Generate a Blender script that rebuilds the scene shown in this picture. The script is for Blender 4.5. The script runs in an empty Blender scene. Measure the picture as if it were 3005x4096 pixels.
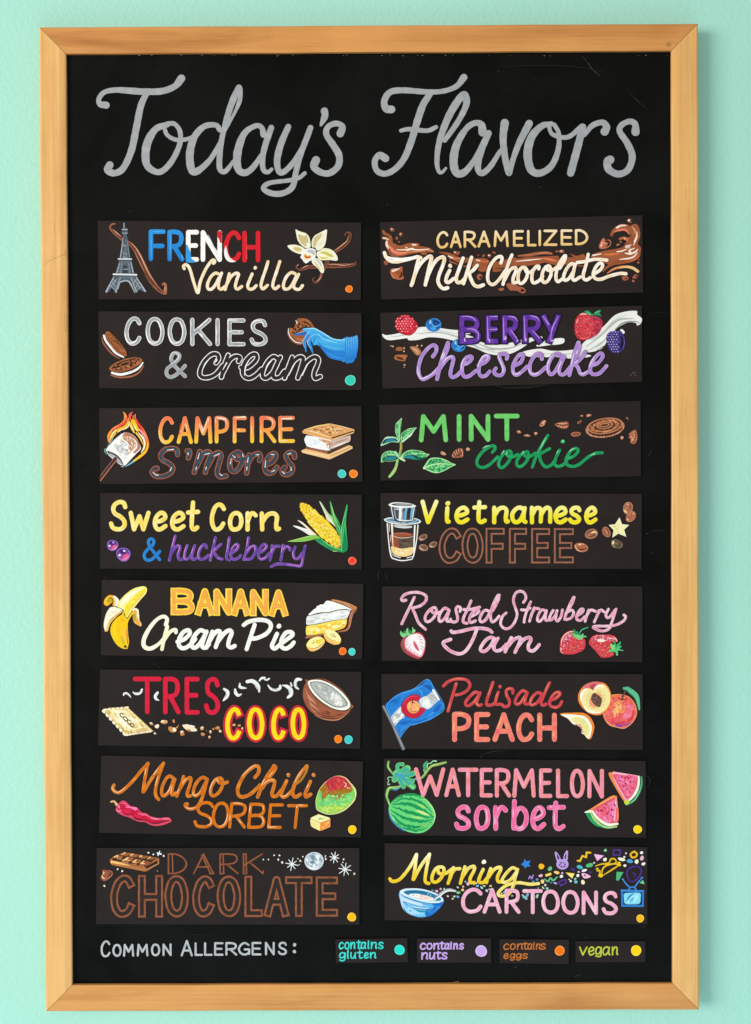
import bpy, math, random
from mathutils import Vector, Euler, geometry

random.seed(11)
SC = bpy.context.scene
COL = SC.collection

# ------------------------------------------------------------------ camera, light, exposure
CAM_POS = Vector((0.00814797, -1.02603754, 1.51770367))
CAM_ROT = Euler((1.56086993, 0.00397829, 0.00312503), 'XYZ')
F_PX = 4400.0
cam_d = bpy.data.cameras.new('camera')
cam_d.sensor_fit = 'VERTICAL'
cam_d.sensor_height = 36.0
cam_d.sensor_width = 36.0
cam_d.lens = 36.0 * F_PX / 4096.0
cam_d.clip_start = 0.01
cam_d.clip_end = 50
cam = bpy.data.objects.new('camera', cam_d)
cam.location = CAM_POS
cam.rotation_euler = CAM_ROT
COL.objects.link(cam)
SC.camera = cam

world = bpy.data.worlds.new('World')
SC.world = world
world.use_nodes = True
bg = world.node_tree.nodes['Background']
bg.inputs['Color'].default_value = (1.0, 0.985, 0.97, 1)
bg.inputs['Strength'].default_value = 0.56


def area(name, loc, target, sx, sy, energy, color):
    d = bpy.data.lights.new(name, 'AREA')
    d.shape = 'RECTANGLE'
    d.size, d.size_y = sx, sy
    d.energy = energy
    d.color = color
    o = bpy.data.objects.new(name, d)
    o.location = loc
    o.rotation_euler = (Vector(target) - Vector(loc)).to_track_quat('-Z', 'Y').to_euler()
    COL.objects.link(o)
    return o


# the shop window to the left of the board, and the cooler light off the floor in front of it
area('window_light', (-3.3, -2.75, 1.75), (0, 0, 1.5), 2.1, 1.9, 178, (1.0, 0.945, 0.86))
area('floor_bounce_light', (0.1, -1.25, 0.1), (0.1, 0, 1.0), 1.7, 0.9, 9.0, (0.42, 0.83, 1.0))

SC.view_settings.view_transform = 'Standard'
SC.view_settings.look = 'None'
SC.view_settings.exposure = 0
SC.view_settings.gamma = 1
try:
    SC.view_settings.use_curve_mapping = False
except Exception:
    pass
SC.cycles.max_bounces = 6

# ------------------------------------------------------------------ materials
ALB = 0.90   # photographed colour of a painted surface -> its base colour


def lin(h, k=ALB):
    h = h.strip()
    r = []
    for i in (0, 2, 4):
        c = int(h[i:i + 2], 16) / 255
        r.append((c / 12.92 if c <= 0.04045 else ((c + 0.055) / 1.055) ** 2.4) * k)
    return tuple(r)


def new_mat(name, rough=0.6, spec=0.2):
    m = bpy.data.materials.new(name)
    m.use_nodes = True
    nt = m.node_tree
    b = nt.nodes['Principled BSDF']
    b.inputs['Roughness'].default_value = rough
    b.inputs['Specular IOR Level'].default_value = spec
    return m, nt, b


def N(nt, t, **kw):
    n = nt.nodes.new(t)
    for k, v in kw.items():
        if k in n.inputs:
            n.inputs[k].default_value = v
        else:
            setattr(n, k, v)
    return n


def coords(nt, scale=(1, 1, 1), rot=(0, 0, 0), loc=(0, 0, 0)):
    tc = N(nt, 'ShaderNodeTexCoord')
    mp = N(nt, 'ShaderNodeMapping')
    mp.inputs['Scale'].default_value = scale
    mp.inputs['Rotation'].default_value = rot
    mp.inputs['Location'].default_value = loc
    nt.links.new(tc.outputs['Object'], mp.inputs['Vector'])
    return mp


def ramp(nt, stops):
    r = N(nt, 'ShaderNodeValToRGB')
    e = r.color_ramp.elements
    while len(e) < len(stops):
        e.new(0.5)
    for el, (p, c) in zip(e, stops):
        el.position = p
        el.color = (*c[:3], 1)
    return r


def mix(nt, fac, a, b, blend='MIX'):
    m = N(nt, 'ShaderNodeMix', data_type='RGBA', blend_type=blend)
    for sock, v in ((m.inputs[0], fac), (m.inputs[6], a), (m.inputs[7], b)):
        if hasattr(v, 'links') or hasattr(v, 'is_output'):
            nt.links.new(v, sock)
        elif isinstance(v, (int, float)):
            sock.default_value = v
        else:
            sock.default_value = (*v[:3], 1)
    return m.outputs[2]


def paint_mat(name, rough, spec, bump):
    m, nt, b = new_mat(name, rough, spec)
    a = N(nt, 'ShaderNodeAttribute', attribute_name='paint')
    mp = coords(nt)
    n = N(nt, 'ShaderNodeTexNoise', Scale=420.0, Detail=4.0)
    nt.links.new(mp.outputs[0], n.inputs['Vector'])
    r = ramp(nt, [(0.25, (0.96, 0.96, 0.96)), (0.75, (1.03, 1.03, 1.03))])
    nt.links.new(n.outputs['Fac'], r.inputs[0])
    nt.links.new(mix(nt, 1.0, a.outputs['Color'], r.outputs[0], 'MULTIPLY'), b.inputs['Base Color'])
    bp = N(nt, 'ShaderNodeBump', Strength=bump, Distance=0.0002)
    nt.links.new(n.outputs['Fac'], bp.inputs['Height'])
    nt.links.new(bp.outputs[0], b.inputs['Normal'])
    return m


PAINT = paint_mat('acrylic_paint', 0.6, 0.1, 0.2)
CHALKPEN = paint_mat('chalk_marker', 0.7, 0.1, 0.06)


def wall_mat():
    m, nt, b = new_mat('mint_wall_paint', 0.55, 0.25)
    mp = coords(nt)
    n1 = N(nt, 'ShaderNodeTexNoise', Scale=5.0, Detail=3.0)
    nt.links.new(mp.outputs[0], n1.inputs['Vector'])
    r = ramp(nt, [(0.3, (0.338, 0.655, 0.555)), (0.7, (0.351, 0.675, 0.572))])
    nt.links.new(n1.outputs['Fac'], r.inputs[0])
    nt.links.new(r.outputs[0], b.inputs['Base Color'])
    n2 = N(nt, 'ShaderNodeTexNoise', Scale=210.0, Detail=5.0, Roughness=0.6, Distortion=0.4)
    nt.links.new(mp.outputs[0], n2.inputs['Vector'])
    bp = N(nt, 'ShaderNodeBump', Strength=0.48, Distance=0.0012)
    nt.links.new(n2.outputs['Fac'], bp.inputs['Height'])
    nt.links.new(bp.outputs[0], b.inputs['Normal'])
    return m


def board_mat():
    m, nt, b = new_mat('blackboard_paint', 0.45, 0.05)
    mp = coords(nt, (1, 1, 1))
    n1 = N(nt, 'ShaderNodeTexNoise', Scale=9.0, Detail=6.0, Roughness=0.62, Distortion=0.6)
    nt.links.new(mp.outputs[0], n1.inputs['Vector'])
    r = ramp(nt, [(0.36, (0.0026, 0.0027, 0.0024)), (0.66, (0.0058, 0.006, 0.0056))])
    nt.links.new(n1.outputs['Fac'], r.inputs[0])
    # dry wipe streaks
    mp2 = coords(nt, (16, 1, 60), (0, 0.25, 0))
    n2 = N(nt, 'ShaderNodeTexNoise', Scale=1.6, Detail=5.0, Roughness=0.7)
    nt.links.new(mp2.outputs[0], n2.inputs['Vector'])
    r2 = ramp(nt, [(0.62, (0, 0, 0)), (0.85, (0.004, 0.0043, 0.0043))])
    nt.links.new(n2.outputs['Fac'], r2.inputs[0])
    nt.links.new(mix(nt, 1.0, r.outputs[0], r2.outputs[0], 'ADD'), b.inputs['Base Color'])
    rr = N(nt, 'ShaderNodeMapRange')
    rr.inputs['To Min'].default_value = 0.36
    rr.inputs['To Max'].default_value = 0.55
    nt.links.new(n1.outputs['Fac'], rr.inputs['Value'])
    nt.links.new(rr.outputs[0], b.inputs['Roughness'])
    return m


def card_mat():
    m, nt, b = new_mat('dark_card_stock', 0.6, 0.08)
    mp = coords(nt)
    n1 = N(nt, 'ShaderNodeTexNoise', Scale=26.0, Detail=6.0, Roughness=0.65)
    nt.links.new(mp.outputs[0], n1.inputs['Vector'])
    r = ramp(nt, [(0.3, (0.0160, 0.0120, 0.0113)), (0.7, (0.0210, 0.0160, 0.0148))])
    nt.links.new(n1.outputs['Fac'], r.inputs[0])
    oi = N(nt, 'ShaderNodeObjectInfo')
    rv = ramp(nt, [(0.0, (0.94, 0.95, 0.98)), (1.0, (1.08, 1.05, 1.03))])
    nt.links.new(oi.outputs['Random'], rv.inputs[0])
    nt.links.new(mix(nt, 1.0, r.outputs[0], rv.outputs[0], 'MULTIPLY'), b.inputs['Base Color'])
    n2 = N(nt, 'ShaderNodeTexNoise', Scale=900.0, Detail=2.0)
    nt.links.new(mp.outputs[0], n2.inputs['Vector'])
    bp = N(nt, 'ShaderNodeBump', Strength=0.15, Distance=0.0003)
    nt.links.new(n2.outputs['Fac'], bp.inputs['Height'])
    nt.links.new(bp.outputs[0], b.inputs['Normal'])
    return m


def wood_mat(name, base, dark, along_x, seed, knots=()):
    """oiled pine: long grain lines and streaks running along the rail"""
    m, nt, b = new_mat(name, 0.42, 0.3)
    s = (1, 1, 1)
    long_, cross = 4.5, 40.0
    sc = (long_, cross, cross) if along_x else (cross, cross, long_)
    mp = coords(nt, sc, (0, 0.012, 0), (seed, seed * 1.7, seed * 0.6))
    n1 = N(nt, 'ShaderNodeTexNoise', Scale=1.0, Detail=4.0, Roughness=0.55, Distortion=0.7)
    nt.links.new(mp.outputs[0], n1.inputs['Vector'])
    sc2 = (7, 420, 420) if along_x else (420, 420, 7)
    mp2 = coords(nt, sc2, (0, 0.012, 0), (seed, seed, seed))
    n2 = N(nt, 'ShaderNodeTexNoise', Scale=1.0, Detail=3.0, Roughness=0.6)
    nt.links.new(mp2.outputs[0], n2.inputs['Vector'])
    light = tuple(min(1, c * 1.12) for c in base)
    r1 = ramp(nt, [(0.25, dark), (0.48, base), (0.78, light)])
    nt.links.new(n1.outputs['Fac'], r1.inputs[0])
    r2 = ramp(nt, [(0.32, (0.8, 0.74, 0.66)), (0.52, (1.0, 1.0, 1.0))])
    nt.links.new(n2.outputs['Fac'], r2.inputs[0])
    colr = mix(nt, 0.55, r1.outputs[0], r2.outputs[0], 'MULTIPLY')
    # handling and varnish blotches, and scattered short dark flecks
    n3 = N(nt, 'ShaderNodeTexNoise', Scale=13.0, Detail=5.0, Roughness=0.6)
    n3v = coords(nt, (1, 1, 1), (0, 0, 0), (seed, 0, seed))
    nt.links.new(n3v.outputs[0], n3.inputs['Vector'])
    r3 = ramp(nt, [(0.3, (0.93, 0.89, 0.83)), (0.65, (1.03, 1.03, 1.04))])
    nt.links.new(n3.outputs['Fac'], r3.inputs[0])
    colr = mix(nt, 1.0, colr, r3.outputs[0], 'MULTIPLY')
    sc4 = (28, 900, 900) if along_x else (900, 900, 28)
    mp4 = coords(nt, sc4, (0, 0.012, 0), (seed * 2, seed, seed))
    n4 = N(nt, 'ShaderNodeTexNoise', Scale=1.0, Detail=2.0)
    nt.links.new(mp4.outputs[0], n4.inputs['Vector'])
    r4 = ramp(nt, [(0.27, (0.62, 0.5, 0.38)), (0.36, (1, 1, 1))])
    nt.links.new(n4.outputs['Fac'], r4.inputs[0])
    colr = mix(nt, 0.35, colr, r4.outputs[0], 'MULTIPLY')
    for (kx, kz, rx, rz) in knots:
        tc = N(nt, 'ShaderNodeTexCoord')
        mk = N(nt, 'ShaderNodeMapping')
        mk.inputs['Location'].default_value = (-kx / rx, 0, -kz / rz)
        mk.inputs['Scale'].default_value = (1 / rx, 0, 1 / rz)
        nt.links.new(tc.outputs['Object'], mk.inputs['Vector'])
        ln = N(nt, 'ShaderNodeVectorMath', operation='LENGTH')
        nt.links.new(mk.outputs[0], ln.inputs[0])
        rk = ramp(nt, [(0.0, (1, 1, 1)), (0.45, (0.75, 0.75, 0.75)), (1.0, (0, 0, 0))])
        nt.links.new(ln.outputs['Value'], rk.inputs[0])
        nk = N(nt, 'ShaderNodeMath', operation='MULTIPLY')
        nt.links.new(rk.outputs[0], nk.inputs[0])
        nk.inputs[1].default_value = 0.55
        colr = mix(nt, nk.outputs[0], colr, (0.13, 0.07, 0.025))
    nt.links.new(colr, b.inputs['Base Color'])
    bp = N(nt, 'ShaderNodeBump', Strength=0.2, Distance=0.0005)
    nt.links.new(n2.outputs['Fac'], bp.inputs['Height'])
    nt.links.new(bp.outputs[0], b.inputs['Normal'])
    return m


# ------------------------------------------------------------------ helpers
def tag(o, label=None, cat=None, group=None, kind=None):
    for k, v in (('label', label), ('category', cat), ('group', group), ('kind', kind)):
        if v:
            o[k] = v
    return o


def mesh_obj(name, verts, faces, mat, parent=None, cols=None, smooth=False):
    me = bpy.data.meshes.new(name)
    me.from_pydata(verts, [], faces)
    if cols is not None:
        at = me.color_attributes.new('paint', 'FLOAT_COLOR', 'POINT')
        buf = []
        for c in cols:
            buf += [c[0], c[1], c[2], 1.0]
        at.data.foreach_set('color', buf)
    me.materials.append(mat)
    if smooth:
        me.polygons.foreach_set('use_smooth', [True] * len(me.polygons))
    o = bpy.data.objects.new(name, me)
    COL.objects.link(o)
    if parent:
        o.parent = parent
    return o


def empty(name, loc, parent=None):
    o = bpy.data.objects.new(name, None)
    o.empty_display_size = 0.05
    o.location = loc
    COL.objects.link(o)
    if parent:
        o.parent = parent
    return o


# Calibration of the tracing sheet: the art was measured in pixels of a scan of the board
# (3005 x 4096); this turns a measured point into board coordinates (x, z) at depth y.
_R = CAM_ROT.to_matrix()
BC = Vector((0, 0, 1.5))          # centre of the board face, y = 0


def sheet(px, py, y):
    d = _R @ Vector(((px - 1502.5) / F_PX, -(py - 2048) / F_PX, -1.0))
    t = (y - CAM_POS.y) / d.y
    p = CAM_POS + d * t
    return p.x, p.z


def noise1(t, s):
    return (math.sin(t * 1.7 + s) + math.sin(t * 3.1 + s * 2.3) * 0.6 + math.sin(t * 5.3 + s * 4.1) * 0.4) / 2.0


def pts_of(s):
    if isinstance(s, str):
        return [tuple(float(v) for v in p.split(',')) for p in s.split()]
    return list(s)


def catmull(p, closed=False, step=6.0):
    n = len(p)
    if n < 3 and not closed:
        return subdiv(p, step)
    out = []
    rng = range(n if closed else n - 1)
    for i in rng:
        if closed:
            a, b, c, d = p[i - 1], p[i], p[(i + 1) % n], p[(i + 2) % n]
        else:
            b, c = p[i], p[i + 1]
            a = p[i - 1] if i > 0 else (2 * b[0] - c[0], 2 * b[1] - c[1])
            d = p[i + 2] if i + 2 < n else (2 * c[0] - b[0], 2 * c[1] - b[1])
        L = math.hypot(c[0] - b[0], c[1] - b[1])
        k = max(1, int(L / step))
        for j in range(k):
            t = j / k
            t2, t3 = t * t, t * t * t
            out.append(tuple(0.5 * (2 * b[m] + (c[m] - a[m]) * t + (2 * a[m] - 5 * b[m] + 4 * c[m] - d[m]) * t2
                                    + (3 * b[m] - a[m] - 3 * c[m] + d[m]) * t3) for m in (0, 1)))
    if not closed:
        out.append(p[-1])
    return out


def subdiv(p, step):
    out = []
    for b, c in zip(p, p[1:]):
        k = max(1, int(math.hypot(c[0] - b[0], c[1] - b[1]) / step))
        out += [(b[0] + (c[0] - b[0]) * j / k, b[1] + (c[1] - b[1]) * j / k) for j in range(k)]
    out.append(p[-1])
    return out


def inside(x, y, poly):
    r = False
    j = len(poly) - 1
    for i in range(len(poly)):
        xi, yi = poly[i]
        xj, yj = poly[j]
        if (yi > y) != (yj > y) and x < (xj - xi) * (y - yi) / (yj - yi) + xi:
            r = not r
        j = i
    return r


class Sheet:
    """a surface that carries art: keeps the paint thickness laid down so far"""
    def __init__(s, root, y, rel):
        s.root, s.y, s.rel, s.z = root, y, rel, 3e-5


O = [0, 0, 1.0]
SQ = False          # square brush ends (outlined block letters)
G = None            # bounding box used by vertical gradients
A = None            # art being painted
CARDC = '2b2523'


def org(ox, oy, W=1120, px=1652):
    O[0], O[1], O[2] = ox, oy, W / px


def colf(c, bb, seed):
    if callable(c):
        return lambda x, y, t: c(x, y)
    if '>' in c:
        cs = [lin(h) for h in c.split('>')]
        y0, y1 = bb

        def f(x, y, t):
            u = min(0.9999, max(0, (y - y0) / max(1e-6, y1 - y0) + 0.06 * noise1(t, seed))) * (len(cs) - 1)
            i = int(u)
            u -= i
            return tuple(cs[i][k] * (1 - u) + cs[i + 1][k] * u for k in range(3))
        return f
    cs = [lin(h) for h in c.split(',')]
    if len(cs) == 1:
        return lambda x, y, t: tuple(v * (1 + 0.035 * noise1(t * 0.5, seed)) for v in cs[0])

    def g(x, y, t):
        u = min(0.9999, max(0, 0.5 + 0.5 * noise1(t * 0.3, seed))) * (len(cs) - 1)
        i = int(u)
        u -= i
        return tuple(cs[i][k] * (1 - u) + cs[i + 1][k] * u for k in range(3))
    return g


class Art:
    def __init__(s, sh, name, label=None, mat=None, parent=None):
        global A
        s.sh, s.name, s.label, s.mat, s.parent = sh, name, label, mat or PAINT, parent or sh.root
        s.v, s.f, s.c = [], [], []
        A = s

    def vert(s, x, y, c):
        X, Z = sheet(O[0] + x * O[2], O[1] + y * O[2], s.sh.y)
        r = s.sh.rel
        s.v.append((X - r[0], s.sh.y - s.sh.z - r[1], Z - r[2]))
        s.c.append(c)
        return len(s.v) - 1

    def done(s):
        o = mesh_obj(s.name, s.v, s.f, s.mat, s.parent, s.c)
        if s.label:
            o['label'] = s.label
        return o


def stroke(p, w, col, closed=False, line=False, cap=True, wob=0.05, ends=(True, True)):
    p = pts_of(p)
    ws = w if isinstance(w, (list, tuple)) else [w]
    wm = max(ws)
    step = max(2.2 / O[2] * 0.8, min(wm * 0.22, 4.0 / O[2]))
    if line:
        if len(p) > 2:
            for a, b in zip(p, p[1:]):
                stroke([a, b], w, col, line=True, cap=cap, wob=wob)
            return
        q = subdiv(p, step)
    else:
        q = catmull(p, closed, step)
        if closed:
            q = q + [q[0]]
    if SQ and not closed and len(q) > 1:
        e = wm / 2 if line else wm / 2 - 9
        cap = (not ends[0], not ends[1])
        for i, j in ((0, 1), (-1, -2)):
            if not ends[i]:
                continue
            dx, dy = q[i][0] - q[j][0], q[i][1] - q[j][1]
            k = e / (math.hypot(dx, dy) or 1)
            z_ = (q[i][0] + dx * k, q[i][1] + dy * k)
            q = [z_] + q if i == 0 else q + [z_]
    n = len(q)
    if n < 2:
        return
    seed = random.random() * 20
    ys = [y for _, y in q]
    bb = G or (min(ys) - wm / 2, max(ys) + wm / 2)
    cf = colf(col, bb, seed)
    d = [0.0]
    for a, b in zip(q, q[1:]):
        d.append(d[-1] + math.hypot(b[0] - a[0], b[1] - a[1]))
    tot = d[-1] or 1.0
    unit = 9.0 / O[2]                       # paint texture unit in sheet pixels
    prev = None
    rows = []
    for i in range(n):
        if closed and i in (0, n - 1):
            a, b = q[n - 2], q[1]
        else:
            a, b = q[max(0, i - 1)], q[min(n - 1, i + 1)]
        tx, ty = b[0] - a[0], b[1] - a[1]
        L = math.hypot(tx, ty) or 1.0
        nx, ny = -ty / L, tx / L
        u = d[i] / tot * (len(ws) - 1)
        k = min(int(u), len(ws) - 2) if len(ws) > 1 else 0
        wi = ws[k] + (ws[k + 1] - ws[k]) * (u - k) if len(ws) > 1 else ws[0]
        wi *= 0.5 * (1 + wob * noise1(d[i] / unit * 0.7, seed + 3))
        t = d[i] / unit
        rows.append((q[i], nx, ny, wi, t))
    for i, ((x, y), nx, ny, wi, t) in enumerate(rows):
        A.sh.z += 1.2e-7
        l = A.vert(x + nx * wi, y + ny * wi, cf(x + nx * wi, y + ny * wi, t))
        r = A.vert(x - nx * wi, y - ny * wi, cf(x - nx * wi, y - ny * wi, t + 0.35))
        if prev:
            A.f.append((prev[0], l, r, prev[1]))
        prev = (l, r)
        cp = cap if isinstance(cap, bool) else (cap[0] if i == 0 else cap[1])
        if cp and not closed and i in (0, n - 1) and wi > 0.7:
            sgn = -1 if i == 0 else 1
            txx, tyy = ny * sgn, -nx * sgn
            ring = [l]
            for k in range(1, 6):
                an = math.pi * k / 6
                ca, sa = math.cos(an) * wi, math.sin(an) * wi
                xx, yy = x + nx * ca + txx * sa, y + ny * ca + tyy * sa
                ring.append(A.vert(xx, yy, cf(xx, yy, t)))
            ring.append(r)
            A.f.append(tuple(ring))
    A.sh.z += 9e-7


def S(p, w, col, **k):
    stroke(p, w, col, **k)


def L(p, w, col, **k):
    stroke(p, w, col, line=True, **k)


def fill(p, col, smooth=True, wob=0.0):
    p = pts_of(p)
    q = catmull(p, True, 3.5 / O[2]) if smooth else p
    seed = random.random() * 20
    ys = [y for _, y in q]
    cf = colf(col, (min(ys), max(ys)), seed)
    idx = [A.vert(x, y, cf(x, y, i * 0.5)) for i, (x, y) in enumerate(q)]
    tri = geometry.tessellate_polygon([[Vector((x, -y, 0)) for x, y in q]])
    A.f += [tuple(idx[k] for k in t) for t in tri]
    A.sh.z += 9e-7
    return q


def blob(x, y, rx, ry=None, rot=0, col='ffffff', wob=0.06, n=16):
    ry = ry or rx
    seed = random.random() * 20
    cf = colf(col, (y - ry, y + ry), seed)
    c, s = math.cos(math.radians(rot)), math.sin(math.radians(rot))
    idx = []
    for i in range(n):
        a = 2 * math.pi * i / n
        k = 1 + wob * (math.sin(2 * a + seed) + 0.7 * math.sin(3 * a + seed * 2))
        dx, dy = rx * k * math.cos(a), ry * k * math.sin(a)
        xx, yy = x + dx * c - dy * s, y + dx * s + dy * c
        idx.append(A.vert(xx, yy, cf(xx, yy, i)))
    A.f.append(tuple(idx))
    A.sh.z += 7e-7


def blobs(s, col, wob=0.15):
    for t in s.split():
        v = [float(k) for k in t.split(',')]
        blob(v[0], v[1], v[2], v[3] if len(v) > 3 else None, v[4] if len(v) > 4 else 0, random.choice(col.split('/')), wob)


def mottle(poly, n, r, cols, ang=0, el=1.0, jit=40, keep=0.0):
    """dabs of paint scattered inside an outline"""
    poly = pts_of(poly)
    xs, ys = [p[0] for p in poly], [p[1] for p in poly]
    cs = cols.split('/')
    k = 0
    tries = 0
    while k < n and tries < n * 30:
        tries += 1
        x, y = random.uniform(min(xs), max(xs)), random.uniform(min(ys), max(ys))
        rr = random.uniform(*r)
        if not inside(x, y, poly):
            continue
        m = rr * max(1.0, el) * 0.7
        if not all(inside(x + dx * m, y + dy * m, poly) for dx, dy in ((1, 0), (-1, 0), (0, 1), (0, -1))):
            continue
        blob(x, y, rr * el, rr, ang + random.uniform(-jit, jit), random.choice(cs), 0.18, 9)
        k += 1


# ------------------------------------------------------------------ lettering
CAPS = {
 'A': ['L0,100 50,0', 'L50,0 100,100', 'L20,66 80,66'],
 'B': ['L0,0 0,100', '0,0 45,0 80,6 92,24 82,41 45,48 3,48', '30,48 78,53 99,74 88,94 50,100 0,100'],
 'C': ['100,19 82,4 55,0 25,12 5,36 0,58 8,82 30,98 55,100 82,93 100,77'],
 'D': ['L0,0 0,100', '0,0 40,1 80,18 100,50 84,80 45,98 0,100'],
 'E': ['L100,0 0,0 0,100 100,100', 'L0,49 88,49'],
 'F': ['L100,0 0,0 0,100', 'L0,52 92,52'],
 'G': ['92,18 72,3 48,0 18,18 0,52 14,86 48,100 80,94 96,80', 'L97,94 97,56 58,56'],
 'H': ['L0,0 0,100', 'L100,0 100,100', 'L0,52 100,52'],
 'I': ['L50,0 50,100'],
 'K': ['L0,0 0,100', 'L96,0 3,58', 'L32,42 100,100'],
 'L': ['L0,0 0,100 100,100'],
 'M': ['L0,100 9,0 50,64 91,0 100,100'],
 'N': ['L0,100 0,0 100,100 100,0'],
 'O': ['O50,0 18,10 0,46 14,86 50,100 86,88 100,50 82,12'],
 'P': ['L0,0 0,100', '0,0 50,0 90,10 100,28 88,47 50,56 2,57'],
 'R': ['L0,0 0,100', '0,0 48,0 84,7 95,25 82,44 48,52 2,53', 'L38,53 100,100'],
 'S': ['95,18 82,4 52,0 20,8 9,25 24,43 62,53 92,68 97,85 74,98 42,100 14,95 0,79'],
 'T': ['L0,0 100,0', 'L50,0 50,100'],
 'V': ['L0,0 47,100 100,0'],
 'W': ['L0,0 27,100 52,28 77,100 100,0'],
 'Y': ['L0,0 50,56', 'L100,0 40,100'],
 'Z': ['L0,0 100,0 0,100 100,100'],
 '&': ['100,92 70,65 30,35 22,14 42,0 64,12 58,30 18,56 0,78 14,97 45,100 74,84 92,60'],
}
PRINT = {
 'a': ['88,20 62,1 30,5 3,42 8,84 34,100 62,84 86,35', '90,4 84,50 86,88 100,98'],
 'b': ['L8,-80 6,98', '6,52 32,12 66,4 95,30 96,70 70,97 34,100 8,86'],
 'c': ['96,20 62,0 22,14 0,55 18,92 55,100 96,80'],
 'e': ['4,55 48,50 90,32 80,8 50,0 14,20 0,58 16,92 52,100 98,80'],
 'g': ['88,22 62,1 24,6 2,42 12,80 46,88 78,62 90,20', '94,4 92,80 84,138 46,160 6,140'],
 'h': ['L2,-80 4,100', '4,55 34,10 68,0 90,20 92,98'],
 'i': ['30,2 28,60 40,96 70,96', 'D34,-48'],
 'l': ['30,-80 28,60 40,98 70,96'],
 'm': ['L0,0 4,100', '4,48 20,8 38,2 48,22 50,96', '50,48 66,8 84,0 95,20 98,98'],
 'n': ['L0,0 5,100', '5,52 32,10 66,0 86,18 84,70 88,98 100,94'],
 'o': ['O48,0 14,14 0,54 16,92 50,100 86,86 100,48 84,10'],
 'r': ['L0,0 6,100', '6,48 34,10 66,0 100,14'],
 's': ['94,18 80,3 52,0 20,8 9,25 24,43 62,54 92,70 96,86 74,98 42,100 14,95 0,80'],
 't': ['44,-62 42,50 48,90 72,100 100,88', 'L0,-2 98,-6'],
 'u': ['0,0 2,66 22,98 56,92 86,40', '92,0 90,66 100,100'],
 'v': ['L0,0 45,100 100,0'],
 'w': ['L0,0 25,100 52,22 76,100 100,0'],
}
SCRIPT = {
 'a': ['86,24 74,4 50,0 22,14 3,50 4,84 24,100 50,90 72,62 86,26', '93,2 81,50 79,86 93,100 116,80'],
 'b': ['26,-100 12,0 0,70 10,98 42,100 76,78 88,34 74,8 48,14 22,46'],
 'c': ['90,27 84,6 57,0 24,18 2,58 6,90 32,100 66,92 106,62'],
 'd': ['86,24 74,4 50,0 22,14 3,50 4,84 24,100 50,90 72,62 86,26', '105,-100 92,0 81,80 93,100 116,80'],
 'e': ['2,67 42,62 80,44 92,20 74,0 42,8 12,42 2,76 18,99 50,99 80,84 108,58'],
 'g': ['86,24 74,4 50,0 22,14 3,50 4,84 24,100 50,90 72,62 86,26', '93,2 86,80 68,150 38,188 2,190 -12,168 -6,156'],
 'h': ['26,-100 12,0 0,100', '2,82 24,34 52,4 72,5 79,30 71,72 78,99 110,78'],
 'i': ['22,2 6,60 14,95 36,100 78,66', 'D30,-48'],
 'k': ['26,-100 12,0 0,100', '90,4 66,4 36,28 10,58 46,50 60,64 66,92 84,100 110,82'],
 'l': ['34,-100 14,0 1,70 14,98 38,98 76,70'],
 'm': ['L10,4 0,100', '1,80 14,30 32,3 45,8 46,36 37,99', '39,80 54,30 72,3 86,8 86,36 78,84 88,100 110,80'],
 'n': ['L12,4 0,100', '2,82 24,34 52,4 72,5 79,30 71,72 78,99 112,78'],
 'o': ['O52,0 22,14 3,52 6,86 30,100 60,92 86,58 92,22 76,3', '60,4 70,27 90,29 112,14'],
 'r': ['L12,4 0,100', '2,76 26,26 60,2 92,10'],
 's': ['90,24 80,4 54,0 30,14 36,38 66,60 72,84 52,100 18,99 0,82'],
 't': ['36,-75 18,20 8,80 26,100 66,76', 'L-14,-2 82,-12'],
 'u': ['12,3 2,62 12,96 38,96 74,46', '86,0 72,68 80,99 112,76'],
 'w': ['8,3 2,66 16,97 38,84 56,16', '56,16 48,74 62,98 88,72 100,3'],
 'y': ['12,3 2,58 14,95 42,92 76,42', '90,0 76,80 56,150 24,182 -8,174'],
}


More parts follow.
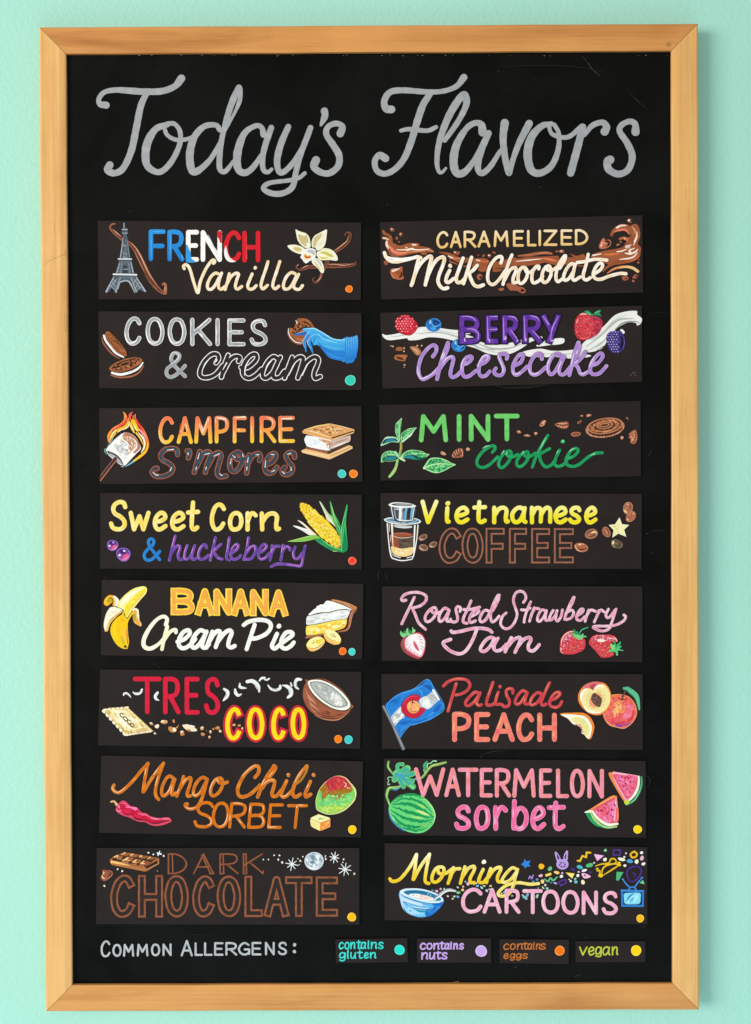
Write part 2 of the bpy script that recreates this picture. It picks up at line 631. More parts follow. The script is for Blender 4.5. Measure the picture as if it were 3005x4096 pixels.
def word(text, boxes, yy, passes, font=PRINT, slant=0.0, cap=None, asc=1.0, hl=None, jit=1.4, desc=1.0, caphl=None):
    """letters fitted to their measured boxes; passes = [(width, colour), ...] laid over each other"""
    global G
    bx = [float(v) for v in boxes.replace(',', ' ').split()]
    yt0, yb0, yt1, yb1 = yy if len(yy) == 4 else (yy[0], yy[1], yy[0], yy[1])
    W0 = max(p[0] if not isinstance(p[0], (list, tuple)) else max(p[0]) for p in passes)
    xs0, xs1 = bx[0], bx[-1]
    jobs = []
    k = 0
    for ch in text:
        if ch == ' ':
            continue
        x0, x1 = bx[2 * k], bx[2 * k + 1]
        k += 1
        u = ((x0 + x1) / 2 - xs0) / max(1, xs1 - xs0)
        yt, yb = yt0 + (yt1 - yt0) * u + W0 / 2, yb0 + (yb1 - yb0) * u - W0 / 2
        isup = ch.isupper() or ch == '&'
        if isup and cap is not None:
            yt = cap + W0 / 2
        F = CAPS if isup else font
        h = yb - yt
        tmp, allx = [], []
        for s in F[ch]:
            kind = s[0] if s[0] in 'LOD' else 'S'
            pp = pts_of(s[1:] if kind != 'S' else s)
            w_ = []
            for (x, y) in pp:
                if not isup and y < 0:
                    y *= asc
                if y > 100:
                    y = 100 + (y - 100) * desc
                x += random.uniform(-jit, jit)
                y += random.uniform(-jit, jit) * (0 if y in (0, 100) else 1)
                w_.append([x, y])
            tmp.append((kind, w_))
        # slant in real pixels, then fit to the box
        tx0, tx1 = x0 + W0 / 2, x1 - W0 / 2
        sh = slant * h
        raw = [q for kd, w_ in tmp for q in w_ if kd != 'D']
        lo, hi = 0.0, max(4.0, tx1 - tx0)
        for _ in range(18):
            sc = (lo + hi) / 2
            xx = [q[0] / 100 * sc + (100 - q[1]) / 100 * sh for q in raw]
            if max(xx) - min(xx) > tx1 - tx0:
                hi = sc
            else:
                lo = sc
        sc = lo
        xx = [q[0] / 100 * sc + (100 - q[1]) / 100 * sh for q in raw]
        off = (tx0 + tx1) / 2 - (max(xx) + min(xx)) / 2
        for kd, w_ in tmp:
            jobs.append((kd, [(q[0] / 100 * sc + (100 - q[1]) / 100 * sh + off, yt + q[1] / 100 * h) for q in w_]))
    G = (min(yt0, yt1), max(yb0, yb1))
    if cap is not None:
        G = (cap, G[1])
    ink(jobs, passes, hl)
    G = None


def square(q, a, b, jobs):
    """a brush end is cut square unless a slanting stroke meets another one there"""
    def slant(u, v):
        return min(abs(u[0] - v[0]), abs(u[1] - v[1])) > 0.12 * max(abs(u[0] - v[0]), abs(u[1] - v[1]))
    for kd, p in jobs:
        if kd == 'L':
            for u, v in zip(p, p[1:]):
                if (u, v) != (a, b) and min(math.hypot(q[0] - e[0], q[1] - e[1]) for e in (u, v)) < 9 and (slant(u, v) or slant(a, b)):
                    return False
    return True


def ink(jobs, passes, hl=None):
    """jobs = [(kind, points)]; kind S smooth, L straight, O closed, D dot"""
    jobs = [(j[0], pts_of(j[1])) for j in jobs]
    for w, c in passes:
        for kd, p in jobs:
            if kd == 'D':
                wm = max(w) if isinstance(w, (list, tuple)) else w
                blob(p[0][0], p[0][1], wm * 0.58, None, 0, c)
            elif kd == 'L' and SQ:
                for a, b in zip(p, p[1:]):
                    stroke([a, b], w, c, line=True, ends=tuple(square(q, a, b, jobs) for q in (a, b)))
            elif kd == 'L':
                L(p, w, c)
            else:
                S(p, w, c, closed=(kd == 'O'))
    if hl:
        hw, hc, dx, dy, n = hl
        for kd, p in jobs:
            if kd == 'D':
                blob(p[0][0] + dx, p[0][1] + dy, hw * 0.6, None, 0, hc)
                continue
            q = catmull(p, kd == 'O', 4) if kd != 'L' else subdiv(p, 4)
            for _ in range(n):
                m = len(q)
                if m < 6:
                    continue
                ln = int(m * random.uniform(0.18, 0.45))
                a = random.randint(0, max(0, m - ln - 1))
                seg = q[a:a + ln]
                if len(seg) > 2:
                    S([(x + dx, y + dy) for x, y in seg[::3]] or seg, [hw * 0.5, hw, hw * 0.5], hc)


def trace(text, passes, hl=None, gr=None):
    """hand lettering followed stroke by stroke; strokes parted by ';' (O closed, L straight, D dot)"""
    global G
    jobs = []
    for t in text.split(';'):
        t = t.strip()
        jobs.append((t[0], t[1:]) if t[0] in 'OLD' else ('S', t))
    G = gr
    ink(jobs, passes, hl)
    G = None


def pieces(sh, name, s, col, over=(), wob=0.15, label=None):
    """loose painted bits, each one a part of its card; over = [(blobs, colours)] laid on the bit they fall on"""
    ov = [([float(k) for k in t.split(',')], c) for os_, c in over for t in os_.split()]
    for t in s.split():
        v = [float(k) for k in t.split(',')]
        rx, ry = v[2], v[3] if len(v) > 3 else v[2]
        Art(sh, name, label)
        blob(v[0], v[1], rx, ry, v[4] if len(v) > 4 else 0, random.choice(col.split('/')), wob, 14)
        for o, c in ov:
            if math.hypot((o[0] - v[0]) / rx, (o[1] - v[1]) / ry) < 1.0:
                blob(o[0], o[1], o[2], o[3] if len(o) > 3 else None, o[4] if len(o) > 4 else 0, random.choice(c.split('/')), 0.12, 10)
        A.done()


def dot(sh, x, y, r, col, edge):
    Art(sh, 'allergen_dot')
    blob(x, y, r, None, 0, edge, 0.025, 28)
    blob(x, y, r * 0.86, None, 0, col, 0.03, 28)
    A.done()


def card(name, corners, label, cat, group, y=-0.0017, th=0.0015):
    """a thin painted card held on the board; corners in sheet pixels of the current origin"""
    c = [sheet(O[0] + x * O[2], O[1] + y_ * O[2], y) for x, y_ in pts_of(corners)]
    mx, mz = sum(p[0] for p in c) / 4, sum(p[1] for p in c) / 4
    root = empty(name, (mx, 0, mz))
    tag(root, label, cat, group)
    ring = []
    # slightly rounded corners
    for i in range(4):
        p, a, b = Vector(c[i]), Vector(c[i - 1]), Vector(c[(i + 1) % 4])
        da, db = (a - p).normalized() * 0.0005, (b - p).normalized() * 0.0005
        for t in (0, 0.33, 0.67, 1):
            q = p + da * (1 - t) ** 2 + db * t ** 2
            ring.append((q.x - mx, q.y - mz))
    v = [(x, y, z) for x, z in ring] + [(x, y + th, z) for x, z in ring]
    n = len(ring)
    f = [tuple(range(n)), tuple(range(2 * n - 1, n - 1, -1))] + [(i, i + n, (i + 1) % n + n, (i + 1) % n) for i in range(n)]
    f = [tuple(reversed(t)) for t in f]
    mesh_obj('card_backing', v, f, CARD, root)
    return Sheet(root, y, (mx, 0, mz))


WALL, BOARD, CARD = wall_mat(), board_mat(), card_mat()

# ------------------------------------------------------------------ wall
wall = mesh_obj('wall', [(-3, 0.0138, -0.2), (3, 0.0138, -0.2), (3, 0.0138, 3.2), (-3, 0.0138, 3.2),
                         (-3, 0.12, -0.2), (3, 0.12, -0.2), (3, 0.12, 3.2), (-3, 0.12, 3.2)],
                [(0, 1, 2, 3), (5, 4, 7, 6), (4, 0, 3, 7), (1, 5, 6, 2), (3, 2, 6, 7), (4, 5, 1, 0)], WALL)
tag(wall, 'mint green painted wall with fine roller texture behind the chalkboard', 'wall', kind='structure')

# ------------------------------------------------------------------ the framed chalkboard
board = empty('chalkboard', BC)
tag(board, "large framed chalkboard headed Today's Flavors in a pale pine frame", 'chalkboard')
HW, HH = 0.305, 0.458051
FW = 0.0246        # rail width
FY = -0.005        # front of the frame
BY = 0.0138        # back of the frame, against the wall
bw, bh = HW - FW + 0.006, HH - FW + 0.006
mesh_obj('board_panel', [(-bw, 0, -bh), (bw, 0, -bh), (bw, 0, bh), (-bw, 0, bh), (-bw, 0.005, -bh), (bw, 0.005, -bh), (bw, 0.005, bh), (-bw, 0.005, bh)],
         [(0, 1, 2, 3), (5, 4, 7, 6), (4, 0, 3, 7), (1, 5, 6, 2), (3, 2, 6, 7), (4, 5, 1, 0)], BOARD, board)
# rail section: u = distance in from the outer edge, y = depth
SECT = [(0.0, BY), (0.0, FY + 0.0022), (0.0006, FY + 0.0008), (0.002, FY), (FW - 0.0062, FY), (FW - 0.0052, FY + 0.00015),
        (FW - 0.0008, FY + 0.0012), (FW, FY + 0.0017), (FW, -0.00012), (FW - 0.0035, -0.00012), (FW - 0.0035, BY)]


def rail(side, mat, label):
    gap = 0.00024
    vs, fs = [], []
    seg = 24
    for k in range(seg + 1):
        for (u, y) in SECT:
            half = (HW if side in 'tb' else HH) - u - gap
            s = -half + 2 * half * k / seg
            e = (HH if side in 'tb' else HW) - u
            # a hand-made rail is never dead straight
            e += 0.00022 * noise1(k * 0.55, ord(side)) * (1 if 0 < k < seg else 0)
            vs.append({'t': (s, y, e), 'b': (s, y, -e), 'l': (-e, y, s), 'r': (e, y, s)}[side])
    n = len(SECT)
    for k in range(seg):
        for i in range(n):
            a, b = k * n + i, k * n + (i + 1) % n
            q = (a, b, b + n, a + n)
            fs.append(q if side in 'tr' else q[::-1])
    fs.append(tuple(range(n))[::-1] if side in 'tr' else tuple(range(n)))
    fs.append(tuple(seg * n + i for i in range(n)) if side in 'tr' else tuple(seg * n + i for i in range(n))[::-1])
    o = mesh_obj('frame_rail', vs, fs, mat, board)
    o['label'] = label
    return o


rail('t', wood_mat('pine_top', lin('de9d58', 0.80), lin('bf7c3e', 0.80), True, 3.1, [(0.2775, 0.4385, 0.0036, 0.0030)]), 'darker orange top rail with a knot near its right end')
rail('b', wood_mat('pine_bottom', lin('e6a65d', 0.76), lin('cf8a42', 0.76), True, 9.4), 'honey coloured bottom rail')
rail('l', wood_mat('pine_left', lin('f6c279', 0.75), lin('e8ab62', 0.75), False, 5.7), 'pale yellow left rail')
rail('r', wood_mat('pine_right', lin('f1be75', 0.80), lin('e4aa62', 0.80), False, 14.2), 'pale yellow right rail')

BS = Sheet(board, 0.0, BC)
GREY = 'a5a8ab,9da0a4,abadaf'
GP = [(38, '8d9294'), (33, GREY)]
org(360, 260, 1080)
Art(BS, 'lettering', "grey script word Today's", CHALKPEN)
ink([('S', '100,246 62,238 56,205 90,166 160,153 250,158 330,163 440,160 520,130 560,82')], [([44, 30, 30, 34, 40, 40, 40, 40, 38, 48], GREY)])
ink([('S', '348,170 312,250 285,380 255,520 205,630 150,662 108,642 122,612')], [([36, 40, 42, 42, 42, 40, 40, 46], GREY)])
ink([('S', '478,362 400,395 348,490 345,600 390,648 440,650 500,590 548,490 552,410 520,362 480,358')], [([34, 40, 50, 50, 44, 36, 36, 34, 32, 28, 28], GREY)])
ink([('S', '455,385 475,430 530,458 600,452 655,425')], [(25, GREY)])
ink([('S', '795,398 770,368 700,376 640,440 612,540 622,640 660,648 735,580 795,480')], [([30, 34, 40, 46, 48, 46, 36, 30, 26], GREY)])
ink([('S', '912,140 880,210 838,330 806,460 793,570 797,640 830,650 878,590')], [([40, 46, 40, 32, 34, 36, 32, 22], GREY)])
ink([('S', '915,150 912,220 870,310 825,400')], [([40, 34, 30, 24], GREY)])
ink([('S', '1062,428 1052,385 1015,372 945,420 905,530 905,630 945,660 995,630 1055,545')], [([36, 30, 36, 46, 50, 46, 40, 34, 26], GREY)])
ink([('S', '1110,384 1078,475 1056,570 1062,640 1088,656 1112,638')], [([36, 38, 36, 36, 32, 22], GREY)])
ink([('S', '1214,378 1170,480 1146,580 1156,650 1190,652 1250,590 1310,490 1350,384')], [([36, 40, 42, 36, 34, 34, 34, 36], GREY)])
ink([('S', '1350,384 1292,540 1262,650 1240,745 1180,785 1110,785 1062,755 1100,722 1220,706 1280,690 1315,662')], [([34, 36, 34, 34, 36, 36, 36, 30, 26, 26, 24], GREY)])
ink([('S', '1435,282 1438,312 1414,368')], [([44, 40, 18], GREY)])
ink([('S', '1532,420 1545,378 1508,358 1458,378 1447,425 1490,492 1525,555 1518,620 1465,662 1410,656 1370,622 1384,582')], [([48, 36, 34, 36, 38, 42, 42, 40, 40, 38, 42, 50], GREY)])
S('905,200 880,270 860,320', [2, 10, 2], '20241f')
A.done()
org(1480, 260, 1080)
Art(BS, 'lettering', 'grey script word Flavors', CHALKPEN)
ink([('S', '132,272 100,268 88,222 122,168 200,155 350,165 450,160 530,130 575,76')], [([48, 40, 38, 36, 34, 32, 30, 32, 42], GREY)])
ink([('S', '372,172 325,245 290,345 252,470 208,575 150,640 90,666 42,645 30,590 58,552 96,572')], [([36, 42, 44, 42, 42, 40, 38, 36, 36, 36, 46], GREY)])
ink([('S', '190,402 240,393 350,402 405,380')], [([24, 28, 28, 26], GREY)])
ink([('S', '458,462 540,345 590,240 578,182 535,225 475,330 425,470 410,590 422,652 442,656 465,632')], [([28, 34, 34, 40, 46, 46, 42, 38, 34, 28, 16], GREY)])
ink([('S', '690,412 682,368 645,355 590,390 530,490 512,590 530,660 580,655 640,580 690,480')], [([54, 36, 36, 44, 50, 50, 46, 36, 30, 26], GREY)])
ink([('S', '726,418 690,500 666,580 662,640 688,662 738,620 798,525')], [([40, 40, 40, 38, 36, 32, 26], GREY)])
ink([('S', '825,355 815,450 826,560 850,664 872,590 912,480 975,358')], [([50, 42, 40, 32, 34, 40, 46], GREY)])
ink([('S', '1110,360 1050,375 990,440 965,540 985,640 1040,662 1110,618 1152,520 1155,420 1128,366')], [([30, 42, 50, 52, 48, 42, 38, 34, 28, 26], GREY)])
ink([('S', '1095,375 1112,420 1160,440 1220,438 1298,375')], [([24, 26, 28, 30, 34], GREY)])
ink([('S', '1302,380 1272,500 1228,662')], [([44, 46, 46], GREY)])
ink([('S', '1312,430 1360,372 1420,352 1448,378 1436,408')], [([24, 32, 34, 38, 52], GREY)])
ink([('S', '1625,410 1622,362 1588,346 1540,368 1528,408 1575,480 1605,560 1580,640 1520,668 1462,640 1452,592 1470,580')], [([50, 36, 34, 36, 38, 42, 42, 40, 40, 42, 46, 50], GREY)])
A.done()
org(360, 3720, 1120)
WC = 'bfc3c6,a8adb1'
Art(BS, 'lettering', 'light grey capitals COMMON', CHALKPEN)
word('C', '64 122', (60, 160), [(12, WC)])
word('OMMON', '133 188 196 262 277 346 361 416 429 483', (82, 158, 78, 152), [(12, WC)])
A.done()
Art(BS, 'lettering', 'light grey capitals ALLERGENS', CHALKPEN)
word('A', '536 608', (58, 155), [(12, WC)])
word('LLERGENS', '618 668 674 724 733 789 799 870 873 947 954 1013 1033 1091 1108 1163', (72, 152, 68, 147), [(12, WC)])
blob(1208, 86, 10, None, 0, WC)
blob(1207, 126, 10, None, 0, WC)
A.done()

# chalk ghosts and scratches left on the black paint
org(0, 0, 3005, 3005)
Art(BS, 'scratch_marks', None, CHALKPEN)
for p, w, c in [('2350,250 2368,276 2385,292 2400,305', [2, 4, 3, 1], '6d6f6a'), ('2330,225 2345,244', [1, 3], '55564f'),
                ('1990,268 2180,262 2330,272 2460,300', [1, 3, 3, 1], '2a2b28'), ('2510,360 2540,395 2590,440', [1, 4, 1], '3a3b38'),
                ('1960,1540 2040,1552 2130,1548 2200,1538', [1, 3, 3, 1], '4c4d48'), ('2010,1560 2060,1545 2180,1540', [1, 2, 1], '3a3b36'),
                ('1520,2280 1512,2300 1516,2325', [1, 4, 1], '41423e'), ('1540,2285 1550,2320', [1, 4], '41423e'),
                ('610,2650 640,2668', [1, 3], '3c3d3a'), ('430,2300 415,2330 412,2345', [2, 4, 1], '3f403c'),
                ('1920,3020 1970,3006 2030,3000', [1, 3, 1], '4b4c48'), ('2595,2130 2630,2122 2660,2126', [1, 3, 1], '3a3b38'),
                ('2590,1830 2600,1815 2608,1795', [1, 3, 1], '44453f'), ('700,3720 760,3735 880,3738', [1, 3, 1], '1f2224'),
                ('2555,3700 2575,3706 2588,3716', [1, 4, 1], '46484a'), ('2300,3905 2320,3898', [3, 4], '4a4c50'),
                ('2060,3866 2066,3870', [4, 4], '4a4c50'), ('2340,3750 2346,3748', [4, 4], '50524f'),
                ('540,1975 545,1968 560,1966', [1, 3, 1], '3a3b38'), ('480,1965 485,1958', [2, 3], '3a3b38'),
                ('260,640 280,700', [1, 2], '2b2d2b'), ('2600,1260 2640,1250 2680,1262', [1, 2, 1], '2e2f2d'),
                ('330,1890 345,1880 365,1878', [1, 3, 1], '323331'), ('650,1460 740,1462', [1, 2], '242623'),
                ('2585,3100 2600,3120 2590,3150', [2, 5, 1], '2b2f31'), ('2470,3160 2478,3180', [2, 4], '2b2f31')]:
    c = ''.join('%02x' % int(24 + (int(c[i:i + 2], 16) - 24) * 0.42) for i in (0, 2, 4))
    S(p, w, c)
for _ in range(24):
    x, y = random.uniform(300, 2660), random.uniform(230, 3920)
    blob(x, y, random.uniform(0.8, 1.9), None, 0, random.choice(('5a5c58', '44464a', '7a7c78')))
for _ in range(26):
    x = random.uniform(520, 2680)
    blob(x, 222 + random.uniform(-1, 3), random.uniform(1.5, 4), random.uniform(0.8, 1.5), 0, random.choice(('8a8378', 'a89c88', '5c564c')))
A.done()['kind'] = 'stuff'
# dents in the left rail
FS = Sheet(board, FY, BC)
Art(FS, 'scratch_marks')
S('172,1062 200,1042 235,1028 262,1012', [0.6, 2.2, 1.6, 0.8], 'b08450')
S('258,995 262,1010 264,1040', [0.8, 2, 0.8], 'a87c48')
S('1810,3930 1835,3926', [1, 2], 'a8763c')
S('258,1250 262,1330', [0.5, 1.5], 'a07848')
A.done()['kind'] = 'stuff'
# ------------------------------------------------------------------ flavour cards, left column
GRP = 'flavor cards on the chalkboard'


def flavor(corners, label):
    return card('flavor_card', corners, label, 'menu card', GRP)


# ---- French Vanilla
org(360, 840)
s = flavor('46,63 1600,75 1598,530 52,527', 'dark card lettered FRENCH Vanilla with iron tower and vanilla flower')
org(380, 860, 560)
Art(s, 'vanilla_pod_drawing')
PODE, POD, PODL = 'a8654c', '70402c,5c3324,7d4a34', 'e3b79c'
S('235,103 198,112 182,150 210,190 270,245 345,300 420,345 485,420 540,530 590,640 650,750 720,845 790,910 835,925', [14, 26, 30, 36, 40, 44, 54, 66, 70, 66, 62, 54, 44, 26], PODE)
S('198,118 188,150 215,190 275,245 345,298 420,348 485,425 540,535 590,645 650,755 720,845 785,905 825,915', [10, 14, 18, 22, 24, 28, 34, 44, 48, 44, 42, 34, 26, 12], POD)
S('832,925 838,860 828,812 802,812 800,826', [30, 30, 30, 26, 16], PODE)
S('430,330 490,400 550,510 600,620 660,730 725,815', [3, 8, 9, 8, 6, 3], PODL)
S('470,430 530,560 580,660', [3, 7, 3], 'c88f70')
S('215,170 265,215 310,250', [3, 8, 3], PODL)
S('825,830 826,870 810,900', [3, 9, 4], PODL)
S('430,400 500,520 560,650 640,780', [3, 7, 7, 3], '3a201a')
A.done()
Art(s, 'tower_drawing')
ST, SD, SL = '5d6975,505b67,6a7682', '363d46', 'aab3bb'
L('344,95 346,165', [16, 26], ST)
L('342,95 344,150', 7, SL)
fill('322,158 384,158 386,215 372,240 336,240 320,212', ST, False)
L('322,172 382,172', 8, 'c3c9cd')
for x in (334, 352, 370):
    L([(x, 182), (x, 205)], 8, SD)
L('322,214 386,214', 7, SL)
fill('336,238 376,238 392,300 418,512 294,512 318,330', ST, False)
S('352,250 345,360 318,500', [6, 10, 14], SD)
S('366,260 384,400 400,500', [5, 8, 12], '454e58')
S('330,270 320,380 300,500', [5, 8, 10], SL)
S('380,300 396,420 410,500', [4, 6, 8], '8a949e')
for y in (300, 350, 400, 445, 490):
    L([(330, y), (352 + y * .05, y + 22)], 6, SL if y % 100 else SD)
    L([(352 + y * .06, y), (330, y + 26)], 5, '7f8a94')
fill('290,528 430,528 468,692 240,692', ST, False)
fill('332,600 384,600 392,690 326,690', SD, False)
L('334,640 388,640', 9, SL)
L('344,575 344,640', 8, SD)
L('370,575 372,640', 8, SD)
for a, b in (((300, 560), (262, 680)), ((320, 560), (300, 690)), ((400, 560), (418, 690)), ((425, 560), (452, 680))):
    L([a, b], 9, SL if a[0] in (300, 425) else '828d97')
for y in (565, 605, 645, 680):
    blob(304 - (y - 565) * .22, y, 11, 7, -20, SD)
    blob(410 + (y - 565) * .22, y, 11, 7, 20, SD)
fill('222,716 490,716 512,770 445,850 425,800 360,770 310,790 280,850 200,800', ST, False)
fill('225,715 302,722 282,830 262,918 238,916 236,884 196,860 150,918 126,916 136,888 180,830', ST, False)
fill('420,722 490,715 546,815 602,900 590,912 500,868 505,912 478,916 452,850', ST, False)
S('276,870 290,800 330,782 365,776 405,790 440,850 470,915', [8, 16, 16, 16, 16, 12, 8], 'a5afb8')
S('262,900 285,800 330,760 400,760 440,800 480,905', [5, 7, 7, 7, 7, 5], SD)
for i, (x, y) in enumerate([(240, 745), (228, 785), (214, 822), (196, 850), (250, 800), (244, 845), (476, 745), (492, 785), (512, 822), (534, 855), (470, 800), (488, 850)]):
    blob(x, y, 12, 10, 45, '343b43', 0.1, 8)
L('224,730 134,905', [8, 18], SL)
L('300,735 248,910', [8, 18], '98a3ad')
L('486,730 596,900', [8, 18], SL)
L('426,735 490,905', [8, 18], '98a3ad')
for p in ('215,760 255,800', '205,790 245,850', '180,830 240,890', '255,760 190,850', '490,760 462,810', '515,800 480,870', '545,850 500,890', '470,760 530,860'):
    L(p, 7, 'a3adb6')
L('278,519 432,521', 17, 'c9cfd4')
L('272,534 430,536', 6, SD)
L('220,700 492,706', 19, 'dde1e4')
L('218,720 488,722', 6, SD)
A.done()
org(360, 840)
Art(s, 'lettering', 'painted word FRENCH in blue, white and red')
B1, W1, R1 = lin('2a92dc'), lin('f5f3ef'), lin('d3202e')
B2 = lin('1c78c8')


WT = lin('f5f3ef')


def tric(x, y):
    if x < 562:
        k = min(1, max(0, (y - 120) / 180))
        return tuple(B1[i] * (1 - k) + B2[i] * k for i in range(3))
    return R1 if x > 786 else W1


word('FRENCH', '347 448 457 558 567 644 654 780 789 894 899 1006', (114, 302, 124, 311), [(27, tric)], jit=0.5)
fill('568,206 574,204 584,226 596,256 598,282 612,296 624,309 580,310 567,300', '3a96dc')
fill('752,132 760,124 772,124 779,134 778,196 768,190 762,172 752,158', 'd3202e')
S('802,212 802,246 812,282 834,300 858,304', [2, 20, 25, 22, 4], 'f3f1ee')
for p in ('362,130 362,290', '372,128 436,130', '476,140 474,290', '540,260 552,296'):
    S(p, [2, 5, 2] if ' ' in p else 4, '5db4ee')
S('700,150 745,250 765,292', [3, 7, 3], 'dcdce2')
S('800,220 820,280 850,300', [3, 6, 3], 'd9d6da')
S('925,150 926,290', [2, 5], 'e84a52')
A.done()
VC = 'f6e5c8,efd6ab,fbefdc'
Art(s, 'lettering', 'cream script word Vanilla')
org(720, 1030, 560, 945)
trace('30,76 24,60 38,49 56,58 72,90 95,170 122,238 138,165 172,85 205,34 226,16 237,28 228,40; 262,112 240,106 210,130 188,178 190,210 214,214 242,182 264,138; 282,106 264,160 262,202 280,215 304,196; 334,110 324,155 306,216; 316,182 346,130 378,107 397,114 384,152 375,198 390,214 418,196; 488,112 472,150 458,190 468,213 494,211 516,190; D509,70; 595,28 580,80 556,150 548,192 562,212 592,188; 675,28 655,90 632,160 628,196 644,212 668,194; 778,110 752,102 720,130 700,180 706,212 738,208 766,170 786,126; 802,114 784,150 768,192 782,213 808,214 828,190', [(21, VC)], (5, 'fff9ee', -3, -2, 2))
A.done()
org(1080, 860, 400)
Art(s, 'vanilla_pod_drawing')
for p, w in (('1240,345 1258,302 1308,292 1332,330 1306,420 1215,510 1075,605', [14, 30, 40, 58, 66, 66, 56]), ('1415,775 1398,825 1200,838 950,842', [20, 62, 72, 72]),
             ('488,815 450,830 440,872 500,908 590,880 660,858 760,862', [12, 20, 30, 44, 54, 58, 54]), ('965,745 925,830 905,900', [52, 54, 26]),
             ('862,965 825,1055 765,1118 716,1092 712,1055 744,1040', [40, 46, 40, 32, 22, 10])):
    S(p, w, '9c5f4b')
    S(p, [v * .68 for v in w], '5d3226,6e4030,4c281f')
for p in ('1300,340 1270,430 1180,510 1080,590', '1380,800 1250,832 1080,820 970,818', '520,888 590,850 650,835', '850,980 820,1060 760,1105', '450,850 470,820'):
    S(p, [3, 11, 4], 'e6b295')
S('1390,840 1300,850 1180,858', [3, 9, 3], '2c1714')
A.done()
Art(s, 'flower_drawing')
CRM = 'f3f1dc,ebe7c4,f8f7ea'
for p in ('425,243 470,262 520,280 600,308 650,368 668,440 668,535 610,555 520,500 460,420 440,330', '942,246 935,370 908,500 840,570 775,592 752,540 700,535 692,440 735,350 830,292 890,262',
          '293,510 400,492 500,514 575,562 540,602 520,646 440,630 350,582', '772,625 825,590 880,553 980,560 1060,608 1118,700 1105,757 980,745 860,748 790,705', '692,748 765,715 850,760 890,860 892,948 848,957 790,880 712,812'):
    fill(p, CRM)
for p, c in (('470,320 560,345 610,340 635,430 620,480 590,520 520,470 480,400', 'c9b985'), ('720,420 760,350 860,310 840,380 780,450 750,530 712,520', 'cdbd90'), ('380,545 450,535 520,560 520,600 440,600', 'cdbb7e'),
             ('820,625 900,605 1000,640 1060,690 980,690 900,650', 'c9c05a'), ('820,690 900,700 980,700 900,728 840,715', 'd0c84a'), ('725,770 760,790 830,890 840,920 790,860', 'c2c07a'), ('760,735 800,735 850,800 850,860', 'c9cbc8')):
    fill(p, c)
S('600,470 640,510', [10, 26], 'f6f4ee')
S('880,320 880,420 800,520 780,570', [6, 16, 20, 8], 'dfe0da')
S('640,380 655,450 650,520', [4, 10, 6], 'e6df70')
fill('530,600 560,568 600,560 660,548 745,570 760,640 745,715 690,745 655,765 600,802 560,775 535,735 503,700 520,665', 'f0f0ec')
fill('610,590 700,575 750,620 730,670 690,640 640,620', 'b9bdbf')
fill('555,650 580,632 630,660 670,650 690,700 640,730 600,745 555,730', 'eee2a0')
fill('568,668 590,655 620,690 660,672 680,700 630,722 580,706', 'd9622a')
blobs('600,690,12 640,705,10 585,680,7', 'a8401c/e8882e')
S('590,565 680,545 760,560', [3, 7, 3], '35332c')
S('770,610 765,660 790,700', [3, 7, 3], '35332c')
A.done()
dot(s, 1308, 1225, 60, 'ff7510', 'ffad5c')

# ---- Cookies & Cream
org(360, 1200)
s = flavor('50,67 1602,77 1602,532 55,520', 'dark card lettered COOKIES & cream with bitten cookie held by a blue glove')
Art(s, 'lettering', 'grey capitals COOKIES')
word('COOKIES', '204 304 329 440 459 569 592 721 738 769 811 919 941 1049', (97, 268, 112, 274), [(24, 'eeefef'), (16, 'a3a8ab,969b9f,b0b4b7')], hl=(6, 'f8f9f9', -8, -2, 2), jit=.8)
A.done()
Art(s, 'lettering', 'grey ampersand')
ink([('S', '562,450 525,415 490,374 480,345 490,318 510,313 528,326 522,350 490,380 458,405 453,435 472,455 505,444 540,412 562,388')], [(21, 'dfe1e2'), (18, 'a2a7aa,8d9296')], (5, 'e2e4e6', -4, -3, 2))
A.done()
Art(s, 'lettering', 'hollow white script word cream')
org(770, 1390, 560, 945)
trace('160,104 178,74 166,46 130,48 88,86 56,142 52,186 78,204 124,198 166,172 205,122; 242,52 220,110 196,200; 208,168 250,90 290,60 322,68 312,94; 328,134 372,136 412,106 436,72 426,46 394,54 356,98 338,152 350,194 386,208 430,184 468,146; 578,78 546,62 506,100 476,160 476,198 502,206 542,168 572,112; 594,66 570,112 546,170 552,204 590,200 622,160; 674,66 650,130 622,206; 636,178 678,102 718,66 748,72 740,116 712,206; 726,176 770,100 820,64 850,78 846,112 822,172 828,208 864,196', [(36, 'e9eaef'), (24, CARDC)])
for q in ('66,160 86,112 124,66', '486,182 508,118 540,78', '352,190 360,130 384,84', '650,190 690,110 722,82', '742,190 776,116 812,84', '206,150 232,104', '152,104 166,84'):
    S(q, [4, 9, 4][:max(2, len(q.split()))], 'f2f3f6')
A.done()
org(380, 1200, 280, 1576)
Art(s, 'cookie_drawing')
CK, CKD = 'a8633d,96552f,b46d48', '2e2015'
S('158,845 190,960 300,1120 430,1245 560,1322', [16, 32, 34, 32, 14], 'a5604a')
S('205,800 250,920 360,1070 480,1200 650,1290', [44, 48, 50, 46, 30], 'f3f3f0')
S('290,1000 370,1110 460,1190', [8, 18, 8], 'c6ccdc')
f_ = fill('232,765 280,708 340,730 460,840 600,1000 680,1120 720,1212 712,1262 640,1252 500,1180 380,1060 285,900', CK)
S('300,762 292,810 340,910 440,1060 560,1170 660,1215', [8, 14, 15, 15, 14, 8], CKD)
S('300,762 380,795 450,862 560,990 640,1110 672,1195', [6, 10, 13, 13, 12, 6], CKD)
S('420,920 470,930 520,985 560,1040', [14, 20, 18, 8], CKD)
S('430,1010 500,1070 560,1120', [6, 13, 6], CKD)
S('340,840 400,900 440,990', [5, 10, 5], CKD)
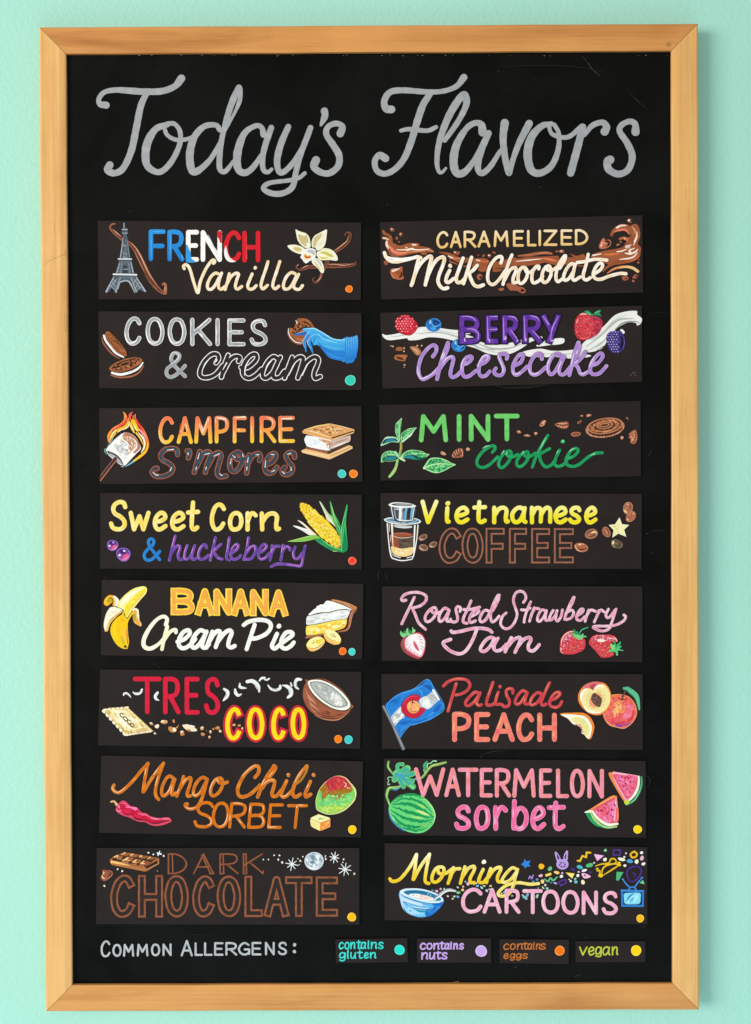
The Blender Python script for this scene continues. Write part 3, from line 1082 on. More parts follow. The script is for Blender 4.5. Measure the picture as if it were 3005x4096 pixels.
blobs('385,850,14,9,40 520,930,12,8,40 580,1080,14,10,50 470,1000,10,8 540,1060,9 600,1140,12,8,50', CKD)
A.done()
Art(s, 'cookie_drawing')
S('365,1692 500,1736 660,1742 850,1712 1000,1628 1108,1475', [24, 38, 40, 38, 36, 20], 'aa684e,9c5a42')
S('388,1640 500,1670 640,1672 850,1612 1000,1522 1084,1412', [44, 58, 58, 54, 48, 30], 'f4f4f1')
S('720,1650 860,1595 980,1520', [6, 16, 6], 'c3c4d2')
fill('320,1540 360,1490 480,1408 650,1338 800,1302 950,1293 1060,1328 1082,1360 1000,1452 880,1532 700,1602 500,1622 370,1598', CK)
fill('392,1532 470,1452 640,1372 800,1332 940,1318 1008,1348 940,1432 800,1512 600,1572 440,1580', CKD)
S('555,1465 600,1492 690,1485 780,1440 790,1405 720,1392 620,1420 555,1465', 26, CK)
blobs('445,1555,32,16,10 540,1540,42,26,-15 645,1532,38,26,-15 755,1495,46,28,-20 875,1452,36,26,-20 960,1400,36,22,-55 870,1380,46,36,0 480,1480,36,14,-35 760,1370,26,14,-20 930,1345,30,14', 'a8633d/9a5834/b46d48')
S('400,1590 520,1604 700,1585 860,1525', [3, 10, 10, 4], '7d4a30')
A.done()
org(1140, 1250, 340)
Art(s, 'cookie_drawing')
S('52,330 60,420 110,520 190,590 270,618 330,624', [8, 22, 24, 24, 24, 14], '96503a')
fill('95,300 150,310 200,290 190,245 225,225 240,180 236,130 320,112 420,125 500,180 550,250 575,300 560,400 480,540 400,590 320,590 220,550 130,470 92,390', CK)
S('72,310 72,390 105,470 170,545 240,585 325,598', [10, 16, 18, 18, 18, 12], 'f4f2ee')
S('212,155 235,200 215,245', [10, 22, 8], 'f6f2e2')
fill('130,330 210,300 260,240 280,190 380,170 460,210 510,270 470,330 340,330 240,400 190,420 140,390', CKD)
blobs('185,365,40,30,20 235,315,24,30 300,265,30,22,-30 345,215,60,36,15 420,235,26,20,40 460,265,24,20,40 135,345,16,36,10 270,520,50,24,25 330,530,22,30 220,495,16,12', 'a8633d/9a5834/b46d48')
S('245,385 260,330 320,285 395,270', [8, 16, 18, 10], 'a8633d')
S('180,300 230,225', [10, 18], 'a05c38')
A.done()
Art(s, 'glove_drawing', 'plain blue glove and ribbed sleeve holding the cookie')
BL, BD, BH = '3a9fe0,4ab0e8,2f8ed6', '1765b8', '9fdcf6'
S('520,330 440,390 330,420 190,432', [60, 60, 52, 26], '2272c4,1a62b4')
S('500,340 420,345 300,390 190,425', [4, 10, 8, 4], '8cc4ee')
S('560,350 460,420 385,540 400,660 410,765', [70, 66, 62, 44, 22], '2f86d4,3f98de')
S('600,380 520,450 470,570 510,690 545,790', [74, 72, 70, 52, 24], '3a98e2,2a80d0')
fill('345,322 560,300 640,330 740,390 830,440 920,495 1000,520 1120,520 1180,515 1180,930 1080,935 960,915 850,870 760,770 680,660 620,630 560,640 520,560 500,450', BL)
fill('640,560 720,640 830,700 960,740 1180,760 1180,930 1080,935 960,915 850,870 760,770 690,670', '1f74cc,2a84d6')
S('360,325 560,312 650,350 760,412 900,500 1040,535 1170,535', [6, 20, 24, 22, 20, 20, 16], BH)
S('540,440 640,430 760,520 900,560 1040,600', [4, 20, 26, 24, 8], '7fcdf2')
S('505,345 450,400 370,520 345,570 385,690', [4, 9, 10, 8, 4], 'b5e2f8')
S('570,430 490,490 440,590 500,700', [4, 9, 10, 4], 'b5e2f8')
S('600,480 560,560 540,640', [6, 22, 8], BD)
S('700,620 820,660 1000,700 1160,700', [6, 20, 18, 6], '57b4ea')
S('780,760 900,830 1040,880 1160,890', [4, 14, 14, 4], '4aa4e4')
S('700,700 800,800 900,860', [4, 10, 4], BD)
fill('1178,500 1260,496 1340,470 1400,440 1424,520 1420,700 1380,860 1330,960 1240,985 1178,945', '2b83d4')
for k in range(7):
    x = 1196 + k * 34
    S([(x, 500 - k * 7), (x + 6 - k, 720), (x - k * 3, 955 - k * 12)], [16, 20, 16], '6ec3ef>3a9ae2>1d68ba')
A.done()
org(360, 1200)
dot(s, 1537, 474, 31, '2fc9b2', '74dccb')

# ---- Campfire S'mores
org(360, 1580)
s = flavor("53,78 1602,66 1608,512 62,526", "dark card lettered CAMPFIRE S'mores with flaming marshmallow on a stick")
Art(s, 'lettering', 'orange to yellow capitals CAMPFIRE')
word('CAMPFIRE', '404 496 512 608 616 723 736 821 843 926 941 974 1002 1100 1112 1210', (126, 290, 124, 282), [(22, 'f7b070>f4b060>fbdc70'), (18, 'f0664a>f28a54>f2a436>f5cb24')], hl=(6, 'fbd8b8', -4, -2, 1), jit=.8)
for p, c in (('1130,140 1190,138', 'fbe9dc'), ('750,134 800,142', 'fbe3e0'), ('858,134 915,130', 'fbe2c4'), ('660,180 668,210', 'f8c8c0'), ('412,250 440,280', 'fbc5ac'), ('540,170 528,230', 'e0622a')):
    S(p, [6, 9], c)
A.done()
Art(s, 'lettering', "slate script S'mores with brown outline")
org(590, 1770, 620, 945)
SMT = '184,74 180,46 150,36 106,46 82,76 92,106 130,126 154,152 144,184 100,206 52,204 30,182 44,160 60,158; 242,52 257,50 257,72 250,94; 320,56 305,112 286,182; 300,150 340,72 374,58 384,82 365,132 354,182; 366,150 402,82 434,62 450,78 440,122 426,178 442,208 480,204; O545,60 512,86 502,132 512,170 540,175 568,140 580,96 566,66; 532,80 544,100 580,104 618,92; 622,76 612,130 606,186; 613,132 640,84 678,66 690,90 684,110; 724,136 760,120 784,86 770,66 736,92 716,142 726,180 760,184 790,152; 898,90 894,66 870,60 846,80 860,116 884,146 880,180 850,196 822,184 826,162 840,152'
trace(SMT, [(33, 'a5624c,96543f'), (20, CARDC), (16, '3d4f62,33404e,48586a')])
for p in ('120,46 160,42', '34,180 48,196 66,200', '318,64 308,100', '348,74 380,66', '404,84 440,68', '296,168 300,150', '512,96 506,130', '520,78 536,92', '580,70 584,86', '616,90 610,120', '660,74 680,74', '722,110 718,150', '752,72 772,74', '852,72 874,66', '820,176 836,190', '875,150 878,170', '440,190 456,202', '356,168 360,150', '150,150 140,172', '756,180 776,170', '248,60 250,74', '606,170 608,150'):
    S(p, [3, 5.5], 'eef0f2')
A.done()
org(380, 1600, 280)
Art(s, 'marshmallow_drawing')
S('680,288 716,350 728,440 690,520 600,595 470,660 380,745 322,860 326,985', [22, 70, 70, 64, 54, 54, 54, 50, 26], 'f0864a,f59a3a')
S('742,430 712,520 640,590 500,655 415,715', [20, 60, 56, 50, 30], 'e5393c,ec5a3c')
S('560,620 470,660 400,715', [20, 40, 20], 'f47a58')
S('795,440 765,560 690,640 540,705 420,800 368,900 348,990', [24, 50, 54, 52, 50, 44, 24], 'f9bd26,f6ad28')
S('818,500 800,600 740,660 660,700', [16, 36, 36, 20], 'fbe7b0')
S('640,690 540,760', [30, 24], 'fae4a6')
S('500,700 430,790 385,900 372,940', [20, 40, 34, 14], 'fbe6a8')
S('500,790 440,860 420,920', [30, 30, 14], 'f7b930')
S('415,925 350,1030 290,1105', [34, 28, 10], '6fa9a0,5e9894')
S('258,1140 232,1190 280,1280', [14, 24, 12], '78aeb0')
S('888,280 842,345 828,420 860,495', [14, 62, 62, 26], 'ef5a52,e83a3e')
S('912,360 905,420 900,470', [14, 26, 20], 'f08a48')
S('958,340 955,430 1015,540 1110,670 1195,825 1245,980 1250,1090 1195,1225 1085,1330 960,1425', [20, 50, 54, 60, 60, 58, 58, 54, 50, 30], 'f0704a,f08a4a')
S('955,420 1020,540 1090,640 1150,740', [16, 44, 44, 20], 'e2363c')
S('1010,650 1100,750 1180,850 1210,930', [16, 44, 46, 16], 'f59098')
S('900,500 950,590 1030,720', [90, 92, 50], 'f8c01e')
S('850,530 855,600 900,700 930,770', [20, 60, 60, 34], 'f9c632')
S('850,560 870,640 900,700', [10, 32, 14], 'fbe7a6')
S('915,580 950,660 1000,740', [14, 30, 14], 'fbe9a8')
S('980,780 1060,880 1120,1000 1140,1060', [40, 40, 32, 10], 'f8c850')
S('1030,770 1130,880 1175,990 1165,1120 1100,1240', [16, 50, 48, 46, 22], 'fbe8c2')
S('1245,1020 1235,1130 1180,1230 1070,1330 920,1440', [40, 54, 60, 56, 44], 'f7b322,f8c634')
S('1180,1200 1090,1300', [8, 16], 'e88a20')
S('960,1410 890,1470', [44, 40], 'c8cf6a')
S('900,1460 820,1515 720,1572', [40, 32, 14], '6faac0,7ab8d0')
S('620,1562 675,1580', [14, 22], '9fb4c8')
f_ = fill('262,1188 330,1090 480,950 640,805 725,768 860,802 980,900 1055,1030 1088,1150 985,1262 850,1405 730,1532 680,1540 610,1400 490,1280 300,1208', 'f2f1ec')
mottle('420,1100 640,880 760,960 840,1200 760,1420 640,1340 480,1240', 70, (10, 26), 'd5d8d8/c3c8ca/ffffff/e2e4e4/b6bcc0', 120, 1.7)
fill('690,790 740,772 850,805 960,890 1040,1000 1070,1140 935,1262 905,1240 1000,1125 985,985 880,890 800,850 700,870 660,850', 'b4674a,c47a5a')
fill('650,850 720,830 860,880 960,1000 980,1080 900,1170 860,1100 780,1000 680,930', 'c39a80')
mottle('650,850 720,830 860,880 960,1000 980,1080 900,1200 760,1260 720,1150 780,1000 680,930', 46, (9, 22), 'e8dccc/d8b898/b4704e/f0ece4/a85c40/d2a684', 60, 1.4)
blobs('670,985,22,18 632,1028,12 710,930,16,12 800,920,18,14', '8a4a34')
S('760,1290 840,1230 870,1150', [8, 26, 10], 'cfa27c')
S('640,790 470,945 300,1130', [6, 16, 8], 'ffffff')
fill('296,1208 400,1232 520,1295 620,1400 682,1540 600,1490 500,1460 380,1370', '44464c')
fill('335,1255 430,1290 520,1345 600,1430 655,1525 560,1470 440,1385 400,1350', 'aaacb6')
S('275,1195 330,1290 430,1385', [8, 16, 12], 'f4f4f0')
S('530,1470 600,1515 690,1545', [10, 18, 10], 'f4f4f0')
blobs('715,1360,18 712,1415,16 700,1390,10', 'ffffff/c8ccce')
L('490,1385 133,1850', [78, 64], '4a2c24')
L('515,1420 138,1905', [22, 28], 'b0705a')
L('435,1400 133,1790', [12, 16], '8a6a5c')
blob(490, 1385, 40, 30, -45, '5a1c1c')
A.done()
org(1190, 1660, 250)
Art(s, 'smore_drawing')
fill('105,940 205,895 800,1010 1370,800 1462,840 1458,890 880,1165 830,1172 130,1000', 'e9bb80', False)
S('180,985 520,1050 830,1120', [20, 34, 20], 'f3cfa8')
S('860,1140 1200,1000 1440,870', [10, 26, 12], 'eec492')
L('110,950 860,1075', 12, 'f8d9a0')
S('850,1045 1150,930 1380,835', [10, 16, 10], 'f7dba6')
S('870,1075 1170,960 1400,850', [8, 12, 8], '6a4a2c')
fill('225,845 800,930 860,925 1340,735 1375,790 850,1030 800,1032 215,885', '4c3a2a', False)
fill('225,848 800,945 800,1030 215,888', 'a4614a,93543e', False)
fill('185,650 230,560 300,545 860,640 900,760 870,900 800,940 300,845 225,770', 'eff1f2')
mottle('230,620 560,640 700,760 700,900 300,820', 26, (10, 22), 'd8e2ee/ffffff/e2e8ec', 10, 2.6)
fill('560,640 700,650 860,690 892,780 850,860 790,760 660,700', 'd79a68')
mottle('560,640 700,650 860,690 892,800 850,900 740,850 740,760 640,690', 30, (7, 18), 'b06a4c/e8b888/f4ead8/8f5038', 20, 1.4)
fill('880,690 1360,545 1405,600 1385,700 1300,735 885,905 905,790', 'ccb0a2')
S('920,780 1150,690 1350,620', [10, 42, 16], 'b0887c')
S('900,870 1130,780 1360,700', [10, 36, 12], 'f2efec')
S('1370,570 1388,640', [20, 20], 'efd6bc')
S('850,690 905,780 868,900', [6, 10, 6], '3c302c')
fill('132,430 190,380 800,228 890,228 1500,380 1510,440 1480,475 960,660 900,668 140,480', 'e0a462', False)
fill('195,405 440,320 800,250 880,245 1440,390 920,575 860,572 240,425', 'd89e62', False)
mottle('260,410 780,260 880,255 1420,390 920,560 860,555', 90, (14, 34), 'e4b078/c98a50/d99a60/edc18c/b8804c', 0, 1.8, 20)
S('200,405 460,460 860,585', [8, 26, 12], 'f9e3bc')
S('190,390 500,300 860,238', [14, 26, 16], 'f7d792')
S('900,240 1200,310 1490,390', [10, 20, 14], 'f2cf9c')
L('930,610 1470,435', [40, 34], '5c4028')
L('930,650 1480,470', [16, 22], 'f3d3a0')
S('150,470 500,560 900,650', [20, 34, 26], 'e8b06c')
blobs('465,378,32,12,12 650,330,22,9 620,410,36,14,15 810,378,50,10 930,325,22,14,40 1080,405,50,11 862,462,46,11,4 860,535,30,9', '5a3a1c/6a4420')
A.done()
org(360, 1580)
dot(s, 1487, 465, 25, '45c8c0', '84dcd4')
dot(s, 1555, 465, 25, 'f57c1c', 'fbaa60')

# ---- Sweet Corn & huckleberry
org(360, 1930)
s = flavor('62,62 1604,72 1604,513 60,508', 'dark card lettered Sweet Corn & huckleberry with yellow corn cob')
CY = 'f8e68e,f6d764,fbf0b4'
Art(s, 'lettering', 'pale yellow words Sweet Corn')
word('Sweet', '112 222 228 359 369 461 471 567 566 651', (166, 288, 166, 290), [(26, 'f6e07a'), (22, CY)], PRINT, .06, cap=102, hl=(7, 'f0bf35', 3, 2, 1), jit=1.2)
word('Corn', '707 804 814 907 917 992 1000 1130', (166, 290, 170, 290), [(26, 'f6e07a'), (22, CY)], PRINT, .04, cap=117, hl=(7, 'f0bf35', 3, 2, 1), jit=1.2)
A.done()
Art(s, 'lettering', 'blue ampersand')
ink([('S', '412,455 388,424 352,374 346,346 360,332 377,344 370,370 336,400 320,430 332,455 360,456 392,430 412,406')], [(18, '2f8ad4'), (14, '1d72c2,2a84d0')])
A.done()
Art(s, 'lettering', 'purple script word huckleberry')
HB = [(18, '8a96e0'), (15, '5d3796,74409e,8a4cb4')]
org(660, 2120, 580, 945)
trace('68,38 50,110 30,196; 44,152 70,112 94,101 99,120 86,162 94,192 118,188; 146,100 131,150 132,188 156,184 180,150 195,102; 190,114 176,160 182,190 206,184; 272,116 264,96 240,106 220,150 226,186 252,189 285,165; 330,50 312,130 296,196; 366,92 340,116 312,146; 320,145 346,180 374,190; 420,50 411,120 402,182 422,196; 430,152 464,132 480,106 466,93 441,120 430,166 446,190 476,184 494,166; 545,50 535,120 515,192; 530,150 560,112 588,106 590,140 566,184 530,192; 610,150 645,132 664,106 646,93 620,120 609,162 626,190 656,180 682,150; 700,100 696,150 686,196; 700,142 720,108 746,106; 770,100 765,146 756,196; 768,140 790,108 814,116 815,130; 850,110 838,150 846,184 870,184 896,150; 916,104 902,160 896,210 884,234 850,231 780,222 730,222 694,238', [(18, '7f8ade'), (15, '5d3796,74409e,8a4cb4')], (5, 'e58ad4', -4, -1, 2))
A.done()
org(360, 1930)
for x, y, r in ((135, 370, 36), (199, 424, 45)):
    Art(s, 'huckleberry_drawing')
    blob(x, y, r, r * .85, 10, '8f7ad0')
    blob(x, y, r * .92, r * .77, 10, '4f2f86>7a3fa0>b04a9a')
    blob(x + r * .35, y + r * .25, r * .4, r * .35, 0, 'd8558a')
    blob(x - r * .1, y - r * .3, r * .45, r * .25, 20, '3a2468')
    blobs('%g,%g,%g %g,%g,%g' % (x + r * .1, y - r * .45, r * .14, x - r * .5, y + r * .1, r * .16), 'e8e4f6/c8b8f0')
    S([(x - r * .2, y + r * .6), (x + r * .3, y + r * .6), (x + r * .7, y + r * .1)], [3, 8, 3], 'e890b8')
    A.done()
org(1190, 1980, 290)
Art(s, 'corn_drawing')
fill('-102,700 0,708 120,745 250,790 380,880 420,905 300,920 120,830 0,760', 'f1f0ec')
S('-60,735 80,800 240,900', [3, 12, 10], '2f6a48')
S('60,760 200,830 340,900', [3, 8, 4], 'b8b4ac')
fill('5,575 100,608 180,670 260,740 400,870 440,900 380,905 280,830 150,700', 'f0e4d2')
S('180,690 300,790 420,890', [4, 14, 6], 'd8b884')
fill('500,145 540,168 600,260 690,395 800,520 870,720 800,660 680,560 630,440 560,280', 'dbe4c8')
S('540,190 640,360 780,540 850,680', [4, 24, 34, 10], 'a9cc84')
S('640,440 680,560 800,650', [6, 18, 8], 'e8d8a8')
fill('740,145 760,150 800,270 850,430 930,580 1000,740 1005,980 905,820 830,620 780,440', '4fae5c')
fill('870,640 940,620 1000,760 1000,960 930,830', '1c8450')
S('750,160 810,360 860,560 960,760 990,940', [4, 16, 18, 14, 6], 'a4dc84')
S('850,600 920,760 980,940', [3, 10, 5], '7fca70')
cob = '50,215 75,178 130,172 190,195 300,255 450,390 620,540 780,690 900,860 985,1020 990,1180 930,1215 850,1175 700,1075 520,935 380,790 240,605 115,410 60,290'
fill(cob, 'b8841c')
cobp = catmull(pts_of(cob), True, 20)
ax, ay, bx_, by_ = 95, 205, 965, 1175
Lx, Ly = bx_ - ax, by_ - ay
LL = math.hypot(Lx, Ly)
ux, uy = Lx / LL, Ly / LL
for i in range(34):
    for j in range(-7, 8):
        t = i * 38 + (19 if j % 2 else 0)
        w_ = j * 36 * (1 - .02 * abs(j))
        x, y = ax + ux * t - uy * w_ + random.uniform(-5, 5), ay + uy * t + ux * w_ + random.uniform(-5, 5)
        if inside(x, y, cobp):
            k = random.random()
            blob(x, y, random.uniform(20, 25), random.uniform(15, 19), 48 + random.uniform(-20, 20), 'f9dc3c' if k < .5 else 'f2c62a' if k < .8 else 'fbe97a', .12, 10)
fill('-216,1062 -60,1012 100,970 250,930 350,908 450,920 530,985 420,1000 300,1030 120,1060', '86c552,74b84a')
S('-200,1058 60,990 330,935 440,940', [4, 10, 14, 5], 'c2e48a')
S('-150,1062 120,1052 330,1010', [3, 7, 4], 'd0e890')
fill('400,1020 470,1005 540,990 700,1110 850,1195 990,1215 1015,1300 920,1290 820,1285 600,1170', '1d8552,2c9a5c')
S('540,1000 700,1120 860,1205 990,1240', [8, 26, 26, 12], '8acb66')
S('470,1060 640,1160 820,1250', [4, 10, 4], '5cc088')
S('560,1110 760,1220 900,1270', [3, 7, 3], '0f5c38')
S('820,1280 900,1282', [14, 10], 'd8d060')
fill('1128,208 1152,235 1130,420 1112,560 1115,720 1140,1000 1152,1130 1128,1265 1015,1302 985,1120 985,900 1000,740 1055,480', '2fa45e,229454')
fill('1060,900 1110,800 1140,1000 1150,1140 1120,1260 1030,1290', '12864e')
for p, c in (('1130,240 1070,480 1010,740 1000,1000 1010,1280', 'a0dc8a'), ('1120,400 1080,640 1040,900 1035,1100', '6cc878'), ('1110,560 1100,760 1120,1000', '58b86c'), ('1080,700 1070,900 1080,1080', '0f7a48')):
    S(p, [3, 11, 12, 6], c)
A.done()
org(360, 1930)
dot(s, 1548, 462, 24, 'f2442c', 'f88a70')

# ---- Banana Cream Pie
org(360, 2280)
s = flavor('70,57 1614,82 1606,526 64,503', 'dark card lettered BANANA Cream Pie with peeled banana and pie slice')
Art(s, 'lettering', 'orange capitals BANANA outlined in yellow')
bb_ = '476 620 621 736 728 840 834 946 944 1056 1056 1170'
b2_ = '484 612 629 728 736 832 842 938 952 1048 1064 1162'
SQ = True
word('BANANA', bb_, (104, 266, 114, 275), [(40, 'f7cf3a,f9d85a')], jit=.3)
word('BANANA', b2_, (112, 258, 122, 267), [(20, 'd88a30'), (17, 'f0a24c,eea83a,f2ae6c')], jit=.3)
SQ = False
A.done()
Art(s, 'lettering', 'white script words Cream Pie')
WH = [(24, 'f4f4f0,eeeee4,fafaf6')]
org(550, 2440, 660, 945)
CPH = (5, 'dcdce4', 3, 2, 1)
trace('164,84 170,52 150,37 110,56 66,110 38,168 40,208 74,221 120,196 152,160', [([24, 22, 20, 22, 24, 25, 25, 24, 20, 16], 'f3f1de,ecead6')])
trace('172,95 156,150 141,224; 151,176 186,126 218,112 221,128', [(21, 'f3f1dc,efe6b8')])
trace('230,182 270,166 300,136 294,116 264,126 240,166 240,205 266,219 302,200 332,166; 388,126 360,116 326,150 310,196 326,217 356,195 386,146; 396,124 380,166 370,204 386,217 410,196; 430,124 415,166 396,215; 406,190 440,136 464,119 475,130 465,166 449,212; 460,182 500,132 528,116 541,130 526,170 521,205 540,214 558,205', WH, CPH)
trace('672,85 650,150 626,224; 609,86 640,66 700,56 750,66 765,96 740,134 690,159 656,164; 800,136 785,170 771,205 786,221 815,200; D811,92; 826,190 860,166 890,141 880,126 850,131 826,170 826,209 850,221 880,205 896,185', WH, CPH)
A.done()
org(380, 2330, 220)
Art(s, 'banana_drawing')
fill('545,700 540,640 560,560 530,470 470,440 420,480 390,570 530,580 400,690 340,700 280,650 275,570 320,470 430,378 530,385 640,430 735,545 670,700', 'e8a92a')
fill('540,392 640,425 735,545 680,690 610,705 630,600 590,470', 'f3efe0')
S('470,410 340,500 310,620 350,680', [30, 60, 60, 30], 'f4c02a')
fill('400,540 470,460 530,500 530,580 460,600', 'b7a11c')
S('480,420 580,500 600,690', [12, 34, 40], 'f3c070')
S('430,470 480,455 545,540', [4, 10, 6], '5c3a14')
fill('665,710 700,610 800,480 950,330 1150,190 1330,130 1470,112 1550,150 1568,220 1540,320 1400,480 1250,650 1150,780 1080,900 960,1060 910,950 850,810 760,770', 'f5ec8e,f2e67a')
fill('930,700 1060,560 1250,350 1450,200 1530,210 1480,320 1330,480 1180,660 1060,830 960,1000 900,830', 'ecd632')
S('760,700 900,520 1100,340 1280,240 1420,190', [60, 80, 70, 50, 20], 'fbf8ea')
mottle('780,690 900,500 1120,320 1300,220 1340,250 1000,560 860,700', 26, (10, 16), 'fffef6/e6e2c8/f8f2d0', 120, 2.6, 15)
mottle('960,720 1240,390 1430,230 1500,260 1300,480 1080,760 980,900', 40, (10, 18), 'f8ee50/ddc41e/e8d028/f7ea76', -30, 2.4, 15)
S('1520,250 1400,420 1220,620 1080,850', [8, 26, 28, 12], 'f3b866')
S('1560,220 1530,330 1380,500 1200,720 1090,890', [6, 14, 14, 14, 6], 'f9f2b4')
fill('270,1280 300,1080 360,900 460,750 530,735 600,728 830,820 760,880 600,1000 480,1120 400,1260 360,1420 300,1430', 'f3f0da,ece8c6')
mottle('300,1200 360,940 480,780 700,820 560,960 420,1140 340,1380', 30, (16, 30), 'f9f8ee/e4e2c0/f1edd0', 125, 2.2, 25)
S('850,870 720,930 580,1060 460,1200 400,1340 380,1440 310,1455', [20, 52, 54, 54, 52, 50, 30], 'eeb858,f0c068')
S('830,840 640,970 480,1110 390,1260 350,1400', [4, 8, 8, 8, 4], '6a4c18')
fill('800,970 870,870 890,980 950,1110 1010,1060 1110,900 1190,850 1240,870 1210,930 1120,980 1010,1160 985,1350 990,1560 1030,1750 1010,1880 985,1985 930,1985 860,1990 700,1900 580,1750 490,1560 470,1420 500,1290 620,1100 760,990', 'f1bd0c,f5c81c')
S('640,1150 590,1350 600,1520 700,1760', [8, 40, 40, 10], 'fada1c')
S('780,1050 820,1100 880,1180', [4, 14, 6], '8a5a12')
S('880,990 960,1100 1000,1080 1100,930', [8, 24, 24, 30], 'f7ce20')
S('700,1150 720,1400 760,1700', [8, 30, 10], 'eeb408')
S('820,1330 860,1560 920,1800', [10, 50, 30], 'f4c050')
S('940,1350 960,1560 1000,1780', [8, 30, 20], 'e88a44')
S('955,1400 975,1600 985,1830', [3, 12, 22], 'c83c14')
S('800,1600 840,1720 880,1880', [20, 60, 50], 'b2ba2c')
S('990,1300 1000,1560 1030,1780', [3, 8, 4], 'f9dca0')
S('560,1160 490,1330 490,1500 560,1700 680,1860 840,1970', [4, 10, 12, 12, 12, 6], 'fbe040')
fill('870,1940 910,1880 960,1900 940,1960', '4a3a12')
S('945,1990 985,1930', [30, 30], 'd8a85c')
fill('1125,840 1200,765 1305,805 1325,900 1340,1110 1400,1220 1410,1290 1380,1320 1280,1270 1180,1190 1140,1000 1180,860', 'eab04c')
fill('1125,835 1200,765 1305,805 1325,900 1335,1120 1270,1020 1265,850 1200,815 1150,865', 'f1eadc')
fill('1145,960 1210,930 1230,1060 1210,1180 1165,1080', 'b09a20')
S('1235,1060 1270,1160 1330,1250', [4, 11, 5], '6a3c10')
S('1300,1080 1350,1200 1390,1280', [10, 40, 30], 'f0bd94')
A.done()
org(1200, 2340, 280)
Art(s, 'pie_slice_drawing')
S('150,1240 350,1195 545,1160', [46, 52, 46], 'a8654c')
S('160,1215 350,1180 540,1150', [8, 16, 8], 'd09a6c')
S('1300,540 1235,640 1195,800 1165,960 1100,1055 1000,1085 890,1108', [80, 78, 66, 62, 58, 46, 20], '9c5842,b06a4c')
S('1290,540 1210,680 1165,860', [10, 26, 20], 'c98460')
S('1340,590 1250,690 1200,860 1160,1010 1080,1075', [4, 10, 10, 10, 4], 'd8a288')
fill('735,350 780,335 900,355 1100,410 1230,460 1345,520 1352,550 1300,592 1222,572 1100,480 900,420 770,382', 'c07e4e,b8743f')
S('760,352 950,385 1150,440 1320,520', [8, 16, 18, 10], 'd9a070')
S('1000,440 1120,480 1220,550', [6, 26, 10], 'e0aa72')
fill('200,695 260,640 330,575 385,545 392,508 450,480 498,456 540,460 575,435 610,385 660,368 750,385 860,420 1000,468 1140,530 1218,582 1190,608 1120,570 980,570 850,590 700,632 560,640 400,662 225,718', 'f6f6f2')
mottle('260,660 400,560 620,420 760,400 1000,490 1120,555 860,575 560,625', 34, (14, 30), 'eef0f8/f8f8e4/ffffff/e6e9f2', -10, 2.4, 20)
fill('158,770 190,728 250,722 560,660 700,652 870,605 1000,588 1130,590 1182,622 1150,720 1112,788 900,818 700,850 550,885 330,930 165,935 152,850', 'e2e3e3')
mottle('180,760 560,680 870,620 1120,605 1150,660 1100,770 700,830 340,910 180,915', 60, (16, 34), 'f2f3f0/d2d5d8/c8ccd0/eceee6/ffffff', -12, 2.4, 18)
fill('148,985 175,960 400,930 700,862 900,822 1085,795 1115,812 1108,900 1080,985 1020,1030 850,1072 500,1150 340,1172 160,1182', 'f6e06a,f3d850')
mottle('170,1000 400,950 700,880 1080,815 1090,900 1030,1010 850,1055 500,1130 180,1160', 60, (14, 32), 'faf0a8/f0c828/f8e888/eebc1e/fbf3c0', -12, 2.2, 18)
S('800,1050 950,1010 1060,950', [10, 34, 14], 'efbf1c')
for p in ('225,718 400,668 560,645 700,638 860,598 1000,576 1130,575 1190,608', '180,945 340,930 560,885 740,846 960,812 1110,792', '150,1190 340,1180 540,1135', '830,1078 950,1050 1060,1000 1110,900 1120,800 1170,690 1230,600'):
    S(p, [5, 11, 11, 6], '4a4232')
fill('565,1150 610,1055 660,1040 780,1065 880,1130 950,1220 972,1300 945,1378 870,1405 780,1400 680,1340 590,1260', 'f0c860')
fill('600,1075 650,1045 780,1070 880,1135 945,1220 965,1300 930,1330 820,1320 700,1270 640,1200', 'f8efac')
S('590,1240 660,1320 760,1370 880,1390', [14, 34, 34, 14], 'f2b870')
S('640,1200 720,1280 870,1325', [4, 9, 5], '6a4a18')
blobs('740,1160,26,12,10 795,1162,20,14,90 755,1215,12,22,20 825,1215,32,14,35 790,1190,18,12,60', 'd9a01c/c88c14')
fill('152,1425 180,1350 260,1265 400,1215 510,1225 590,1300 595,1340 540,1430 450,1510 350,1555 270,1562 200,1520', 'f0b850')
fill('160,1420 190,1345 270,1265 400,1220 500,1232 560,1290 540,1360 430,1450 330,1485 230,1480', 'f8efa0')
S('210,1500 300,1520 430,1490 560,1370', [10, 34, 36, 14], 'f4c894')
S('220,1475 340,1488 450,1445 545,1350', [4, 10, 10, 5], '6a4a18')
fill('400,1310 500,1270 545,1300 480,1370 420,1400', 'ecd43c')
blobs('330,1302,12,18,20 398,1305,20,14,50 320,1365,36,18,-30 378,1345,18,14,20', 'd9a01c/c88c14')
A.done()
dot(s, 1010, 1560, 90, 'ff6a12', 'ff9c5a')
dot(s, 1229, 1572, 88, '48cfc4', '7adcd2')

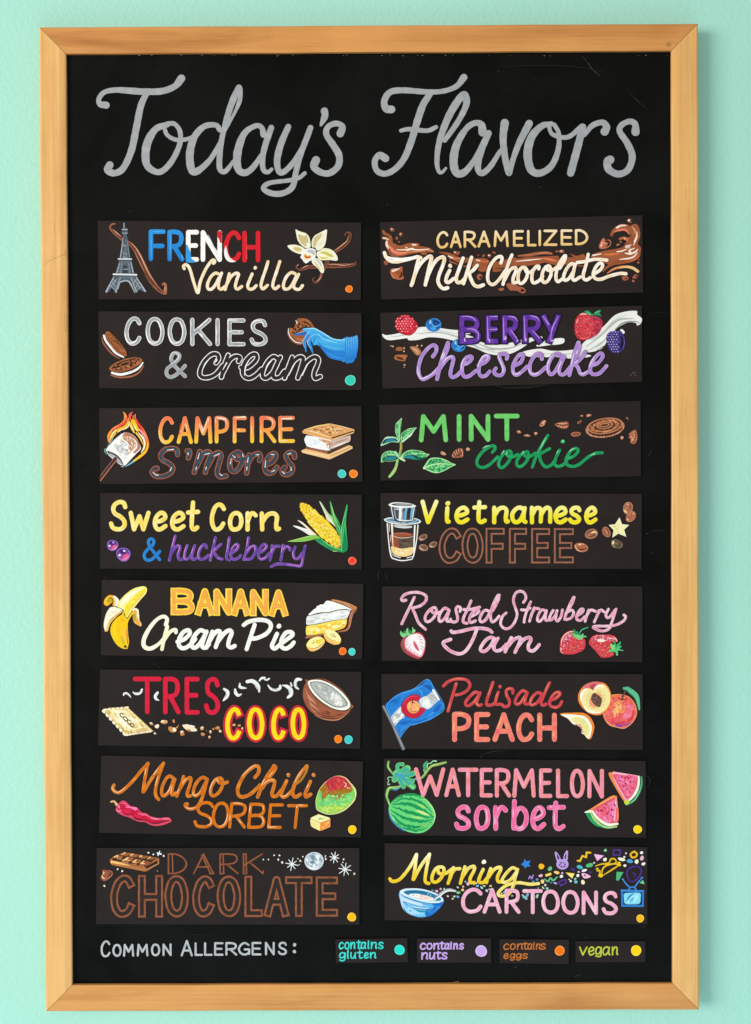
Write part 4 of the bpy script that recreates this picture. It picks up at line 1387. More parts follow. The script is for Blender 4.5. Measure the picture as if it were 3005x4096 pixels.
# ---- Tres Coco
org(360, 2640)
s = flavor('60,56 1602,70 1594,523 47,504', 'dark card lettered TRES COCO with halved coconut and coconut cracker')
org(380, 2650, 560)
Art(s, 'cracker_drawing')
fill('82,565 170,535 380,522 680,800 660,825 370,862', 'd9bd78', False)
mottle('110,570 190,545 370,535 640,800 380,840', 60, (14, 30), 'e8d49a/f2e6c0/d4b468/c9a858/ecdcae', 45, 1.8)
fill('170,560 360,560 575,775 360,800', 'efe2b4', False)
mottle('180,565 350,568 555,765 370,790', 50, (12, 26), 'f6efd6/e2cf90/d8c078/fbf7e6', 45, 2)
fill('240,600 340,600 480,735 400,745', 'd9bf72', False)
mottle('200,580 340,570 500,730 400,770', 26, (8, 20), 'efe4ba/cdb05c/f7f0d6', 45, 2)
for k in range(7):
    t = k / 6
    blob(105 + 240 * t, 580 + 262 * t, 27, 14, 50, 'f6ecd0')
    if k < 6:
        blob(125 + 240 * t, 600 + 262 * t, 9, 5, 45, '3a2a14')
for k in range(9):
    t = k / 8
    blob(385 + 275 * t, 852 - 46 * t, 22, 13, -8, random.choice(('f8eede', 'f2dfc0', 'e8c8a8')))
    if k < 8:
        blob(400 + 270 * t, 838 - 40 * t, 9, 5, 0, '3a2a14')
for k in range(6):
    t = k / 5
    blob(120 + 255 * t, 556 - 26 * t, 27, 11, -6, 'f8efc8')
    if k < 5:
        blob(148 + 235 * t, 550 - 22 * t, 10, 5, 0, '4a3818')
for k in range(8):
    t = k / 7
    blob(400 + 245 * t, 556 + 232 * t, 26, 10, 44, 'f6e3a4')
    blob(418 + 245 * t, 572 + 232 * t, 8, 4, 44, '4a3818')
for cx, cy, oo in ((318, 622, 0), (362, 664, 1), (404, 702, 0), (440, 738, 1)):
    q = [(cx + 25 * math.cos(math.radians(a)) * .8 + 10 * math.sin(math.radians(a)), cy + 24 * math.sin(math.radians(a))) for a in (range(0, 360, 40) if oo else range(-30, -330, -40))]
    S(q, 11, '4f3a1e', closed=bool(oo))
A.done()
FW1 = 'eceeea,dfe2e0,f8f8f4'
for p, w in (('340,385 345,365 375,362 405,385 425,412', [16, 20, 22, 20, 8]), ('452,350 480,370 525,365 548,340 556,318', [16, 24, 28, 28, 24]), ('740,355 715,395 725,430 755,445', [30, 38, 34, 12]),
             ('1525,312 1565,345 1560,395 1515,450', [26, 44, 42, 14])):
    Art(s, 'coconut_flake_drawing')
    S(p, w, FW1)
    S({'3': '345,375 380,375 415,405', '4': '465,355 520,355 545,335', '7': '735,365 728,410 745,435', '1': '1545,350 1550,390 1530,425'}[p[0]], [3, 9, 3], 'b0b6b6')
    A.done()
org(920, 2650, 560)
for p, w in (('62,318 70,360 100,388 135,372', [24, 40, 34, 14]), ('118,245 118,285 150,298 195,302', [14, 34, 28, 10]), ('205,225 260,218 310,245 340,290 346,345', [38, 46, 44, 40, 18]),
             ('348,215 375,185 410,180', [16, 28, 26]), ('408,200 435,205 465,190', [14, 24, 18]), ('448,265 485,310 540,325 590,305 595,275', [12, 24, 30, 34, 30]),
             ('622,268 680,285 722,330 720,380 685,412', [14, 40, 46, 46, 28]), ('718,240 728,275', [16, 20]), ('840,200 795,200 772,240 778,285 808,312', [26, 40, 34, 32, 18])):
    Art(s, 'coconut_flake_drawing')
    S(p, w, FW1)
    for q in ('290,260 325,310', '690,310 705,360', '785,230 785,285', '500,310 560,322'):
        if any(math.hypot(a[0] - b[0], a[1] - b[1]) < 45 for a in pts_of(p) for b in pts_of(q)):
            S(q, [8, 16], 'b6bcbc')
    A.done()
Art(s, 'coconut_drawing')
fill('900,235 930,210 1420,480 1428,550 1380,610 1280,680 1160,682 1060,650 960,580 890,490 862,390 872,290', 'a35c42,945038')
for k in range(16):
    a = k / 15
    x, y = 885 + 60 * a, 290 + 200 * a
    S([(x, y), (x + 30, y + 70), (x + 110 + 30 * a, y + 150)], [3, 7, 3], random.choice(('c98a6c', '7c4430', 'b87050', 'd8a084')))
for p in ('1020,590 1120,630 1240,635', '1080,590 1180,610', '1250,625 1320,605', '1060,640 1160,660 1280,660', '1120,575 1180,590', '1300,570 1390,560'):
    S(p, [3, 9, 9, 3][:len(p.split()) + 1], '3a241c')
S('1000,620 1120,670 1280,672 1400,590', [3, 8, 8, 3], 'd09878')
S('1000,190 1130,205 1300,310 1400,420', [4, 16, 16, 6], '8a4a38')
rim = '925,215 1020,197 1120,215 1240,270 1340,350 1420,455 1428,530 1380,572 1300,575 1200,548 1080,480 990,400 935,310'
fill(rim, '5a4428')
fill('925,222 1020,202 1115,220 1230,276 1330,356 1408,455 1418,520 1372,556 1300,560 1200,532 1090,465 1000,385 940,300', 'f4f4ea')
fill('945,240 1020,222 1110,240 1210,290 1300,365 1375,450 1388,500 1330,528 1240,525 1150,480 1060,410 980,320', '4a4c4a')
fill('955,246 1020,230 1105,248 1205,298 1295,372 1365,455 1376,498 1325,520 1242,516 1155,472 1066,402 985,315', 'b4b7b4')
mottle('965,255 1100,255 1290,380 1360,470 1320,510 1160,460 1000,320', 60, (10, 26), 'a8acaa/bcbfba/a0a5a4/cacbc4/b2b5b1', 35, 2.2, 20)
mottle('1120,300 1290,385 1365,470 1320,512 1240,500 1180,400', 22, (8, 16), 'e8ebe4/f4f6ee/d4d8d4', 110, 2.4, 25)
A.done()
org(360, 2640)
Art(s, 'lettering', 'red capitals TRES')
word('TRES', '254 424 432 537 559 650 672 770', (97, 318, 99, 324), [(28, 'b8303c'), (25, 'd51d3c,cc1a38')], jit=.6)
A.done()
Art(s, 'lettering', 'yellow capitals COCO outlined in red')
SQ = True
word('COCO', '786 908 914 1043 1057 1169 1171 1290', (264, 487, 266, 483), [(54, 'b62c3a'), (49, 'cc2440,be2038')], jit=.2)
word('COCO', '798 896 926 1031 1069 1157 1183 1278', (276, 475, 278, 471), [(29, 'e0901c'), (25, 'f8d81c,f5d014')], jit=.2)
SQ = False
A.done()
org(380, 2650, 560)
CRB = 'e8c49c/d9a470/f0dcc0/c98a50'
pieces(s, 'crumb_drawing', '668,722,24,15,30 735,752,24,26 820,700,38,26,10 915,790,46,36,20 932,690,15,20 1030,830,28,28,40 1120,775,78,34,18 1080,745,40,20,10 1265,775,20,24 1275,845,22,22 1365,815,16 1400,782,13 1450,770,28,20,20 1480,810,17 1355,880,16 970,765,13 988,742,7 710,835,15,10 1318,800,5 700,808,4', CRB, [('665,712,14,8 740,740,14,12 800,690,18,12 940,790,20,24 1270,762,10 1025,815,12 1150,750,40,10,15 1350,872,8 1478,802,9', 'f6ead6/fbf2e2'), ('890,780,20,14 1110,800,30,12,10 1050,848,14,8 1280,858,14,8 1460,780,12,8 830,715,14,8', 'b87440/c88446')])
org(920, 2650, 560)
pieces(s, 'crumb_drawing', '50,735,18,16 112,742,18,16 148,775,13,13', CRB)
dot(s, 1278, 902, 47, 'f6780e', 'f9a050')
dot(s, 1400, 908, 50, '3cc4c4', '74d4d2')

# ---- Mango Chili sorbet
org(360, 2980)
s = flavor('67,62 1612,97 1598,545 53,518', 'dark card lettered Mango Chili SORBET with red pepper and mango')
MG = [(21, 'e8a060'), (18, 'd8740f,c8640c,e2841c')]
MH = (5, 'ffcf9c', -3, -2, 1)
Art(s, 'lettering', 'orange script words Mango Chili')
org(430, 3030, 500, 945)
trace('50,208 41,236 70,264 110,254 190,180 260,96 308,45; 306,45 285,150 270,260; 274,260 340,152 400,72 426,42; 422,46 386,150 364,240 368,290 388,317; 494,152 470,140 440,166 413,230 413,280 434,288 470,250 500,172; 510,164 492,230 488,282 518,268; 576,144 556,210 524,292; 541,250 582,182 622,152 632,170 616,230 602,276 612,294 630,288; 748,160 720,150 682,180 656,230 652,276 672,288 706,260 742,190; 755,164 736,240 706,330 670,378 622,388 592,370 590,352 604,352; O850,155 816,170 786,225 782,274 806,290 846,260 872,206 866,166; 830,160 846,190 880,195 908,185', [(24, 'e8a060'), (21, 'd8740f,c8640c,e2841c')], (6, 'ffcf9c', -5, -3, 1))
org(920, 3030, 360, 945)
trace('815,100 800,150 752,230 705,272', [(26, '94702a'), (18, 'b07a20')])
trace('264,208 300,160 304,106 276,87 225,112 152,182 97,282 82,350 97,398 140,413 220,380 318,290; 474,90 478,116 420,200 350,275; 464,86 430,140 382,210 342,290 292,414; 332,330 382,262 440,237 470,252 460,312 442,376 456,408 500,394 542,340; 596,245 566,310 542,370 552,411 592,404 658,342; D615,182; 808,90 760,142 702,232 668,320 662,384 692,413 742,384; 846,250 816,320 792,380 802,413 848,386; D880,182', [(36, 'e8a060'), (31, 'd8740f,c8640c,e2841c')], (9, 'ffcf9c', -6, -4, 1))
A.done()
org(360, 2980)
Art(s, 'lettering', 'orange capitals SORBET')
word('SORBET', '612 734 720 826 816 926 928 1036 1046 1146 1164 1288', (328, 490, 350, 496), [(18, 'e0944c'), (16, 'd8740f,c8640c')], slant=.1, hl=(5, 'ffcf9c', -3, -3, 1))
A.done()
org(400, 3180, 320)
Art(s, 'chili_pepper_drawing')
S('235,135 300,130 350,195', [36, 42, 56], 'e6bf90,d8a878')
fill('330,290 350,230 400,160 470,112 540,130 630,215 700,240 790,270 855,345 960,375 1060,435 1220,470 1330,460 1430,460 1485,515 1470,550 1330,610 1180,635 1050,615 940,560 800,545 700,505 600,455 500,430 400,380 340,330', 'cf4860')
fill('350,290 400,180 470,140 540,160 620,240 720,270 790,300 850,370 950,400 1040,460 1200,500 1330,500 1430,490 1440,520 1300,560 1150,575 1010,560 900,520 760,500 690,440 600,410 500,395 400,350', 'c81440,b8123a')
for p, w, c in (('430,170 500,165 570,220 640,250', [10, 26, 24, 10], 'f06a98'), ('540,250 640,255 740,280', [14, 30, 70], 'f576ac'), ('350,285 380,330 440,315', [14, 34, 20], 'f07aa4'), ('395,225 400,255', [40, 40], 'f2709c'), ('420,360 460,370', [20, 20], 'e8608c'),
                ('780,365 860,400 960,410 1010,450', [10, 24, 22, 14], 'f07098'), ('1040,470 1140,490 1240,495', [16, 30, 14], 'f286a4'), ('1270,495 1360,490 1440,495', [10, 24, 14], 'f28aa6'),
                ('690,430 730,480 850,510 980,520', [10, 26, 20, 8], '2c0a18'), ('1000,550 1060,575 1180,580 1300,555 1430,525', [6, 22, 24, 18, 6], '3a0c1e'), ('490,380 560,408 660,405', [6, 16, 6], '4a0e22'), ('660,340 720,340', [10, 8], '5a1226')):
    S(p, w, c)
mottle('460,280 640,290 640,380 520,380', 8, (14, 30), 'e0244a/d41c46', 20, 1.8)
mottle('700,380 900,440 960,490 740,450', 8, (12, 22), 'e0244a/d41c46', 20, 1.8)
A.done()
org(1240, 3060, 240)
Art(s, 'mango_drawing')
mg = '158,1040 175,900 240,710 310,590 480,420 640,320 760,290 880,300 1000,350 1120,480 1220,590 1275,720 1278,830 1240,960 1130,1100 980,1230 800,1320 620,1358 450,1350 250,1270 180,1200'
fill(mg, 'e7dc98')
mg2 = '170,1040 190,900 255,710 330,590 490,430 640,335 760,305 880,315 980,365 1090,490 1180,600 1235,720 1245,830 1205,950 1100,1080 960,1205 790,1300 620,1338 450,1328 260,1250 190,1180'
fill(mg2, '86d45e,7acc66')
fill('320,600 490,430 640,335 760,305 880,315 985,370 1080,490 1150,600 1180,680 1100,760 1000,770 880,800 820,930 760,900 700,850 520,820 400,900 320,1010 330,780 270,680', 'a8701c')
fill('420,520 500,430 640,335 760,305 880,315 985,370 1080,490 1130,600 920,650 740,690 640,760 480,760', 'c02c40')
mottle('400,540 640,350 880,330 1060,500 1100,600 700,680 600,740 460,740', 70, (16, 36), 'c8304c/d4463e/b4283c/dc5238/d23a50/a83438', 70, 1.7)
mottle('300,660 500,500 520,760 380,860', 30, (14, 30), 'b4761a/a0661a/c47c20/98621c', 80, 1.8)
mottle('520,740 700,680 1100,660 1170,720 900,780 800,900 700,820', 30, (14, 30), 'a8781c/b86a1c/947420/7e7a2c', 80, 1.8)
mottle('330,1060 480,880 700,860 820,950 1000,790 1170,800 1170,940 1000,1120 500,1130 300,1120', 60, (18, 40), '6fdc84/74d08c/80e07c/62c87c/8ee488', 20, 1.7)
mottle('220,1120 500,1100 900,1080 1150,960 1000,1170 780,1290 500,1310 250,1230', 50, (16, 34), 'a4dc50/b8e44c/dcdc58/92d458/e4e06a', -10, 1.9)
mottle('320,600 900,700 1180,680 1160,820 820,960 330,1000', 90, (7, 16), 'a08a30/b07a28/8f9a3c/c0603a/a8801f/7fae58/b86a2c', 70, 1.6)
mottle('420,480 880,330 1120,520 1100,640 600,720', 60, (7, 15), 'cf3848/b8303c/dc5a48/c4502e/d8445a', 70, 1.6)
mottle('240,1000 500,880 1170,860 1100,1100 600,1260 260,1220', 90, (7, 16), '74d884/9ade60/64c87a/b4e060/88d46c/d4de62', 15, 1.8)
S('270,1120 330,960 270,760', [20, 40, 30], '6cc884')
S('430,1250 640,1280 850,1240', [10, 26, 10], 'd8d050')
S('360,500 640,325 760,298', [4, 12, 6], 'd86a6a')
S('860,315 980,350 1100,480', [8, 26, 34], 'f4d0a4')
S('1150,540 1240,650 1262,800 1230,930', [8, 34, 36, 10], 'f3e4a4')
blobs('525,830,30,28 640,850,50,30,0 750,845,36,26,40 900,820,36,26 945,930,26 760,890,22', 'a8e49c/8cdc90')
blobs('945,465,18 990,500,22 1045,615,28,22 975,580,22 1105,630,18 1000,545,18', 'f0b88c/f8d8b0')
A.done()
Art(s, 'mango_cube_drawing')
fill('10,1530 30,1440 240,1345 540,1440 562,1470 565,1680 540,1700 340,1790 260,1800 60,1700 25,1650', 'f4d088', False)
fill('40,1450 240,1352 535,1440 540,1480 310,1570 60,1480', 'eef0b4', False)
mottle('80,1455 240,1365 500,1440 300,1550', 22, (10, 24), 'f8f8d8/d8dc80/e4e898', 10, 2)
blobs('290,1462,50,24 260,1490,40,14 370,1468,46,10', 'a4b03c/b8c050')
fill('20,1500 60,1490 270,1590 270,1790 60,1680', 'f2e49a', False)
mottle('30,1520 250,1600 250,1760 60,1670', 18, (12, 26), 'f8ecb8/d8e098/f4d890', 30, 1.6)
fill('290,1590 555,1485 562,1670 340,1785 280,1790', 'f28a2c', False)
mottle('300,1610 540,1510 550,1660 330,1770', 24, (12, 30), 'f9b070/f07a14/fbc890/ee8a30', 80, 1.8)
S('40,1475 290,1575 540,1480', [4, 9, 4], '7a5a34')
A.done()
dot(s, 1168, 1768, 118, 'fcc508', 'fbd65a')

# ---- Dark Chocolate
org(360, 3350)
s = flavor('40,62 1590,62 1590,515 36,511', 'dark card lettered DARK CHOCOLATE with chocolate bar and full moon')
BR = '884e34,92573b,7c452e'
Art(s, 'lettering', 'thin brown capitals DARK')
word('DARK', '459 574 608 734 764 878 902 1026', (93, 217, 93, 216), [(9, BR)], jit=.6)
for p in ('486,98 490,210', '463,212 490,213', '660,104 712,212', '668,102 730,212', '706,213 732,212', '786,100 790,212', '768,213 792,212', '922,98 924,212', '904,213 926,212', '904,97 922,97'):
    L(p, 8, BR)
S('1010,205 1022,205 1024,196', 7, BR)
A.done()
Art(s, 'lettering', 'hollow brown capitals CHOCOLATE')
SQ = True
word('CHOCOLATE', '120 266 284 432 440 584 604 737 748 893 912 1021 1028 1175 1152 1314 1333 1464', (218, 473, 230, 466), [(46, BR)], jit=.2)
word('CHOCOLATE', '132 254 296 420 452 572 616 725 760 881 924 1009 1040 1163 1164 1302 1345 1452', (230, 461, 242, 454), [(22, CARDC)], jit=.2)
SQ = False
A.done()
org(380, 3370, 320)
Art(s, 'chocolate_bar_drawing')
fill('312,350 385,290 510,235 590,205 715,212 1330,325 1332,425 1070,590 1020,595 350,460 318,420', 'a8683a,9c5c34', False)
fill('380,300 520,235 1270,320 1180,405 1050,500 740,440 360,360', '35221a', False)
for p in ('505,250 600,205 715,212 690,262 640,285', '385,310 480,258 585,285 560,330 450,330', '705,280 770,235 912,250 890,290 840,305 740,300', '540,400 690,295 805,320 780,380 700,390',
          '905,305 960,262 1112,275 1080,320 990,335', '740,430 860,335 975,355 920,430 860,420', '1060,345 1150,290 1278,305 1200,355', '900,470 1010,365 1168,400 1060,480 1030,465'):
    fill(p, 'a25f36,8f5330', False)
for p in ('455,300 560,330 560,360 470,350', '560,400 700,390 690,435', '760,440 870,425 850,470', '900,470 1010,455 1020,490'):
    fill(p, '9a6a4a', False)
for p, w in (('545,250 625,212', [6, 26]), ('390,305 468,265 465,305', [14, 26, 14]), ('580,370 690,305 650,345', [24, 22, 14]), ('640,352 715,370', [18, 14]), ('730,270 785,240', [10, 26]), ('920,300 965,268 970,300', [14, 24, 10]),
             ('790,400 860,345 830,385', [22, 16, 12]), ('800,395 858,412', [20, 16]), ('950,430 1018,375 990,410', [22, 16, 12]), ('960,425 1025,435', [24, 18]), ('1090,335 1150,298', [10, 22])):
    S(p, w, 'f6c888')
fill('330,365 360,375 560,415 765,485 740,492 540,465 360,420 345,435 325,400', 'f2bd72', False)
fill('360,430 1050,520 1050,590 1010,592 360,462', 'ab6d3e,b8783f', False)
fill('1050,500 1290,370 1300,420 1060,540', '1c1512', False)
L('1065,575 1320,430', 22, 'b07a4c')
L('1310,345 1308,430', 22, 'a8704a')
L('1190,400 1310,340', 20, 'a86a44')
A.done()
Art(s, 'chocolate_drop_drawing')
fill('160,565 200,560 260,572 320,568 370,610 368,660 320,720 240,780 190,795 130,750 125,700 160,640', '9c5a42,8a4c36')
S('280,600 330,610 320,660 270,705', [6, 20, 26, 8], '3a2018')
S('300,575 360,620 340,690 230,775', [4, 14, 16, 8], 'b47458')
S('175,600 190,625 165,655', [14, 26, 10], 'f3c890')
S('150,680 165,720 205,745', [14, 24, 14], 'f6d4a0')
A.done()
Art(s, 'star_drawing')
STW = 'f0f1f2'
for a, b in (((1340, 178), (1305, 268)), ((1288, 212), (1372, 242)), ((1300, 240), (1370, 225))):
    L([a, b], 20, STW)
A.done()
pieces(s, 'star_dot', '1108,208,18 1210,243,17 1422,274,19 472,547,18 566,588,20 198,893,21 1290,583,8', 'efefec/e8ddc4')
org(360, 3350)
for x, y, r in ((1192, 157, 35), (1443, 117, 30), (1505, 187, 40)):
    Art(s, 'star_drawing')
    for a in (10, 55, 100, 145):
        ca, sa = math.cos(math.radians(a)), math.sin(math.radians(a))
        k = random.uniform(.85, 1.1)
        L([(x - ca * r * k, y - sa * r * k), (x + ca * r * k, y + sa * r * k)], [4, 6, 4], 'eceef2')
    A.done()
pieces(s, 'star_dot', '1024,129,4 1054,129,4 1088,104,5 1119,105,5 1112,129,6 1135,146,7 1257,112,4 1242,137,6 1228,124,4 1390,108,4 1392,126,6 1388,115,3 1497,128,5 1492,146,4 1560,213,6 1236,158,3', 'eef0f2/e4dcc8')
Art(s, 'moon_drawing')
blob(1323, 138, 56, 54, 0, 'dfe6ea', .01, 32)
blob(1323, 138, 52, 50, 0, 'a9bac6', .01, 32)
ring = [(1323 + 50 * math.cos(a / 10), 138 + 48 * math.sin(a / 10)) for a in range(63)]
mottle(ring, 60, (4, 11), 'c9d5dc/8499a8/b9c7d0/6e8494/e4ecf0', 30, 1.5, 60)
S('1285,165 1310,180 1345,182', [4, 14, 4], 'e8eef2')
S('1300,105 1320,120 1312,150', [4, 12, 5], '6d8496')
A.done()
dot(s, 1545, 468, 26, 'f7bb10', 'f9cf58')
# ------------------------------------------------------------------ flavour cards, right column
# ---- Caramelized Milk Chocolate
org(1490, 830)
s = flavor('44,86 1593,46 1597,501 52,543', 'dark card lettered CARAMELIZED Milk Chocolate with a flowing chocolate splash')
CH = 'a35c3a,96522f'
org(1500, 840, 560)
Art(s, 'chocolate_splash_drawing')
fill('85,245 105,235 130,268 180,290 205,330 210,380 230,395 290,420 340,410 400,390 510,392 525,408 520,425 600,435 660,455 702,490 690,500 600,500 480,510 380,530 290,548 220,540 160,490 130,430 125,370 160,350 150,310 100,290', CH)
S('170,420 210,480 270,510 370,510', [14, 36, 34, 12], 'e8806e')
S('200,440 260,500 480,490 620,470 690,492', [4, 10, 10, 14, 8], 'e89064')
S('255,470 330,470 420,465 520,470 640,460', [8, 14, 16, 12, 8], 'f9e6d4')
S('365,445 380,440', [12, 10], 'f6e0cc')
S('445,410 485,412', [20, 18], 'f4dcc8')
S('380,470 450,455', [26, 20], 'f6e4d0')
S('98,330 130,335 160,350', [22, 24, 14], 'f2c89c')
S('140,370 140,410 160,450', [20, 30, 16], 'f4dcc4')
fill('135,490 200,530 290,555 370,545 320,560 220,560', '84604a')
S('760,498 860,520 930,560 1010,600 1060,610', [10, 26, 60, 60, 20], CH)
S('870,545 940,575', [16, 14], 'f8e2d0')
S('880,575 1000,570', [8, 18], 'd87a5a')
S('885,605 970,640', [20, 14], CH)
S('1050,600 1090,590', [60, 60], CH)
S('1050,665 1085,662', [18, 16], CH)
fill('1150,580 1220,570 1290,570 1350,600 1330,650 1310,720 1240,725 1200,690 1140,670', CH)
fill('1400,620 1500,600 1652,560 1700,640 1560,680 1500,700 1490,720 1400,730 1390,690', CH)
S('1420,690 1500,690 1600,680', [6, 12, 8], '3a2820')
S('1200,590 1240,600', [18, 14], 'f0d0b0')
S('1250,605 1330,610', [14, 20], 'c96f45')
org(2050, 830, 560)
S('70,572 200,560 340,538 465,545', [18, 34, 34, 22], 'b0694a,a35c3a')
S('300,545 400,528 460,540', [6, 12, 6], 'd08a6a')
fill('-20,620 60,605 180,585 330,580 480,572 545,575 545,630 520,680 450,665 380,650 300,670 160,690 60,690 -20,700', CH)
S('45,636 180,622 345,606', [8, 16, 6], 'fbe8d8')
S('360,600 430,610 510,630', [14, 26, 18], 'e87c58')
fill('680,545 760,570 840,550 860,600 850,650 740,670 640,680 610,640 650,590 720,585', CH)
S('780,690 860,690', [14, 12], CH)
fill('935,560 1010,530 1110,505 1220,490 1290,470 1345,430 1372,385 1350,370 1300,375 1255,382 1262,358 1310,342 1370,352 1400,330 1385,300 1340,275 1260,280 1200,302 1180,340 1155,335 1165,290 1220,225 1300,195 1390,215 1430,270 1412,230 1400,208 1460,195 1495,240 1508,320 1495,380 1480,430 1515,475 1512,530 1495,590 1420,640 1300,665 1200,680 1120,720 1065,765 1090,710 1130,675 1075,650 940,600', CH)
for p, w, c in (('1195,290 1250,270 1330,265 1385,320', [8, 26, 26, 10], 'e07c64'), ('1230,240 1280,215 1340,212', [20, 22, 12], 'fbe4d4'), ('1260,375 1320,365 1365,400 1320,460', [6, 26, 34, 12], 'c96e50'), ('1320,360 1330,370', [14, 14], 'f0b890'),
                ('1470,285 1465,350 1430,420 1370,465', [6, 22, 24, 8], 'f9e4d6'), ('1410,225 1445,270 1450,310', [6, 14, 6], 'e8b890'), ('1390,480 1330,460 1440,440', [6, 16, 8], 'f6dccc'), ('1235,522 1290,515 1355,488', [14, 18, 8], 'f9e4d8'),
                ('1330,540 1400,545 1380,510 1440,480', [12, 26, 20, 8], 'fbe8dc'), ('1385,548 1440,530 1480,495', [14, 26, 10], 'f8e0d4'), ('1265,612 1380,600 1440,575 1475,530', [8, 18, 18, 8], 'fae6dc'), ('1340,640 1440,612 1490,575', [6, 14, 10], 'd86c44'),
                ('950,565 1045,548', [18, 12], 'fbe6da'), ('1085,555 1150,555 1255,545', [18, 26, 10], 'd9763f'), ('1300,480 1350,430 1400,360', [6, 20, 6], '8a4a30'), ('1400,340 1420,420 1390,470', [6, 26, 8], '8f4e2f'), ('1130,680 1250,650 1400,620', [10, 14, 6], '8a4a2c')):
    S(p, w, c)
S('1120,775 1200,725 1300,700 1400,705', [10, 26, 26, 14], 'dd7c50,e8a468')
S('1250,720 1340,700 1420,715 1480,755', [6, 26, 34, 32], 'f0c88c,e8b878')
A.done()
org(1500, 840, 560)
pieces(s, 'chocolate_drop_drawing', '203,232,28,24,30 308,288,23,22 258,333,17,19 285,377,13,12 133,622,29,27 580,515,36,15,0 960,508,38,22,30 990,500,12 1220,535,10 1282,540,20,14,-20 1352,540,24,22 1405,503,24,13,25 1235,788,36,34 1492,936,32,20,-5', 'a35c42/98543a', [('205,238,14,11 312,292,12 1245,795,11,18 1262,800,6', '2a1a14'), ('200,228,9,8 300,285,9,9 945,500,12,9 1345,535,12,9 1398,532,8', 'f0c8a8/f6e0d0')], .08)
Art(s, 'chocolate_drop_drawing')
fill('180,730 200,690 270,690 320,668 328,760 342,800 320,822 270,822 210,795', 'ab6244')
fill('240,740 300,720 310,780 270,775', '9a4e2e')
S('290,795 315,770 310,730', [14, 22, 8], '221410')
S('210,720 250,705 290,690', [26, 22, 8], 'f4dcc8')
S('190,740 210,790 240,810', [6, 12, 6], 'e88060')
A.done()
Art(s, 'chocolate_drop_drawing')
fill('1550,880 1600,860 1660,880 1700,900 1760,920 1780,965 1740,985 1690,960 1640,950 1600,950 1570,920', 'a35c42')
blobs('1740,950,16,22,60', '221410')
A.done()
org(2050, 830, 560)
pieces(s, 'chocolate_drop_drawing', '1383,157,30,24,10 1245,440,24,11,-25 1277,405,12 525,518,18,12 580,518,34,18,-10 1330,835,38,30 1450,815,34,24,-20 1425,868,15,14 1485,650,13,12 1490,615,8', 'a35c42/b06a4a', [('1398,158,11,13 1340,840,12,9 1465,812,14,10', '2a1a14'), ('1375,153,14,13 575,515,8', 'f2dcc8')], .08)
Art(s, 'chocolate_drop_drawing')
fill('1020,455 1050,385 1075,358 1100,385 1140,378 1165,410 1150,460 1090,488 1035,488', 'b06a50')
fill('1085,400 1125,388 1152,415 1140,450 1105,465 1130,420', '1f1410')
S('1075,375 1060,420 1050,465', [10, 36, 24], 'e07a60')
S('1058,410 1045,455', [8, 18], 'f3c4ac')
blobs('1088,420,7', 'f6d0a8')
A.done()
org(1490, 830)
Art(s, 'lettering', 'small cream capitals CARAMELIZED')
word('CARAMELIZED', '377 449 457 527 538 614 620 697 715 805 829 894 912 969 976 999 1008 1092 1110 1181 1194 1274', (140, 243, 128, 222), [(15, 'f4d9a0'), (13, 'f0e0c0>f0cf90>eab868')], jit=1)
A.done()
org(1500, 840, 560)
Art(s, 'lettering', 'white script words Milk Chocolate')
MC = 'fbf4ec,f8e6cc,fdf8f4'
SHD = '1a1614'
mk = [('S', '112,505 135,560 190,605 270,610 360,590 440,570 500,555 540,565'), ('S', '520,560 490,680 460,800 430,890'), ('S', '440,870 490,720 560,610 640,550 668,560 655,620 630,720 595,885'),
      ('S', '600,860 650,720 720,600 795,555 820,580 800,660 760,760 745,840 770,900 810,930 858,920'), ('S', '882,715 850,780 838,840 870,855 930,810'), ('D', '888,660'),
      ('S', '1040,570 1000,680 960,800 975,855 1020,850 1055,815'), ('S', '1140,560 1100,690 1045,870'), ('S', '1208,655 1160,710 1105,750'), ('S', '1110,750 1135,820 1170,885 1220,905 1280,885'),
      ]
ink([(k, [(x + 9, y + 8) for x, y in pts_of(p)]) for k, p in mk if k == 'S'][1:9], [(36, SHD)])
ink(mk, [(42, MC)], (12, 'f0c890', 5, 4, 1))
S('150,550 220,575 330,585 480,560', [10, 36, 40, 30], 'fdfaf6')
org(1490, 830)
org(1940, 990, 520, 945)
trace('116,114 125,78 110,66 76,82 37,136 20,200 27,252 60,270 102,235 150,166; 196,55 166,130 131,268; 141,240 182,166 220,147 225,170 206,220 206,256 230,254; O286,145 256,160 241,210 246,254 270,261 300,225 308,176; 290,155 305,180 330,180 356,160; 390,156 392,137 370,142 346,180 341,235 356,259 396,240 420,210; O456,135 426,166 413,215 426,253 455,245 480,196 475,147; 441,142 456,165 490,165 526,142; 586,62 576,100 542,152; 580,60 546,106 521,170 516,225 531,249 562,230; 658,126 626,121 591,160 571,214 581,239 611,225 646,170; 652,136 641,190 636,224 651,239 692,215; 750,50 736,120 716,190 716,224 736,237 766,220; 670,110 722,104 800,87 886,93; 790,196 840,161 855,126 831,116 801,150 786,200 806,229 846,231 900,210 980,190 1024,192', [(24, MC)], (6, 'f2c68c', 3, 2, 1))
org(1490, 830)
blob(458, 343, 9, 8, 0, 'f8e0d0')
A.done()

